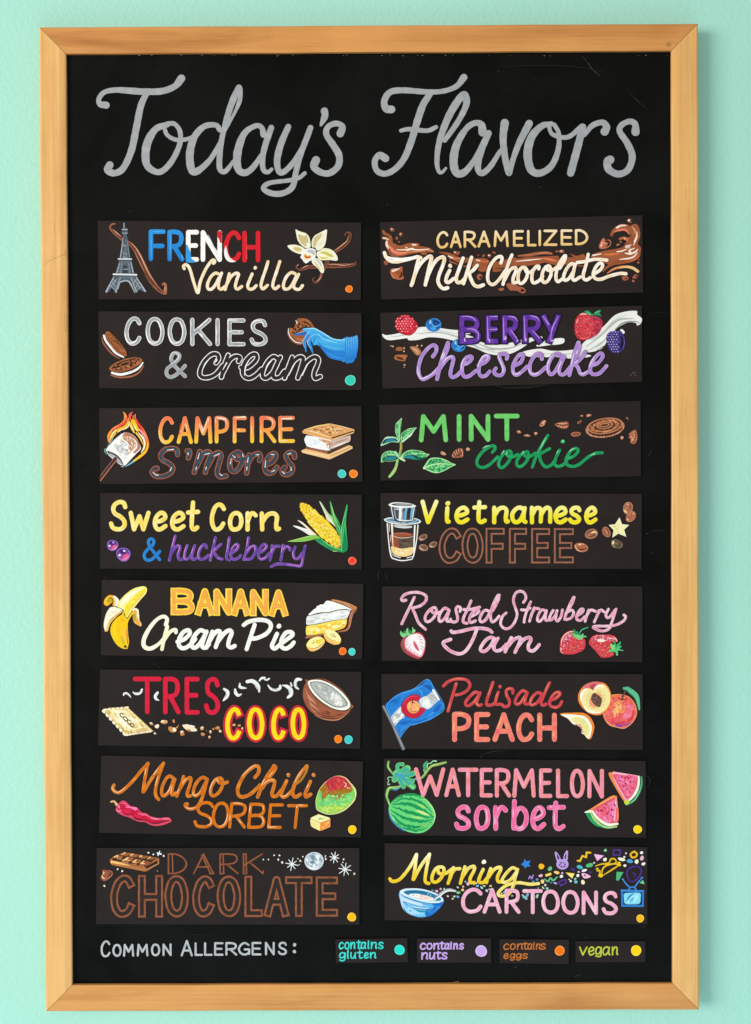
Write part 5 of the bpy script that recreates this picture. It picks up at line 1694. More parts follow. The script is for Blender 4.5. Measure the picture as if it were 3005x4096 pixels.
# ---- Berry Cheesecake
org(1490, 1190)
s = flavor('46,90 1590,48 1592,497 60,537', 'dark card lettered BERRY Cheesecake with a white cream swirl and berries')
Art(s, 'cream_swirl_drawing')
WM = 'eff0ec,e4e5e2'
fill('58,215 80,222 120,218 180,205 240,190 290,174 380,178 470,190 540,192 575,188 585,200 575,215 550,218 600,235 640,262 720,280 800,270 880,250 960,232 1000,230 998,245 940,260 880,300 820,330 760,342 680,330 610,300 560,285 500,262 460,250 400,238 330,235 270,250 215,252 205,240 160,246 100,252 68,238', WM)
fill('885,322 985,302 1060,314 1150,312 1215,298 1250,262 1310,215 1370,165 1430,105 1500,82 1560,80 1562,100 1590,125 1582,155 1560,165 1555,150 1500,150 1440,185 1390,250 1355,300 1300,320 1240,328 1290,345 1200,362 1100,352 1020,352 920,348', WM)
fill('1000,262 1060,245 1125,240 1132,262 1110,275 1040,282 975,290 970,280', WM)
S('260,215 380,205 480,225 560,262 640,300 720,310', [3, 9, 9, 12, 12, 4], 'b4b8b6')
S('300,195 400,195 500,215', [3, 6, 3], 'c6cac8')
S('600,262 700,300 800,300 880,275', [3, 9, 9, 3], 'a6aaa6')
S('620,290 720,322 800,318', [3, 7, 3], 'cacdc8')
S('90,235 170,225 250,205', [3, 5, 3], 'bcc0bc')
S('1000,330 1120,335 1240,322', [3, 7, 3], 'c4c7c4')
S('1260,290 1340,230 1400,170 1460,130 1540,125', [3, 10, 14, 12, 4], 'b2b6b3')
S('1430,190 1480,150 1550,142 1575,150', [4, 9, 9, 4], '8f9492')
S('1280,310 1350,270 1390,225', [4, 12, 4], 'b8bcba')
S('1350,215 1420,140 1500,100', [3, 7, 3], 'd0d3d0')
S('1310,322 1370,285', [3, 5], '4a4a46')
fill('1260,245 1330,205 1330,225 1300,248', 'c4cccb')
S('1470,195 1480,205', [18, 18], 'f4f4f0')
A.done()
Art(s, 'raspberry_drawing')
rb = '135,165 142,130 165,110 195,102 225,115 262,150 268,175 250,205 225,222 195,222 165,205 145,190'
fill(rb, 'bd2034')
for j in range(8):
    for i in range(8):
        x, y = 142 + i * 17 + (8 if j % 2 else 0), 112 + j * 15
        if inside(x, y, pts_of(rb)):
            blob(x, y, 8.5, 8, 0, random.choice(('d22c40', 'c42236', 'dc4050')), .08, 10)
            if x + y < 400 or random.random() < .5:
                blob(x - 1, y - 2, 3.4, 4.4, 10, random.choice(('f6a8ac', 'f3c4c0', 'ee8088')), .08, 8)
S('158,140 172,128 185,120', [3, 10, 3], '6e0f1e')
S('140,180 170,210 220,222', [3, 8, 4], 'a81a34')
A.done()
for x, y, r in ((361, 162, 45), (508, 283, 42)):
    Art(s, 'blueberry_drawing')
    blob(x, y, r, r * .9, 0, '3a8fd8', .02, 24)
    blob(x, y, r * .93, r * .83, 0, '2368b4>2a7cc8', .02, 24)
    fill([(x + a * r, y + b * r) for a, b in ((-.1, -.55), (.4, -.6), (.75, -.3), (.45, -.1), (.1, -.05))], '0d2f66')
    S([(x - .1 * r, y - .6 * r), (x + .05 * r, y - .1 * r), (x + .55 * r, y - .05 * r), (x + .85 * r, y - .4 * r)], [3, 6, 6, 3], '1c4f96')
    S([(x - .3 * r, y - .4 * r), (x - .1 * r, y + .1 * r), (x + .4 * r, y + .2 * r), (x + .9 * r, y - .1 * r)], [2, 4, 4, 2], '7cc0f0')
    S([(x + .1 * r, y - .3 * r), (x + .45 * r, y - .25 * r)], [3, 6], '2a6cb4')
    S([(x - .4 * r, y - .55 * r), (x - .45 * r, y - .25 * r)], [8, 10], 'a8d4f4')
    fill([(x + a * r, y + b * r) for a, b in ((-.45, .4), (.1, .3), (.4, .55), (0, .7))], '4ba0e4')
    S([(x + .3 * r, y + .6 * r), (x + .7 * r, y + .25 * r)], [3, 9], '113f80')
    A.done()
Art(s, 'strawberry_drawing')
sb = '1192,175 1196,140 1210,110 1235,92 1262,92 1290,108 1330,112 1354,135 1358,160 1340,205 1300,235 1260,250 1235,253 1205,235 1194,205'
fill(sb, 'c02c3c')
fill('1300,115 1335,118 1350,140 1352,165 1335,200 1305,225 1320,170', '8f3050')
fill('1196,175 1200,140 1215,112 1240,97 1270,105 1300,125 1310,165 1290,210 1250,240 1215,230 1198,200', 'd23c46')
mottle(sb, 60, (4, 9), 'd8485a/c42a34/e05c62/cc3440', 60, 1.5)
S('1225,100 1245,96 1262,100', [4, 9, 4], 'f4c8c0')
S('1204,150 1212,130', [5, 7], 'f0a8a4')
S('1225,240 1260,240 1285,225', [3, 6, 3], 'e07078')
for x, y in ((1238, 112), (1270, 118), (1295, 115), (1222, 128), (1250, 132), (1282, 130), (1312, 122), (1212, 155), (1235, 150), (1262, 152), (1292, 148), (1325, 128), (1205, 178), (1228, 178), (1255, 180), (1283, 172), (1312, 165), (1338, 150), (1198, 200), (1222, 205), (1248, 205), (1275, 200), (1303, 190), (1330, 185), (1215, 228), (1240, 228), (1268, 222), (1295, 213)):
    blob(x + 1, y - 3, 5, 4, 0, 'e4747c', .1, 8)
    blob(x, y, 3.6, 3, 30, '3a0c14', .1, 8)
fill('1250,82 1275,78 1300,98 1325,78 1350,76 1340,90 1350,110 1320,104 1290,106 1268,100', '2f8f58')
S('1262,84 1285,100', [3, 8], '67c48c')
S('1342,80 1315,90', [3, 8], '5cba84')
A.done()
Art(s, 'blackberry_drawing')
bk = '1380,250 1384,220 1405,203 1440,197 1470,205 1484,235 1486,270 1480,305 1455,325 1425,325 1400,312 1386,285'
fill(bk, '3c2c78')
for j in range(9):
    for i in range(7):
        x, y = 1390 + i * 15 + (7 if j % 2 else 0), 206 + j * 14.5
        if inside(x, y, pts_of(bk)):
            blob(x, y, 7.4, 7.2, 0, random.choice(('4a3a92', '33276c', '544aa8')), .06, 10)
            blob(x, y, 5, 4.6, 0, '251c50', .06, 8)
            if x < 1455:
                blob(x - 1, y - 2, 3.2, 3.2, 0, random.choice(('cfc4ee', 'a898dc', 'e4dcf4')), .06, 8)
S('1470,225 1476,265 1465,305', [4, 20, 6], '17122c')
S('1480,225 1486,265 1478,305', [2, 6, 2], '6a58b4')
A.done()
Art(s, 'crumb_drawing')
fill('137,302 150,292 175,295 178,312 155,316 138,312', '9c5c3c')
A.done()
Art(s, 'crumb_drawing')
fill('132,345 150,338 205,340 200,355 188,376 135,366', 'a96840')
fill('140,348 175,356 185,370 150,362', '4a2a18')
A.done()
Art(s, 'crumb_drawing')
fill('222,292 262,292 288,320 280,338 262,342 245,325', 'b07850')
S('235,298 262,315 270,335', [4, 10, 4], 'd8a884')
A.done()
pieces(s, 'crumb_drawing', '110,286,4 121,289,5 187,299,5 186,318,6,4 265,285,5 291,285,5 190,398,5 187,412,3', 'e0b48c/d8a070')
Art(s, 'lettering', 'violet capitals BERRY')
bz = '505 646 662 748 758 870 880 1004 992 1114'
SQ = True
word('BERRY', bz, (101, 282, 95, 274), [(43, '1d1428')], jit=.2)
word('BERRY', '511 640 668 742 764 864 886 998 998 1108', (107, 276, 101, 268), [(31, '43207c'), (26, '6a3aa4,5a3094,7846b0')], jit=.2)
SQ = False
for q in ('527,112 560,112 590,120 612,140', '556,185 600,190 625,215 622,250', '678,116 682,250', '692,114 735,112', '690,190 735,188', '772,118 776,250', '800,112 840,118 856,140', '815,190 850,240', '896,114 900,250', '930,108 970,118 984,140', '945,195 985,240', '1006,110 1040,160', '1096,112 1062,180 1050,250'):
    S(q, [3, 7, 3][:max(2, len(q.split()))], 'b995e0')
blobs('545,250,5,12 690,255,5,10 785,240,6,12 905,250,5,10 855,255,5,8 1060,255,8,6', 'c8a8e8')
A.done()
Art(s, 'lettering', 'lilac script word Cheesecake')
T1 = '176,164 204,120 204,82 180,67 136,92 82,162 56,240 54,308 82,357 122,348 182,310 240,246; 308,48 300,102 262,190; 306,46 284,100 254,185 234,262 212,358; 240,262 292,192 338,166 352,190 336,260 326,318 346,343 386,324 426,280; 428,238 480,216 510,182 500,162 460,178 430,232 428,300 450,338 490,330 546,286; 568,240 620,216 655,178 645,157 610,172 576,232 571,300 592,333 630,328 664,292; 810,184 814,157 786,142 752,147 746,172 770,230 785,276 770,318 736,326 707,310 702,286 716,266'
T2 = '62,242 115,212 134,162 120,142 82,172 52,232 47,290 70,322 112,304 170,250; 295,185 288,147 256,142 216,182 192,240 196,298 226,320 270,308 330,256; 464,172 440,142 402,152 362,202 347,265 362,312 396,308 440,240 470,172; 486,165 462,220 442,280 456,318 492,312 540,252; 612,46 614,92 582,182; 608,44 590,92 566,182 550,252 531,323; 670,125 632,180 572,236; 576,222 606,262 622,304 652,318 700,290; 716,246 780,216 818,162 800,137 762,162 717,232 712,290 736,316 790,308 850,246'
for ps, h in (([(37, '2a2236')], None), ([(31, 'd8c0ea'), (26, 'b48cd6,a67cca,bc98dc')], (8, 'f3e4f8', -6, -4, 1))):
    org(1650, 1350, 440, 945)
    trace(T1, ps, h)
    org(2030, 1350, 440, 945)
    trace(T2, ps, h)
org(1490, 1190)
A.done()
Art(s, 'smudge')
blobs('1525,457,9,5,30 1545,447,10,6,-20 1550,462,9,5 1537,446,6,8', '413d3e/454142')
A.done()

# ---- Mint Cookie
org(1490, 1570)
s = flavor('40,73 1582,51 1584,494 48,520', 'dark card lettered MINT cookie with mint sprig and cookie crumbs')
org(1500, 1580, 560)
Art(s, 'mint_sprig_drawing')
MD, MM, ML = '17804e', '2a9a5c', 'a8e0a0'


def leaf(out, vein, d, nb, c1=MD, c2=MM, edge=ML, blue=None):
    fill(out, edge)
    p = pts_of(out)
    cx, cy = sum(q[0] for q in p) / len(p), sum(q[1] for q in p) / len(p)
    fill([(cx + (x - cx) * .88, cy + (y - cy) * .86) for x, y in p], c1 + '>' + c2)
    v = catmull(pts_of(vein), False, 6)
    mottle([(cx + (x - cx) * .95, cy + (y - cy) * .93) for x, y in p], nb * 7, (4, 7), '58bc72/7fd088/3aa662/14744a/9ce09a', math.degrees(math.atan2(d[1], d[0])), 3.0, 14)
    for i in range(nb):
        a = v[int(len(v) * (.08 + .84 * i / nb))]
        for sg in (-1, 1):
            q = [(a[0], a[1]), (a[0] + d[0] * .6 + sg * d[2] * .5, a[1] + d[1] * .6 + sg * d[3] * .5), (a[0] + d[0] + sg * d[2], a[1] + d[1] + sg * d[3])]
            if all(inside(x, y, p) for x, y in q):
                S(q, [5, 8, 3], random.choice(('7fd088', '5cc076', '8cd890')))
    S(vein, [4, 9, 5], edge)


fill('285,545 250,500 160,490 120,505 90,550 70,600 130,580 200,555 270,560', 'b8e4c8')
fill('270,548 200,550 110,575 85,580 110,530 170,510 240,515', '0f3a30')
fill('255,545 190,548 130,565 110,562 150,525 210,520', '2d78b8>1f8f62')
S('160,495 230,500 290,545', [4, 14, 10], '8fd0a0')
leaf('318,272 312,330 300,440 300,530 288,540 260,490 240,430 245,350 262,320 285,300', '310,290 290,400 296,530', (-22, 26, 14, 4), 9)
leaf('500,382 470,400 430,480 370,520 315,570 308,545 310,470 330,440 400,395 440,390', '490,390 400,450 315,555', (-26, 0, 10, 18), 7)
S('480,395 420,470 330,550', [4, 20, 16], 'c8ecd0')
S('305,560 310,620 296,690 285,740', [30, 30, 32, 26], '6a9a52')
S('300,560 303,620 288,720', [8, 12, 8], 'd0a868')
S('268,770 245,860 210,920 172,965', [26, 30, 36, 26], '8ed070,b0d88c')
S('272,775 252,850 205,930', [6, 12, 6], 'c8b070')
leaf('648,700 600,690 560,665 480,650 420,648 360,670 310,715 320,745 400,740 520,765 600,740 625,715', '640,702 480,690 330,725', (-24, -30, 6, 20), 9)
fill('335,735 400,705 470,710 530,740 620,730 570,765 480,765 400,750', '0f4a40')
fill('345,738 400,712 450,720 490,750 540,755 480,762 400,750', '2d80b0>1f8f62')
leaf('75,795 80,720 110,680 160,660 220,665 250,700 280,745 240,775 160,785 120,780', '90,730 170,700 275,745', (-14, -26, 4, 18), 6)
fill('95,765 150,725 210,715 275,745 230,772 150,780', '0f4038')
fill('110,762 160,732 220,725 255,748 210,765 150,772', '2d7cb4>1f8f62')
S('240,670 265,700 275,730', [22, 24, 16], '9ad8a4')
S('300,745 350,775', [32, 20], 'bfe4b0')
leaf('955,822 900,800 850,770 780,745 700,738 640,755 600,810 572,860 610,885 680,915 750,920 830,890 900,850', '950,824 850,815 700,815 580,862', (-34, -44, 4, 52), 12, '1f8f56', '3fae66')
S('950,824 800,812 690,822 578,862', [4, 12, 16, 14], 'b4e8a0')
blobs('580,862,14,12', 'd8ecc8')
A.done()
CR = 'b8795c/a8664a/c48868'
pieces(s, 'cookie_crumb_drawing', '805,690,32,22,15 1098,640,28,18,15', CR, [('815,688,14,10 1095,635,12,9', 'e0b090')])
Art(s, 'cookie_crumb_drawing')
fill('908,730 920,680 960,645 1010,628 1040,645 1042,710 1030,735 980,740 940,742', '9c5e46')
for p in ('925,690 945,730', '945,665 960,700', '970,648 980,680', '1000,640 1005,665', '985,720 1005,690 1025,690', '960,720 1000,700 1030,670'):
    S(p, 9, '3a2218')
for p in ('915,700 930,735', '935,672 952,705', '958,652 970,690', '985,640 992,665', '1015,640 1030,670 1035,720'):
    S(p, 10, 'cf957a')
A.done()
org(2050, 1600, 560)
pieces(s, 'cookie_crumb_drawing', '75,378,26,20,10 172,420,40,12,10 275,395,22,16 355,280,36,30,-50 375,255,22,18 790,262,28,16,-40 818,187,14,12 898,183,30,18,-25 1292,445,22,18 1352,217,18,8,40', CR, [('80,372,12,9 275,392,10,7 378,250,12,9 180,415,12,6 1292,440,9,7 900,180,12,8 365,270,8,14', 'e6bc98'), ('790,265,12,7,-40 345,290,6,16,-50 1345,222,8,5', '3a241a')])
Art(s, 'cookie_crumb_drawing')
fill('498,285 540,268 600,258 655,260 658,320 620,338 560,330 520,310', 'a4634a')
S('520,285 580,300 650,290', 9, '3a2218')
S('540,275 600,282 640,275', [6, 11, 6], 'e2b48e')
blobs('545,305,10 575,318,11 605,322,10 635,315,10', 'd49a78')
A.done()
Art(s, 'cookie_crumb_drawing')
fill('688,405 715,380 780,378 810,400 780,425 720,432', 'ae6e50')
S('715,405 750,392 785,402 750,415 715,405', 8, '3a2218')
A.done()
Art(s, 'cookie_crumb_drawing')
fill('1375,400 1450,352 1472,420 1468,480 1438,518 1395,505 1390,450', 'ac6b4e')
S('1445,375 1450,440 1425,500', 9, '2f1c14')
blobs('1432,380,9 1440,410,9 1440,440,9 1430,470,9', 'd8a284')
S('1400,425 1415,460 1405,490', [6, 12, 6], 'dca888')
S('1365,438 1390,445', [4, 10], 'c88a6a')
A.done()
Art(s, 'cookie_drawing')
blob(1092, 330, 232, 112, -8, '8c5a42', .01, 48)
blob(1092, 330, 222, 104, -8, '3a241a', .01, 48)
for k in range(26):
    a = math.radians(k * 9 - 20)
    x, y = 218 * math.cos(a), 100 * math.sin(a)
    c_, s_ = math.cos(math.radians(-8)), math.sin(math.radians(-8))
    blob(1094 + x * c_ - y * s_, 334 + x * s_ + y * c_, 16, 11, math.degrees(a) + 90, random.choice(('c08062', 'b07052', 'cc9070')), .1, 10)
blob(1092, 306, 212, 96, -8, 'bd7a56', .01, 48)
blob(1092, 306, 192, 82, -8, '5a3826', .01, 48)
for k in range(34):
    a = math.radians(k * 360 / 34)
    rr = random.uniform(.72, .86)
    x, y = 192 * rr * math.cos(a), 82 * rr * math.sin(a)
    blob(1092 + x, 306 + y - x * .14, random.uniform(15, 24), random.uniform(9, 14), random.uniform(-30, 20), random.choice(('c07a50', 'a8653f', 'cf9168')), .15, 9)
blob(1088, 298, 96, 44, -8, 'c8855c', .02, 30)
blob(1088, 298, 80, 33, -8, '35211a', .02, 30)
blob(1084, 296, 66, 24, -8, 'c07c56', .02, 30)
blob(1084, 297, 46, 12, -8, '4a2c1e', .02, 24)
A.done()
org(1490, 1570)
Art(s, 'lettering', 'light green capitals MINT')
word('MINT', '274 447 495 528 568 696 716 868', (128, 295, 125, 288), [(28, '6cc46c'), (25, '74d06e,68c464,7cd876')], jit=.8)
A.done()
Art(s, 'lettering', 'green script word cookie')
MKC = [(21, '2aa868'), (18, '1f9c5e,189053,2aa668')]
org(1880, 1720, 560, 945)
trace('152,150 170,127 164,108 135,112 82,151 50,200 52,238 86,253 132,234 188,182; O265,141 227,160 197,210 197,243 221,253 260,215 280,166; 246,147 256,175 290,180 322,165; O386,146 346,166 317,210 322,243 350,243 385,206 395,162; 361,151 371,175 400,180 442,156; 526,36 490,96 450,172 421,250; 538,126 510,141 466,166; 466,166 481,215 510,248 546,238 576,206; 605,136 581,185 571,224 591,246 630,234 652,206; 650,196 700,176 730,142 715,124 681,142 649,196 656,233 696,246 740,230 800,181 850,157 893,154', MKC)
org(1490, 1570)
for p in ('650,330 670,318 692,314', '760,365 775,345', '795,350 790,365', '880,365 890,350', '990,330 1010,290 1025,265', '1085,360 1095,345', '1160,350 1178,335 1195,330', '1285,372 1310,360'):
    S(p, [3, 7, 3][:max(2, len(p.split()))], '8ee0a8')
blob(1123, 289, 13, 12, 0, '2aa868')
blob(1122, 287, 7, 6, 0, '7cdca4')
A.done()

# ---- Vietnamese Coffee
org(1490, 1930)
s = flavor('48,62 1590,67 1588,511 49,503', 'dark card lettered Vietnamese COFFEE with filter over a glass of coffee')
Art(s, 'lettering', 'yellow word Vietnamese')
VY = 'f6f0b4>f4ec86>f0e02c>efdc18'
word('Vietnamese', '284 390 418 472 482 576 588 678 704 814 812 918 926 1064 1066 1156 1154 1234 1248 1330', (136, 246, 136, 248), [(25, 'f4ee9c>f0e440'), (21, VY)], PRINT, .05, cap=101, asc=.62, jit=1)
A.done()
Art(s, 'lettering', 'hollow brown capitals COFFEE')
SQ = True
word('COFFEE', '391 526 526 656 668 780 806 912 937 1048 1071 1188', (266, 479, 270, 476), [(40, '965f4a,9c664f')], jit=.2)
word('COFFEE', '401 516 536 646 678 770 816 902 947 1038 1081 1178', (276, 469, 280, 466), [(20, CARDC)], jit=.2)
SQ = False
A.done()
org(1500, 1940, 400)
Art(s, 'coffee_glass_drawing')
WH2 = 'eef0f0'
fill('200,630 720,650 690,900 640,1180 560,1240 440,1255 330,1220 270,1170 230,900', '2c2726')
fill('310,795 480,780 640,820 625,1040 440,1050 290,1020 265,860', '4a372c')
fill('262,830 310,840 385,880 390,1040 290,1020 265,985', '9c4a32')
fill('400,885 620,870 610,1030 420,1045', '5c4d40')
mottle('400,885 620,870 610,1030 420,1045', 24, (12, 26), '6a5a4a/4c4036/5a4a3c', 20, 1.8)
fill('300,790 470,782 600,800 635,825 560,850 450,862 350,850 310,835', '9a4e38')
S('330,800 470,800 600,822', [8, 20, 10], 'b06a54')
S('310,785 480,778 620,800 635,830 560,856 450,866', [4, 8, 10, 10, 8, 4], '17110f')
fill('272,1015 440,1050 635,1030 620,1130 560,1175 470,1185 380,1170 300,1130', 'f0cf8e')
mottle('290,1040 620,1050 600,1130 470,1170 310,1120', 26, (12, 24), 'f4dca4/e8c07c/f6e4ba', 0, 2)
S('300,1050 330,1110', [20, 20], 'e8d850')
fill('340,1160 470,1190 600,1160 540,1225 440,1215', '120e0e')
S('300,840 400,872 520,872 630,850', [6, 9, 9, 5], 'f6e4d4')
S('205,635 225,900 265,1170 340,1225 440,1248 560,1235 630,1190 690,900 715,660', [20, 16, 18, 20, 18, 18, 20, 14, 14], WH2)
S('660,670 650,900 640,1160', [26, 24, 14], WH2)
S('236,650 238,770', [12, 8], 'd8dce0')
S('282,650 290,850 300,1010', [38, 24, 10], 'f2e2d2')
S('262,830 258,930', [12, 8], 'e8c4ac')
S('262,1080 290,1160', [8, 10], 'd8e0f0')
S('310,1165 420,1200', [12, 14], WH2)
S('530,1205 620,1180', [14, 10], WH2)
S('705,655 690,850', [8, 5], 'efe4a0')
fill('320,655 480,665 620,680 610,705 480,715 340,695', 'c4c4c4')
S('330,690 480,708 600,698', [6, 10, 6], WH2)
fill('150,575 200,545 290,535 640,545 750,585 755,615 700,640 540,655 380,650 230,625', 'e6eef2')
fill('185,575 290,550 640,560 735,592 700,620 540,638 380,632 240,608', '6f93ac>2c3a48')
S('220,580 300,605 420,625', [8, 22, 8], 'a9c4d8')
S('330,585 450,605 600,590', [10, 20, 12], '1a2026')
S('540,625 640,610 710,585', [6, 18, 10], '9cc8e0')
S('440,620 520,630', [12, 10], 'b8d4e4')
fill('262,340 660,360 630,575 480,600 300,560', '3a3f44')
S('270,345 285,450 308,560', [14, 12, 12], WH2)
S('320,380 330,480 350,560', [20, 26, 20], '8a94a2')
S('360,400 370,480 380,550', [20, 24, 20], '4a525c')
S('420,395 420,480 415,580', [44, 46, 40], WH2)
S('455,440 460,560', [30, 26], '9a9ea4')
S('520,380 505,470 500,585', [40, 40, 36], '6fa8cc')
S('570,400 560,480 555,570', [44, 50, 40], '2e2b2a')
S('620,380 605,480 590,555', [36, 40, 20], '72acd0')
S('650,380 632,480 620,570', [12, 14, 12], WH2)
S('340,398 460,400', [14, 14], WH2)
S('370,570 480,592 620,578', [14, 18, 14], 'eaf0f2')
S('380,560 470,575', [6, 10], 'c4d4de')
fill('225,325 260,300 340,285 480,292 600,310 680,345 670,362 560,378 420,380 300,362 240,345', 'f0f2f2')
fill('270,318 360,300 480,302 590,318 630,335 540,348 420,345 310,335', '3a3c40')
fill('330,316 420,300 520,308 590,325 540,340 430,338', '9a9c9e')
S('480,375 620,372', [6, 10], 'b4c8d4')
A.done()
for x, y, rx, ry, r, c in ((795, 865, 76, 48, -25, '84624e'), (802, 1035, 78, 55, 10, '8a5f48'), (960, 985, 72, 46, -25, '8c6450')):
    Art(s, 'coffee_bean_drawing')
    blob(x, y, rx, ry, r, 'b08870', .02, 24)
    blob(x, y, rx * .88, ry * .84, r, c, .03, 24)
    blob(x + 15, y - 5, 44, 25, r, '6b4c3e')
    S({795: '740,880 760,905 800,890', 802: '740,1030 770,1060 810,1070', 960: '900,1000 930,1015 960,1010'}[x], [6, 17, 7], 'deb498')
    A.done()
org(2290, 1990, 320)
for x, y, rx, ry, r, c, marks in (
        (1205, 395, 92, 122, 35, 'ad684e', [('1240,330 1180,400 1130,440', [8, 30, 8], '8f4e36'), ('1190,368 1184,376', [20, 16], 'e8a888'), ('1258,325 1252,342', [24, 20], 'f0b8a0'), ('1140,448 1142,464', [28, 24], 'f0d0b0')]),
        (1145, 218, 102, 128, 15, 'a8664c', [('1190,150 1200,200 1180,250', [4, 16, 4], '2a1812'), ('1062,255 1090,290 1130,305', [16, 34, 14], 'f4d888'), ('1142,138 1138,156', [32, 26], 'e8a888'), ('1108,215 1102,245', [18, 18], 'd89878')]),
        (390, 750, 138, 100, -20, '9c6450', [('255,775 340,710 450,672 500,690', [4, 14, 14, 4], '2a1a14'), ('350,808 420,790 475,755', [8, 22, 8], '2e1c14'), ('320,790 400,730 490,720', [6, 20, 10], 'c88460'), ('400,725 450,705 495,735', [24, 32, 20], 'f4dc94')]),
        (700, 712, 82, 112, -25, '9e5c48', [('680,640 720,670 745,740', [4, 20, 4], '32190f'), ('650,650 710,700 715,770', [6, 22, 8], 'e09a78')]),
        (180, 1030, 142, 95, 12, 'ad6248', [('90,1030 180,1075 290,1045', [4, 26, 8], '2a140e'), ('60,1000 100,1080 190,1118', [20, 22, 6], 'e8ac90'), ('135,972 165,968', [34, 34], 'f4c890'), ('200,960 235,964', [16, 16], 'e8ac88')]),
        (915, 960, 122, 90, 18, '55493c', [('842,918 838,950', [44, 40], 'f0e4a0'), ('880,945 925,948', [50, 50], '84604c'), ('820,980 860,1010 895,1022', [6, 12, 4], 'c4b48c')])):
    Art(s, 'coffee_bean_drawing')
    blob(x, y, rx, ry, r, 'b9826a' if c != '55493c' else '8c7c62', .02, 28)
    blob(x, y, rx * .9, ry * .9, r, c, .03, 28)
    for p, w, k in marks:
        S(p, w, k)
    A.done()
Art(s, 'star_drawing')
st = [(970, 410), (1022, 550), (1170, 566), (1065, 665), (1110, 812), (948, 745), (820, 828), (848, 672), (748, 568), (880, 552)]
fill(st, 'f3f0d4', False)
fill([(955 + (x - 955) * .84, 640 + (y - 640) * .84) for x, y in st], 'f0eaa8', False)
mottle([(955 + (x - 955) * .8, 640 + (y - 640) * .8) for x, y in st], 50, (10, 26), 'ece6a0/f6f2c4/e0d988/f4eeb4', 40, 2)
A.done()

# ---- Roasted Strawberry Jam
org(1490, 2300)
s = flavor('57,67 1593,68 1593,514 56,506', 'dark card lettered Roasted Strawberry Jam in pink script with strawberries')
PK = [(19, 'f6d4e2'), (16, 'eeb2c8,e287a8,f3c8d8,dca0d0')]
PH = (4, 'd9648c', 2, 1, 1)
PH2 = (5, 'fbeef4', -4, -3, 1)
Art(s, 'lettering', 'pink script word Roasted')
org(1590, 2350, 460, 945)
trace('140,80 112,140 72,222 36,298; 70,104 46,109 34,95 56,62 110,42 180,42 233,67 233,110 190,149 122,169; 122,166 146,220 176,290 232,344; O310,165 271,180 232,230 232,273 260,279 300,245 320,197; 276,176 291,205 326,212 352,200; 418,180 386,171 351,215 341,260 356,280 391,250 424,192; 426,188 411,240 407,274 434,278; 515,196 519,167 496,157 481,180 491,225 495,264 476,283 446,279 437,260; 605,110 581,170 547,240 542,284 572,294; 545,181 600,180 676,161; 598,242 650,216 670,192 650,182 611,215 592,260 602,288 642,274; 758,196 720,187 691,220 677,260 691,283 725,265 760,206; 836,62 826,110 782,192; 826,64 801,110 771,190 766,250 781,283 811,264 836,235', [(23, 'f6d4e2'), (19, 'eeb2c8,e79ab6,f3c8d8,e0aacc')], PH)
org(1490, 2300)
A.done()
Art(s, 'lettering', 'pink script word Strawberry')
org(2010, 2350, 510, 945)
trace('156,110 174,80 164,42 130,27 96,46 82,96 96,150 109,200 90,258 55,298 15,303 -13,270 0,216 28,188; 210,106 186,160 166,220 161,256; 140,165 180,166 206,152; 236,150 216,200 201,250; 216,196 241,157 270,157; 318,171 291,166 266,205 260,243 281,248 310,211 325,171; 326,171 319,215 323,244 346,239; 376,170 356,205 347,239 370,234 395,201 405,171; 401,186 396,229 410,248 434,215 445,166; 531,72 520,110 482,180; 525,74 496,135 471,195 461,236; 482,182 514,167 528,190 510,224 476,238; 548,212 590,186 600,162 580,162 556,196 551,234 580,243 610,216; 640,166 626,205 613,250; 629,200 656,167 689,176; 715,171 701,210 681,255; 702,205 730,167 754,181; 786,160 767,200 777,223 800,214 835,166; 842,160 826,210 806,270 786,308 740,322 692,308 672,292 700,286 790,285 850,274 899,245 913,216 900,203', [(20, 'f6d4e2'), (17, 'eeb2c8,e79ab6,f3c8d8,e0aacc')], PH)
org(1490, 2300)
A.done()
Art(s, 'lettering', 'pink script word Jam')
org(1750, 2490, 440, 945)
trace('118,72 134,84 200,75 300,52 380,49 440,61 468,82; 335,66 311,130 272,205 231,253 181,268 112,244 58,196 52,168 80,156 114,144; 492,141 456,127 411,156 372,215 377,243 411,243 456,200 490,137; 520,135 491,185 486,225 511,243 551,229 592,186; 635,130 611,180 582,250; 602,210 651,151 698,127 714,141 696,190 667,254; 692,205 741,146 788,127 804,146 781,195 786,234 820,243 850,220 874,190', [(29, 'f6d4e2'), (24, 'eeb2c8,e79ab6,f3c8d8,d8a4d2')], (6, 'd9648c', 3, 2, 1))
org(1490, 2300)
A.done()
org(1580, 2480, 200)
Art(s, 'strawberry_drawing')
fill('270,590 340,560 500,480 640,420 740,395 850,420 930,490 1000,620 1025,720 1010,950 960,1120 900,1210 800,1278 650,1250 420,1140 270,1010 200,850 200,730', 'b84450')
fill('215,740 240,640 290,600 300,760 330,960 420,1080 340,1060 250,960', '85554a')
fill('275,640 330,600 320,780 350,960 300,900', 'e0484e')
fill('335,760 350,650 420,560 560,480 700,445 800,460 900,530 975,660 990,760 975,940 920,1130 850,1215 720,1180 560,1080 400,970 350,880', 'f6eef0')
fill('340,860 560,1040 840,1160 900,1060 960,900 975,960 920,1130 850,1215 720,1180 540,1080 390,970', 'f0b4c0')
for p in ('430,640 370,740', '460,720 370,850', '520,790 430,950', '540,920 520,1030', '720,530 860,560', '780,610 900,650', '800,700 920,770', '850,850 930,900', '840,930 890,970', '620,1000 660,1080', '720,1110 750,1140'):
    S(p, [14, 34, 14][:2], 'c796a8,d4a4b4')
S('590,640 680,640 760,760 810,980 840,1110', [10, 24, 30, 30, 10], 'fbf6f4')
S('570,680 580,800 640,930 800,1100', [10, 26, 26, 10], 'fbf4f4')
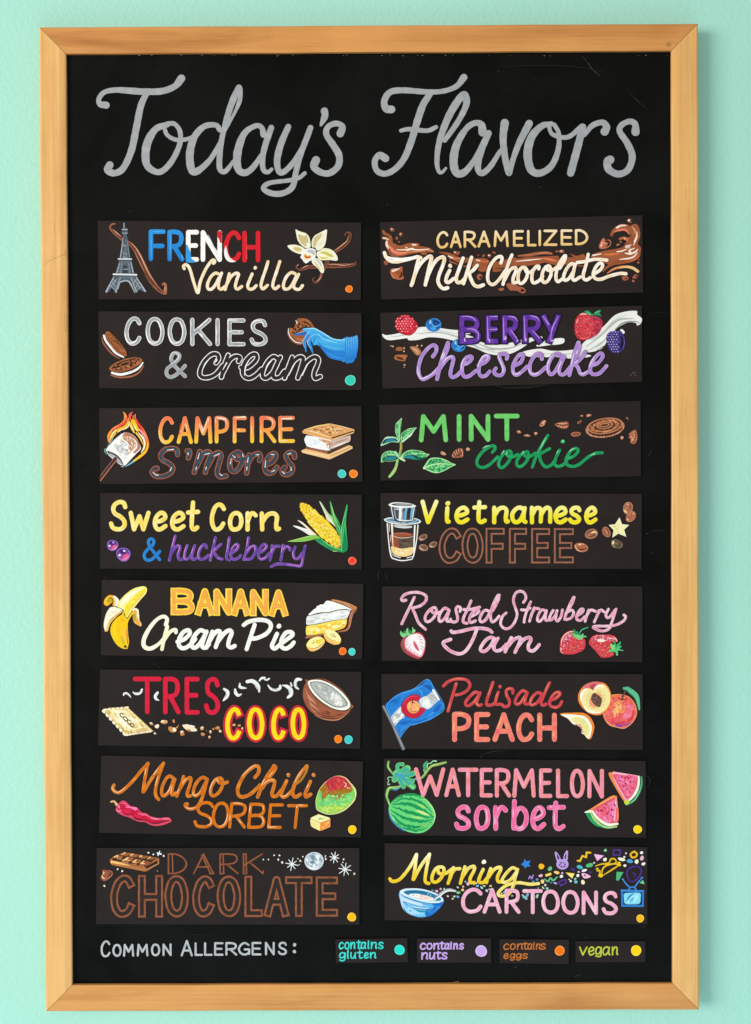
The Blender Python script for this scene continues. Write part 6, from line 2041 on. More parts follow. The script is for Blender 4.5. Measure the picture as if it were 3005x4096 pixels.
fill('600,700 640,690 720,800 780,920 810,1040 700,960 630,860', 'e07084')
fill('630,720 670,760 720,860 790,1020 720,950 680,860', 'c34c60')
fill('180,360 210,350 250,420 380,440 400,500 300,575 250,560 180,480', '5fb870>8fd890')
fill('270,400 300,360 350,365 370,430', '2f8a5c')
fill('365,350 390,290 440,255 440,350 470,420 560,470 470,520 400,500 370,420', '86d886,74cc78')
fill('470,340 490,310 530,370 550,440 500,430', '3c8f6c')
fill('570,240 590,230 620,290 690,345 640,400 580,450 560,400 580,310', '90d890')
S('580,440 650,400', [10, 8], 'c8a878')
A.done()
org(2220, 2480, 300)
for out, hi, seeds in (('105,640 120,480 145,390 220,290 320,240 400,235 460,330 560,380 640,410 672,480 665,590 620,660 520,710 400,750 200,750 130,715', '125,620 140,480 170,380 250,300 330,270 380,330 340,440 260,540 200,660 140,690', 0),
                       ('745,510 770,420 820,360 920,325 1080,325 1200,318 1320,360 1380,450 1360,480 1260,500 1220,600 1240,690 1310,745 1240,800 1120,828 1010,815 900,690 790,570', '790,440 860,370 1000,345 1180,340 1300,380 1340,440 1200,460 1000,470 850,470', 1)):
    Art(s, 'strawberry_drawing')
    o_ = fill(out, 'de4650,d43a46')
    op = pts_of(out)
    mottle(hi, 50, (9, 20), 'e2687c/c42c50/e8889c/b83a68/d0487a', 60, 1.4)
    for k in range(420):
        x, y = random.uniform(110, 1370), random.uniform(240, 820)
        if not inside(x, y, op) or not inside(x + 14, y, op) or not inside(x, y + 18, op) or not inside(x - 14, y, op):
            continue
        lit = inside(x, y, pts_of(hi))
        blob(x - 4, y - 6, random.uniform(10, 20), random.uniform(8, 15), random.uniform(-50, 30), random.choice(('f0a4ac', 'f6c4c4', 'e87c84')) if lit else random.choice(('e86a6c', 'ee8a80', 'e4585e')), .15, 9)
        blob(x + 6, y + 8, random.uniform(8, 17), random.uniform(4, 7), random.uniform(-40, 40), '6a1024' if not lit else '8f1c44', .1, 8)
    if not seeds:
        S('135,560 150,420 230,310 330,255 395,250', [8, 18, 20, 22, 14], 'f4c8c4')
        S('120,600 130,690 180,730', [8, 22, 10], 'f0b0a8')
        fill('408,200 425,195 470,260 490,240 512,280 505,310 560,330 600,300 640,300 620,335 690,350 690,375 620,380 580,440 550,400 520,440 480,390 400,375 420,335 320,300 400,290 420,300', '3fa868>7fd888')
        fill('415,200 470,262 510,290 480,320 430,300', '1f8f5c')
        S('525,320 580,225 640,190 728,160', [22, 30, 30, 20], '3fb078')
        S('430,320 500,360 560,390', [8, 20, 8], '7cdc84')
    else:
        fill('930,425 1010,415 1110,440 1090,470 1000,485 940,465', 'f9e4d8')
        S('1150,400 1230,395 1300,420', [14, 24, 12], 'f6ccd0')
        S('1280,370 1340,420 1370,470', [8, 26, 14], 'f7c8b8')
        S('800,420 900,350 1100,335', [6, 12, 6], 'f0a8b8')
        fill('1285,460 1320,470 1350,540 1440,465 1445,520 1400,570 1465,560 1440,610 1390,640 1500,660 1490,680 1390,670 1385,770 1350,785 1330,710 1290,700 1180,695 1175,675 1240,630 1215,560 1230,520 1300,550', '2fa864>66cc7c')
        fill('1230,520 1310,560 1310,640 1260,660 1215,570', '7cd87c')
        S('1340,600 1420,650 1495,668', [14, 26, 14], '5cc884')
        S('1350,540 1340,620', [20, 14], '1c7a50')
    A.done()

# ---- Palisade Peach
org(1490, 2650)
s = flavor('54,67 1594,69 1596,515 56,509', 'dark card lettered Palisade PEACH with blue striped flag and cut peaches')
org(1510, 2670, 340)
Art(s, 'flag_drawing')
fill('160,745 210,670 340,560 480,480 700,415 860,330 965,222 990,230 1110,400 1200,590 1300,750 1260,830 1160,930 1000,1030 760,1100 620,1140 520,1230 440,1360 330,1130 250,960', '1f78cc,2a84d8')
for p, w, c in (('220,700 330,640 420,620', [10, 60, 20], '1a68bc'), ('300,750 380,660 440,560', [10, 70, 30], '1a70c4'), ('480,520 680,450 860,360', [10, 40, 20], '3a90e0'), ('900,350 1000,380 1060,450', [20, 90, 30], '1a5cb0'), ('800,430 860,480 880,540', [10, 26, 10], '4aa4ec'),
                ('400,1080 520,1080 640,1040', [10, 70, 30], '1a64ba'), ('620,1050 800,1060 980,990', [10, 50, 20], '1c68c0'), ('1080,850 1150,820 1220,720', [10, 90, 30], '1c62b8'), ('980,950 1080,880', [20, 40], '3c96e4'), ('430,1290 480,1200 560,1140', [10, 26, 10], '3a94e2'), ('400,1130 430,1200 440,1280', [10, 30, 10], '1a70c8')):
    S(p, w, c)
S('165,745 345,562 700,418 965,230 1105,400 1295,750 1170,925 760,1098 620,1138 445,1350', [6, 9, 9, 9, 9, 9, 9, 9, 9, 6], '5cb0f0')
S('170,760 260,940', [10, 12], '4aa4ea')
fill('262,985 330,880 420,785 470,760 530,960 460,1000 380,1090 330,1135', 'c4c8ca')
mottle('280,985 420,800 470,780 520,950 340,1110', 34, (14, 34), 'e8ecec/b0b6ba/f4f6f6/d4d8da', 120, 1.8)
fill('820,640 860,590 960,550 1080,450 1105,430 1205,600 1190,640 1080,740 975,810 900,780 830,760', 'bfc4c6')
fill('815,650 850,600 930,560 1010,600 1040,700 1080,740 980,808 900,770', 'dde1e2')
mottle('815,650 850,600 930,570 1000,610 1030,700 1060,740 980,795 900,760', 26, (14, 30), 'f2f4f2/ccd0d3/e6e9e8/fafaf8', 120, 1.9)
mottle('960,560 1080,460 1190,610 1060,720 1040,620', 26, (12, 26), 'a8aeb2/c8ccd0/b8bec0', 130, 2)
S('1085,440 1140,530 1195,620', [40, 36, 34], 'f8f8f6')
S('840,560 780,530 680,530 570,580 490,680 462,780 500,890 590,960 700,985 820,950 930,810', [4, 8, 8, 8, 8, 8, 8, 8, 8, 8, 4], '2a1a3a')
fill('838,572 800,540 700,530 580,585 500,680 470,780 500,880 590,955 700,985 810,950 890,890 938,800 890,785 820,780 800,850 720,885 640,850 600,790 590,720 640,660 720,645 790,655', 'cb2740,c01f38')
S('500,720 560,620 680,560 800,570', [6, 16, 16, 6], 'dc4a5c')
blob(700, 765, 128, 120, 0, 'f2b468', .03, 28)
mottle('600,700 700,660 800,710 810,800 740,870 640,840 590,780', 40, (12, 28), 'f0906c/f6b878/ee8474/f4c064/f8c84a', 60, 1.5)
S('610,800 680,860 780,850', [6, 16, 6], '8f3a2c')
S('640,690 690,680 740,690', [4, 16, 4], '5a1c14')
S('682,680 684,625', [22, 14], '4a1418')
S('118,755 300,1120 505,1575', [46, 50, 62], '7c828c,70767f')
S('130,760 310,1130 490,1540', [8, 12, 12], 'a3a9b2')
A.done()
org(1490, 2650)
Art(s, 'lettering', 'salmon red script word Palisade')
PL = [(22, 'd8646a'), (19, 'd2494e,c83e48,dc5c52')]
org(1760, 2690, 520, 945)
trace('26,97 61,66 120,47 189,52 218,86 203,125 160,153 117,163; 118,81 91,170 71,240 59,279; 284,151 256,142 216,176 187,215 192,238 216,238 256,205 290,152; 292,147 276,190 267,225 286,239 302,233; 386,71 366,130 342,200 342,234 380,234 404,216; 425,141 409,190 406,229 436,229; D437,102; 530,150 529,122 505,117 482,132 486,165 505,205 500,238 471,248 450,232; 628,141 601,132 566,166 547,210 557,230 586,219 626,161; 636,148 621,190 617,224 642,229; 733,151 706,147 671,180 657,220 671,236 710,215 745,161; 796,75 761,150 737,215 747,238 772,229; 798,207 850,181 874,152 855,142 821,166 797,215 807,243 840,253 870,239 886,210', [(22, 'd8646a'), (19, 'd2494e,c83e48,dc5c52')], (5, 'f0906c', -3, -2, 1))
org(1490, 2650)
A.done()
Art(s, 'lettering', 'coral pink capitals PEACH')
word('PEACH', '470 584 600 696 708 840 848 954 972 1088', (290, 468, 296, 468), [(29, 'f59a94'), (25, 'ee6c68,f2846a,e9626a')], jit=.8, hl=(7, 'f7b878', -5, -3, 1))
A.done()
org(2270, 2670, 340)
Art(s, 'peach_drawing')
fill('690,900 720,700 780,570 860,530 960,515 1080,525 1200,570 1300,680 1345,800 1345,920 1290,1040 1200,1130 1090,1188 960,1165 830,1130 740,1040', 'f09060')
pb = '705,900 740,720 800,590 960,535 1080,545 1200,590 1280,690 1325,810 1320,920 1270,1030 1190,1110 1085,1165 960,1140 840,1100 750,1010'
fill(pb, 'e8605c')
mottle(pb, 120, (14, 34), 'ee7a5c/e85068/f08c62/e0504c/f2767c/ea6a58', 80, 1.6)
mottle('870,640 1000,650 1120,760 1000,960 860,960 880,780', 60, (10, 26), 'f4a85c/f6c06a/f09050/f6b488', 80, 1.7)
mottle('1150,700 1290,720 1280,900 1120,1050 1060,960', 34, (14, 30), 'f07a94/ee6a80/f48aa0', 60, 1.5)
S('1270,850 1260,950 1160,1060', [10, 50, 12], 'd23a44')
mottle('780,1010 950,1060 1100,1040 1200,1050 1090,1120 940,1120 840,1080', 30, (10, 24), 'd03c5c/b82c5c/dc486a', 10, 1.6)
S('930,1125 1010,1135 1070,1130', [10, 40, 16], '6a4ab0')
S('1080,1135 1180,1100 1230,1050', [8, 26, 10], '7a4cae')
S('870,570 960,550 1050,600', [8, 30, 10], 'f07c2c')
S('980,590 1040,625 1110,620 1160,600', [6, 22, 20, 6], '8f1c20')
S('980,585 1010,610', [8, 20], '4a1014')
S('700,900 750,1020 840,1110 960,1155 1085,1178 1190,1125 1290,1030', [6, 10, 12, 12, 12, 12, 6], 'f3a47c')
fill('1070,385 1120,375 1180,370 1210,390 1280,440 1370,520 1398,610 1408,825 1385,828 1340,690 1290,580 1180,480 1150,440 1090,430', '4fae80>66c894')
S('1090,390 1200,440 1320,560 1390,700', [6, 30, 40, 20], '5fbf90')
S('1160,460 1300,580 1390,820', [4, 10, 5], '2f8a62')
S('1210,395 1300,460 1370,540', [4, 12, 6], '8cdab0')
S('1058,618 1075,550 1130,455', [30, 38, 28], '6f4640')
A.done()
Art(s, 'cut_peach_drawing')
fill('205,580 215,500 270,400 330,340 420,295 520,272 640,280 730,310 800,390 845,510 850,620 810,760 740,860 660,910 560,925 430,895 330,820 250,730 210,650', 'ee8a3c')
fill('275,395 340,335 430,290 530,275 640,285 690,305 560,350 500,440 440,400 350,390', 'dd7070')
fill('430,370 480,330 520,310 560,330 520,380 490,440', 'b0485c')
fill('245,600 250,510 300,430 380,400 460,420 500,440 530,380 600,330 690,325 750,370 810,460 830,560 820,680 760,790 680,860 570,890 460,870 350,800 280,710', 'f5e3a0')
S('270,640 265,540 310,450 390,420', [30, 44, 44, 26], 'fbf8ec')
S('540,400 620,350 700,370', [30, 44, 26], 'fbf6e6')
S('310,740 400,840 540,875 640,870', [20, 40, 40, 20], 'fbf7e8')
for k in range(44):
    a = k / 44 * 2 * math.pi
    x, y = 548 + 190 * math.cos(a), 620 + 190 * math.sin(a)
    if y < 470 and 420 < x < 560:
        continue
    x2, y2 = 548 + 130 * math.cos(a), 620 + 140 * math.sin(a)
    S([(x, y), (x2, y2)], [16, 8], random.choice(('e2d68c', 'd8cf8c', 'f3e494', 'f0d470')))
blob(550, 630, 130, 150, 20, 'f0b878', .05, 24)
S('430,600 450,700 540,760', [10, 34, 12], 'ee8a6c')
S('540,510 640,540', [12, 30], 'f09a70')
fill('525,490 590,540 640,590 650,650 635,740 610,768 530,730 470,660 455,600 480,520', '6a4a40')
mottle('525,510 600,560 630,620 610,730 540,700 475,640', 34, (8, 18), '8a6a5c/5a3c34/7a5a4e/4c322c', 60, 1.6)
S('530,500 640,580 655,660 630,760', [4, 12, 14, 6], '2c1a18')
fill('-145,905 -80,880 60,875 220,872 330,885 430,950 490,1040 520,1130 510,1230 460,1370 420,1390 380,1370 320,1300 270,1270 270,1180 200,1130 100,1090 0,990', 'ee8838')
fill('-125,915 0,905 200,920 330,945 420,1030 470,1150 450,1300 415,1378 380,1365 320,1300 275,1270 275,1180 200,1130 100,1090 10,990', 'fbf6e4')
fill('60,1010 150,960 280,980 380,1060 430,1180 400,1330 330,1290 290,1200 210,1120', 'f0e49c')
for k in range(13):
    a = math.radians(-95 + k * 11)
    S([(160 + 150 * math.cos(a), 1180 + 130 * math.sin(a)), (160 + 235 * math.cos(a), 1180 + 215 * math.sin(a))], [8, 20], random.choice(('d4cf88', 'e6dc80', 'dcd79c')))
S('140,1100 220,1115 270,1180 290,1260', [12, 22, 22, 12], 'e89080')
blobs('185,1118,12,8 245,1112,14,8 280,1152,12,8 270,1195,8,12 300,1250,8,10 285,1220,7,10', '4a2420/6a342c')
A.done()

# ---- Watermelon sorbet
org(1490, 2990)
s = flavor('68,64 1612,80 1614,532 66,517', 'dark card lettered WATERMELON sorbet with whole melon, vine and two slices')
org(1510, 3000, 340)
Art(s, 'watermelon_drawing')
ml = '225,1100 280,1000 400,900 520,855 650,840 780,860 920,930 1040,1050 1110,1180 1130,1300 1080,1450 970,1560 850,1612 700,1610 560,1575 400,1480 280,1350 225,1220'
fill(ml, '6cd47c,60cc74')
fill('220,1150 235,1240 300,1370 400,1480 540,1560 520,1580 380,1490 270,1370 225,1260', '2a78b8')


def wavy(p, w, c, amp=14):
    q = catmull(pts_of(p), False, 22)
    n = len(q)
    S([(x + random.uniform(-6, 6), y + random.uniform(-amp, amp)) for x, y in q], [w * (.25 + .95 * math.sin(math.pi * min(1, max(0, i / (n - 1)))) * random.uniform(.6, 1.25)) for i in range(n)], c)


for p, w in (('280,1010 400,920 560,870 720,870 870,930 990,1020', 34), ('290,1030 440,960 620,950 800,1000 960,1100 1060,1230', 40), ('300,1060 480,1040 640,1060 820,1140 960,1220 1090,1290', 62), ('290,1100 420,1140 600,1200 780,1250 940,1300 1080,1310', 56),
             ('270,1160 380,1240 520,1320 700,1360 900,1390 1080,1340', 56), ('270,1230 360,1340 480,1440 660,1490 860,1480 1060,1390', 54), ('330,1400 460,1500 620,1550 800,1560 960,1500', 40)):
    wavy(p, w, '12904f,1c9a58')
S('780,1050 860,1090 920,1120', [20, 50, 20], 'a8d86a')
S('760,1170 880,1220 1000,1265', [20, 60, 20], 'cde48c')
S('650,1300 760,1310 900,1330', [10, 50, 14], 'a4dc80')
S('850,930 980,1010 1090,1160 1120,1290 1080,1440', [6, 14, 20, 20, 8], 'c4e49c')
S('830,1490 930,1460 1010,1420', [6, 16, 6], 'c8e070')
S('240,1200 300,1330 400,1430', [8, 26, 10], '86d8a0')
S('420,1480 560,1560 700,1600 860,1600', [6, 16, 16, 6], '7fdc98')
S('230,1090 290,1000 420,905 560,855 700,845 860,890', [6, 12, 14, 12, 10, 6], '1f8a50')
A.done()
Art(s, 'vine_drawing')
S('240,1075 210,980 180,890 200,780 250,730 360,740 440,705', [30, 40, 40, 44, 44, 44, 30], '96cc6c,84c070')
S('230,1000 200,900 225,800 280,750', [8, 14, 14, 8], '4c8a4c')
S('260,765 360,775 445,730', [8, 26, 16], '2f80b4')
S('190,890 215,790 260,725 420,700', [5, 10, 10, 6], 'c8e49a')
S('218,225 205,320 250,400 300,460', [40, 40, 40, 34], '5fae62,88b858')
S('208,250 215,340 270,420', [8, 14, 8], 'b8d884')
S('280,530 225,525 200,560 225,590 205,630 210,675 245,660', [16, 14, 14, 12, 14, 16, 12], 'a8dcb4')
S('620,570 700,575 760,560 850,540 920,480 970,400 1060,310 1200,275 1330,240', [30, 40, 44, 44, 46, 46, 48, 46, 40], '7eae5c,98bc64')
S('620,572 740,575 800,560', [20, 34, 16], '3a86b0')
S('880,500 980,380 1080,295 1310,235', [6, 12, 14, 8], 'c0d88a')
S('960,225 920,300 930,400', [34, 70, 26], '3fa878,2f9470')
S('900,380 915,430 930,440', [16, 16, 10], 'a0d490')
S('965,350 980,270 1040,255 1080,215 1140,215', [20, 20, 16, 18, 30], 'a8e4b4')
S('300,470 340,450', [30, 20], '6cbc74')
LFc = '46b878,3fae84'
for p, w in (('340,440 390,400 395,290 490,275', [50, 70, 50, 60]), ('350,450 460,420 580,360', [60, 100, 120]), ('400,480 560,500 690,455', [70, 90, 90]), ('360,470 330,580', [80, 90]), ('400,480 450,600 510,710', [70, 90, 80]), ('450,500 580,620 690,710', [80, 100, 110]), ('560,560 690,610', [40, 60])):
    S(p, [v + 12 for v in w], '9fe08e')
    S(p, w, LFc)
for p in ('345,450 460,470 560,400 620,350', '400,470 520,510 690,460', '370,460 350,580', '400,470 460,580 500,680', '450,500 580,610 680,700'):
    S(p, [14, 30, 26, 10], '2a86b8')
    S(p, [4, 8, 4], '6cc0e0')
S('560,330 620,330 620,380', [10, 30, 14], '7cdc84')
S('640,690 700,730', [40, 40], '8edc70')
A.done()
org(1490, 2990)
Art(s, 'lettering', 'salmon pink capitals WATERMELON')
word('WATERMELON', '246 430 424 522 503 626 633 711 722 819 825 964 983 1061 1083 1160 1165 1254 1268 1366', (116, 290, 126, 300), [(24, 'f4b0b4'), (20, 'ee7f80,f08e90,f08eae,ee8880')], jit=.9, hl=(6, 'f6b8c8', -3, -2, 1))
A.done()
Art(s, 'lettering', 'bright pink word sorbet')
word('sorbet', '480 582 598 696 712 800 816 924 930 1026 1028 1142', (336, 490, 340, 492), [(28, 'f6b0d0'), (24, 'f072a6,ec6298,f38ab6')], PRINT, .02, asc=.36, jit=.9, hl=(7, 'f9bcd8', -5, -3, 1))
A.done()
org(2310, 3020, 300)
for a in (0, 1):
    Art(s, 'watermelon_slice_drawing')
    if a == 0:
        fill('695,455 760,375 880,375 1240,435 1335,455 1340,560 1310,720 1220,900 1110,980 1020,1010', 'ef8a50')
        fl = '790,420 1100,430 1290,470 1325,560 1300,720 1210,890 1110,970 1060,900 900,640'
        fill('775,385 900,380 1240,435 1330,470 1320,600 1290,740 1210,890 1105,985 1040,960 900,700', 'f4a0b4')
        fill(fl, 'e8526e,f0709c')
        mottle(fl, 60, (14, 34), 'f07ab0/e85a78/f288b8/dc4460/ee6a8e', 60, 1.6)
        S('800,430 900,640 1080,950', [10, 22, 12], 'd03a54')
        S('780,395 920,405 1090,440', [16, 30, 20], 'f9c0d4')
        S('790,500 880,680 1040,970', [14, 26, 20], 'f5a6c0')
        S('1320,480 1325,600 1290,740 1200,900', [4, 10, 10, 5], '6a1c34')
        S('1350,470 1345,620 1310,760 1230,900 1130,1000', [36, 52, 54, 54, 40], 'f2f6dc')
        S('1405,480 1412,620 1370,780 1270,960 1160,1050 1080,1085', [36, 44, 46, 46, 46, 44], '3f9c70,58b884')
        S('1380,760 1280,950 1170,1050', [6, 16, 8], '92dca0')
        fill('1025,1020 1080,985 1135,1000 1130,1060 1060,1090', 'c8d844')
        sd = ((895, 500), (970, 475), (1050, 500), (1130, 505), (1185, 485), (930, 565), (1060, 630), (1165, 590), (1240, 575), (1015, 690), (1085, 745))
        S('1045,485 1060,510', [8, 16], '5a0f24')
    else:
        fill('150,1255 230,1215 300,1170 740,900 850,905 868,940 868,1480 350,1230', 'f08a54')
        fl = '345,1220 500,1130 820,950 862,1000 865,1300 850,1480 700,1510 520,1440 400,1340'
        fill(fl, 'e8566c,ee6a88')
        mottle(fl, 60, (14, 34), 'f07ab4/ea607c/f48abc/e04c66/f07098', 60, 1.6)
        S('350,1200 560,1080 800,945', [10, 24, 14], 'c8405a')
        S('440,1110 620,1010 790,915', [12, 24, 14], 'f6b070')
        S('845,950 840,1060 858,1150', [14, 36, 10], 'f8c4d4')
        S('830,1180 820,1300 815,1440', [20, 44, 30], 'f7a8cc')
        S('360,1240 450,1370 600,1470 800,1500', [5, 14, 16, 6], 'b8344c')
        S('330,1240 420,1370 560,1480 700,1530 880,1510', [50, 60, 64, 62, 46], 'f1f6da')
        S('290,1270 370,1410 520,1540 680,1590 860,1570', [36, 40, 42, 40, 30], 'c4dc7c,a4d890')
        S('210,1270 290,1400 420,1530 560,1580', [70, 80, 60, 14], '1f9460,2fa468')
        S('520,1580 680,1605 800,1590', [6, 18, 8], '8edca4')
        fill('150,1260 230,1215 320,1210 330,1240 255,1265', 'f3f6dc')
        sd = ((630, 1095), (672, 1100), (815, 1080), (455, 1222), (525, 1215), (675, 1240), (752, 1190), (655, 1295), (735, 1320), (775, 1360), (830, 1110))
        S('800,1050 835,1110', [10, 20], '6a2034')
        S('750,1160 755,1215', [14, 18], '5a0f24')
        S('495,1210 520,1230 550,1200', [10, 16, 10], '6a0c1c')
    for x, y in sd:
        blob(x, y, random.uniform(14, 22), random.uniform(11, 16), random.uniform(0, 90), '5a0f24', .2, 9)
    A.done()
dot(s, 1322, 1632, 94, 'f6d000', 'f9df60')

# ---- Morning Cartoons
org(1490, 3340)
s = flavor('72,49 1622,72 1622,527 72,502', 'dark card lettered Morning CARTOONS with cereal bowl, confetti and television')
org(1570, 3480, 320)
Art(s, 'cereal_bowl_drawing')
fill('140,480 160,620 200,740 290,870 420,940 560,975 700,965 820,925 950,820 1030,720 1055,640 900,600 300,420', '57aee6')
fill('150,490 230,560 420,640 600,690 640,740 560,740 380,690 230,640 180,620', 'c4dcf2')
fill('150,500 200,600 230,800 330,890 440,940 330,900 220,800 170,660', 'b8dcf6')
fill('220,660 320,720 470,780 640,810 860,800 900,790 850,900 780,930 560,960 420,930 300,860 240,760', '7cc4f0,6ab8ec')
fill('690,830 900,790 820,690 1050,650 1030,720 950,820 820,925 700,960', '1f6cc4')
mottle('720,840 900,720 1030,670 940,810 800,920', 26, (16, 36), '2a7cd4/1a5cb4/3f92de', -40, 1.9)
mottle('260,720 480,800 680,840 680,940 480,930 320,850', 36, (16, 36), 'a8dcf8/5fb4ea/8ccef4/6cbcec', 10, 2.2)
S('420,780 560,850 720,850', [10, 44, 20], '2a8ea8')
S('230,655 350,730 520,790 700,815 900,792', [4, 10, 10, 10, 5], '1c4a74')
S('240,600 360,660 520,680', [10, 26, 10], 'e2e8fa')
S('300,690 450,760 740,800', [8, 22, 14], 'd4e4fa')
S('650,730 760,760', [20, 14], 'a0d8f6')
S('200,640 250,760 340,860 480,930', [6, 16, 16, 6], 'd8f0fc')
fill('150,465 165,425 240,390 360,378 520,380 660,400 800,440 940,500 1040,580 1055,620 1040,655 940,680 800,682 640,660 460,610 300,555 190,505', 'd5e9fa')
fill('230,455 300,425 420,415 560,420 700,445 840,490 960,550 1010,600 990,632 880,642 740,632 560,592 400,540 290,500', '1f6a94>2a86a8')
fill('340,505 400,490 520,490 640,515 760,545 840,575 900,625 800,632 660,615 500,570 380,535', 'f3f0ee')
blobs('430,520,22,14 500,530,16,9 550,550,20,8 600,530,40,22 690,545,44,22 720,580,30,20 590,580,26,14 680,580,24,14 640,595,20,10 790,575,30,12 740,600,16,12 620,545,18,14 760,560,14,10', 'f3a890/f6b860/f2c84c/9cb0c8/f0c0d0/e8d8f0/f4b070')
blobs('738,490,16 788,518,14,18', '8cc4d8')
S('165,490 280,555 450,620 640,670 820,690 960,682 1045,640', [5, 8, 9, 9, 9, 8, 5], '2a5c84')
S('845,610 930,560 1000,480 1090,425 1180,405 1270,425 1300,435', [26, 52, 52, 50, 46, 50, 44], 'b9bdc2')
S('880,600 970,545 1080,460 1180,430 1290,440', [16, 26, 24, 22, 18], 'eceef0')
S('850,595 930,535 1010,450 1100,405', [6, 14, 14, 8], '8a9098')
A.done()
PASC = ['e8b8c8', 'b8d8b0', '86b4d8', 'f0d080', 'a8d4d0', 'd0c0e0', 'c8e0c8', '6a9ad0']
for x, y, rx, ry, r, c in ((828, 418, 28, 18, 0, '5a86a0'), (915, 435, 36, 26, 25, 'd8b0d8'), (995, 390, 20, 24, 0, 'f0b0b4'), (1070, 390, 20, 22, 0, 'a8d4b4'), (1350, 357, 24, 16, 30, 'c8dcc0'), (1462, 342, 20, 20, 0, 'f0c8b0'), (1450, 410, 32, 26, -20, 'f6c870'), (1362, 465, 40, 30, -5, '74c48c'),
                           (1145, 540, 24, 18, 30, 'f0c8c4'), (1228, 525, 22, 16, -30, '453c54'), (1280, 545, 25, 20, 0, 'b8dcb0'), (1352, 552, 32, 26, 30, '6c9cd4'), (1245, 593, 20, 20, 0, 'd8c8c4'), (1560, 285, 36, 34, 30, '4c8ad0'), (1510, 240, 20, 20, 0, '9ab0c8')):
    pieces(s, 'confetti_piece', '%g,%g,%g,%g,%g' % (x, y, rx, ry, r), c, (), .08)
org(1490, 3340)
pieces(s, 'confetti_piece', '620,300,10,6,-20 645,310,12,5,40 675,328,8 600,290,5 612,285,6 660,300,8,5,30 697,300,8,5 585,285,5 690,320,5 705,315,5 565,288,8,10 770,312,4 762,345,5 775,338,5,7 760,322,4 825,358,6,4,20 808,352,4 815,330,4 790,305,4', '/'.join(PASC))
pieces(s, 'confetti_piece', '890,358,6 905,365,10,5,-20 908,375,6 915,352,8,7 972,360,8,11,20 950,362,4 895,370,4', '7cc0c4/86b4d8/b8e0b0/a8d4d0')
org(2050, 3340, 560)
for x, y, rx, ry, r, c in ((342, 370, 32, 36, 20, 'f5b822'), (443, 397, 24, 28, 30, '68bc80'), (523, 442, 32, 19, 15, 'f6cc74'), (588, 448, 12, 12, 0, 'e8b8e0'), (578, 487, 20, 19, 0, 'f2f0f0'), (245, 550, 16, 14, 0, '5c8ac4'), (290, 525, 16, 14, 0, '6a94c8'), (355, 548, 22, 24, 0, 'f8d080'),
                           (455, 560, 14, 10, 0, '5580b8'), (507, 568, 22, 12, 20, 'b8a8e0'), (388, 590, 14, 14, 0, 'dcd0dc'), (362, 622, 20, 10, 50, 'b8d890'), (410, 630, 16, 16, 0, '90c8d4'), (305, 625, 12, 12, 0, '6a80c0'), (715, 405, 24, 18, 30, '4c2c8c'), (795, 378, 38, 22, 25, '4ab4cc'),
                           (848, 417, 32, 16, -20, 'f4f2f0'), (782, 435, 13, 11, 0, 'd8cce8'), (772, 478, 19, 17, 0, 'f4f2f4'), (920, 438, 22, 13, 20, '4a3478'), (742, 517, 14, 13, 0, '94c4d4'), (748, 552, 20, 20, -30, '6cbcc4'), (688, 543, 14, 13, 0, 'e8e4ec'), (670, 523, 9, 9, 0, 'e8d8a8'),
                           (832, 556, 22, 28, -30, 'f4ecc0'), (910, 356, 42, 26, -10, '58b878'), (964, 328, 13, 11, 0, 'd8c0d8'), (1092, 288, 20, 24, 30, 'f6f0d8'), (1097, 180, 17, 18, 0, '88c8a0'), (1288, 286, 42, 20, 15, 'f8f2e4'), (1320, 260, 13, 12, 0, 'f2eef0'), (1340, 215, 12, 11, 0, 'e0c4e0'),
                           (1386, 308, 38, 22, 18, '4ca4d4'), (1466, 313, 22, 28, 0, 'f6f0d4'), (1546, 340, 26, 16, -20, 'f8f6f0'), (1524, 208, 20, 16, -30, 'f6f4f4'), (1528, 272, 22, 30, 10, 'e8b0cc'), (1327, 360, 17, 16, 0, 'f6f2f2'), (118, 708, 8, 8, 0, 'd8c8d8'), (140, 730, 18, 10, -20, '7cc8c8'), (180, 712, 11, 14, 0, '6a9ad0'), (158, 752, 12, 11, 0, '74bcd0')):
    pieces(s, 'confetti_piece', '%g,%g,%g,%g,%g' % (x, y, rx, ry, r), c, (), .07)
def bit(*calls):
    Art(s, 'confetti_piece')
    for f, a, k in calls:
        f(*a, **k)
    A.done()


def seg(*pts):
    return [(L, (q, 14, '54309a,5c3aa4'), {}) for q in pts]


bit((fill, ('145,280 165,310 215,300 195,340 215,372 170,370 150,395 135,365 98,345 130,325', '2f84d8', False), {}))
bit((S, ('190,518 210,485 228,515 248,468', [10, 14, 12, 10], 'b490e4'), {}))
bit((fill, ('305,478 330,465 345,458 358,470 352,490 325,496', 'eab4cc'), {}))
bit((fill, ('385,465 455,442 462,470 395,492', 'f6cf5c', False), {}))
bit((S, ('380,520 420,545 450,505 480,535 528,495', [12, 20, 16, 20, 14], '66c48c'), {}))
bit(*seg('548,555 625,522', '625,522 640,560', '640,560 570,598', '570,598 548,555'))
bit((fill, ('625,440 735,452 705,515', 'f4cf4c', False), {}), (fill, ('650,455 715,462 698,495', 'f8e894'), {}))
bit((fill, ('815,455 860,452 925,490 850,512', 'f0b8dc'), {}), (blob, (855, 475, 12, 9, 0, '2c2430'), {}))
bit(*[(L, (q, 22, 'f3c638,e8b424'), {}) for q in ('770,302 798,306', '798,306 825,245', '825,245 870,262', '870,262 875,205', '875,205 920,208')])
bit((fill, ('960,222 1082,242 1000,308', 'e8a8dc', False), {}), (fill, ('975,232 1060,245 1005,290', 'f0b8e4'), {}))
bit(*seg('1190,178 1272,175', '1272,175 1270,235', '1270,235 1192,235', '1192,235 1190,178'))
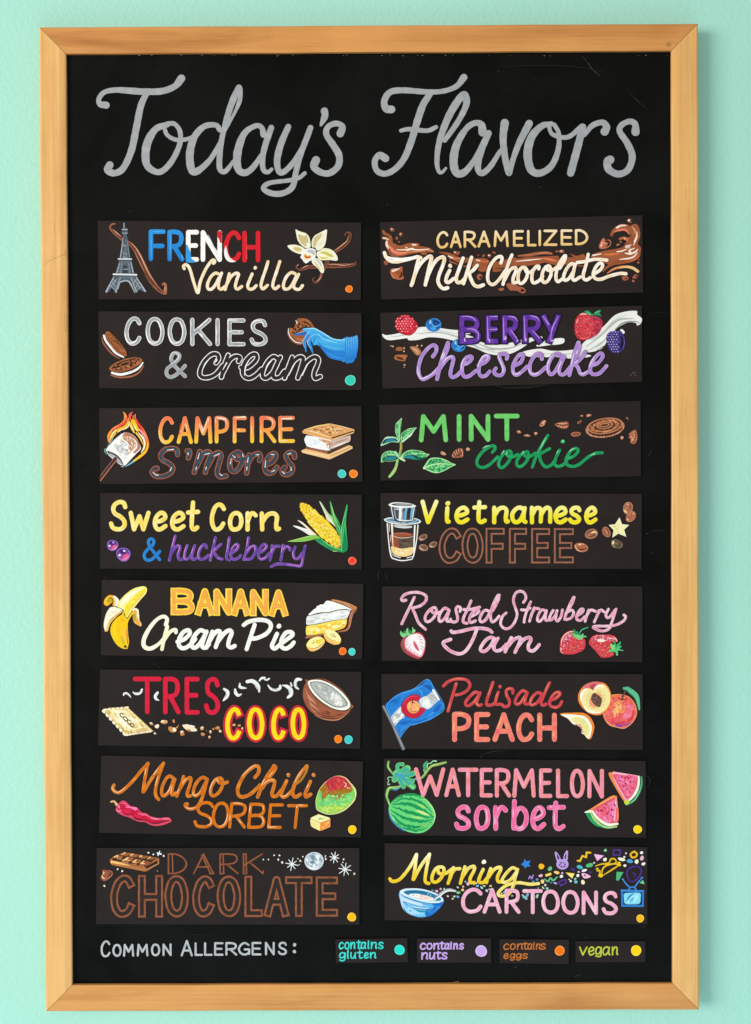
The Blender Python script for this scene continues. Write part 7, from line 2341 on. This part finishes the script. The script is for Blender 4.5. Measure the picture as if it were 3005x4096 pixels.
bit((S, ('1432,196 1395,225 1410,262 1450,258 1470,225 1445,198', 22, 'f2c42c,e8b41c'), {'closed': True}))
bit((fill, ('1230,432 1310,438 1255,535 1235,540 1222,525', '3aa66c,58bc80', False), {}))
bit((fill, ('1500,565 1540,530 1560,580', '6ccc90', False), {}))
bit((fill, ('275,740 285,710 310,700 300,735', '9cd0a0'), {}))
YT = 'f2c82a,e6b61c'
Art(s, 'squiggle_drawing', 'yellow outlined squiggle among the confetti')
for p in ('980,365 1060,340 1120,345 1190,340 1262,345', '985,400 1010,390 1000,420 1030,420 1030,460 1020,480 1050,490 1075,470', '1055,465 1065,400 1110,360 1180,345', '1085,465 1180,405 1262,352', '1100,330 1140,325 1160,285 1190,278 1215,290 1225,325 1200,330', '1262,345 1250,320 1275,330'):
    S(p, [10, 18, 18, 10], YT)
blobs('1255,348,24,20 1045,475,26,20', 'f0c424')
A.done()
Art(s, 'ring_drawing', 'plain violet ring among the confetti')
S('1430,372 1368,400 1352,470 1390,540 1440,540 1500,480 1520,410 1480,372', 16, '54309a,482a88', closed=True)
S('1410,435 1450,470 1430,500', [8, 16, 8], '4a2c8c')
A.done()
Art(s, 'bunny_drawing')
LV = 'c3a4e2,b592da'
blob(590, 345, 74, 60, 0, LV, .02, 28)
fill('498,200 515,195 550,240 570,290 530,310 512,270', LV)
fill('640,180 655,185 655,240 645,300 600,300 610,230', LV)
fill('522,225 545,250 555,285 535,285', '3a2f3e')
fill('632,215 636,250 625,280 612,275', '3a2f3e')
blob(590, 350, 40, 34, 0, '3a2f3e', .05, 20)
for a in range(6):
    an = math.radians(a * 60 + 20)
    S([(590, 348), (590 + 40 * math.cos(an), 348 + 34 * math.sin(an))], [16, 10], LV)
A.done()
Art(s, 'television_drawing')
TV = '2f7ccc,3a8ad8'
S('1305,525 1345,580 1390,620', [10, 18, 16], '3f8edc')
S('1528,505 1480,560 1440,615', [10, 18, 16], '3f8edc')
S('1365,650 1390,620 1420,612 1450,628 1460,652', 18, TV)
blobs('1303,522,11 1528,502,12', '4a98e4')
fill('1280,645 1552,655 1550,848 1285,845', '2f7ccc', False)
fill('1305,668 1528,675 1528,822 1308,820', '0c2f38', False)
fill('1320,690 1400,680 1505,684 1512,740 1500,805 1420,815 1330,808 1316,750', '7fd4f0,90dcf4')
mottle('1330,700 1490,695 1495,795 1340,800', 22, (10, 22), 'a8e8f8/6cc8ea/b8ecf8', -50, 2.4, 10)
S('1345,780 1380,730 1425,690', [10, 26, 14], '3a94cc')
S('1400,770 1430,735', [8, 14], '4aa4d8')
L('1283,648 1550,657', 12, '4494e0')
A.done()
org(1490, 3340)
Art(s, 'lettering', 'yellow script word Morning')
MY = [(22, 'f9f2c0>f6e88a>f2d440'), (18, 'faf3cc>f8ec98>f2cf34>efc41c')]
org(1540, 3390, 630, 945)
trace('30,187 45,202 90,189 150,116 190,41; 190,41 181,120 170,190; 173,189 216,110 268,39; 268,39 251,120 241,190 250,211 264,214; O340,116 306,126 284,170 287,203 315,203 345,170 355,131; 316,121 326,154 365,154 406,126; 412,120 396,170 379,214; 391,170 420,131 449,126; 480,115 466,165 453,214; 466,175 500,126 534,112 535,136 513,180 513,208 536,209; 590,130 571,170 563,204 590,208 616,180; 635,125 621,165 609,209; 619,180 656,131 690,117 695,131 676,175 679,203 702,204', [(20, 'f9f2c0>f6e88a>f2d440'), (17, 'faf5d8>f8ee9c>f2d23c>efc624')], (5, 'e6b424', 2, 2, 1), (30, 215))
trace('792,132 766,120 731,150 702,195 716,208 755,190 794,138; 796,130 781,180 771,226 746,274 710,290 682,284 686,261 730,226 800,210 870,219 921,215', [(19, 'f7efb4,f0d85c,f5e68c')], (5, 'e0ac20', 2, 2, 2))
blob(594, 85, 14, 13, 0, 'faf6dc')
org(1490, 3340)
A.done()
Art(s, 'lettering', 'pink capitals CARTOONS')
word('CARTOONS', '523 650 650 762 780 874 884 1006 996 1106 1114 1222 1234 1330 1351 1448', (308, 460, 330, 472), [(22, 'f8cede'), (18, 'f0a4c2,f2b0ca,ee98ba')], jit=.8, hl=(6, 'fbe2ec', -4, -3, 1))
A.done()
dot(s, 1579, 490, 23, 'fbb812', 'fcd060')

# ------------------------------------------------------------------ allergen key cards
AG = 'allergen key cards along the bottom of the chalkboard'


def key(corners, label):
    return card('allergen_card', corners, label, 'key card', AG)


org(1320, 3730, 560)
s = key('65,82 912,66 920,350 72,360', 'small dark card lettered contains gluten with a turquoise dot')
Art(s, 'lettering', 'turquoise words contains gluten')
TQ = [(17, '2fd0c6,48dcd2')]
word('contains', '103 166 170 234 238 305 312 372 362 432 438 474 480 560 566 634', (110, 200, 108, 196), TQ, PRINT, .05, asc=.4, jit=2)
word('gluten', '106 192 196 232 240 312 318 392 398 462 470 550', (230, 315, 228, 308), TQ, PRINT, .05, asc=.6, jit=2, desc=.7)
A.done()
dot(s, 822, 205, 60, '22dccc', '5ce6da')
org(1490, 3720)
s = key('264,50 700,50 701,193 264,192', 'small dark card lettered contains nuts with a lilac dot')
Art(s, 'lettering', 'lilac words contains nuts')
LQ = [(9.5, 'c9a8e8,bc98e0')]
word('contains', '279 318 318 356 358 398 394 428 424 458 456 474 476 508 510 541', (74, 118, 76, 116), LQ, PRINT, .05, asc=.4, jit=2)
word('nuts', '287 332 334 372 372 408 406 444', (130, 176, 130, 174), LQ, PRINT, .05, asc=.3, jit=2)
A.done()
dot(s, 642, 124, 34, 'c9a4ea', 'dcc6f2')
s = key('750,54 1160,58 1158,201 750,195', 'small dark card lettered contains eggs with an orange dot')
Art(s, 'lettering', 'brown orange words contains eggs')
OQ = [(7, 'c87434,b8682c')]
word('contains', '772 808 812 846 852 890 884 922 914 946 944 962 964 992 988 1024', (78, 118, 78, 116), OQ, PRINT, .08, asc=.4, jit=2)
word('eggs', '772 806 810 844 846 882 882 918', (136, 172, 136, 170), OQ, PRINT, .08, jit=2, desc=.6)
A.done()
dot(s, 1105, 122, 29, 'fb7410', 'fca45c')
s = key('1198,66 1611,66 1611,190 1200,190', 'small dark card lettered vegan with a yellow dot')
Art(s, 'lettering', 'olive yellow word vegan')
GQ = [(9, 'b9c23c,c4c844')]
word('vegan', '1219 1270 1272 1312 1312 1356 1356 1406 1412 1452', (97, 152, 96, 150), GQ, PRINT, .03, jit=2, desc=.35)
A.done()
dot(s, 1556, 121, 31, 'fcd008', 'fde058')
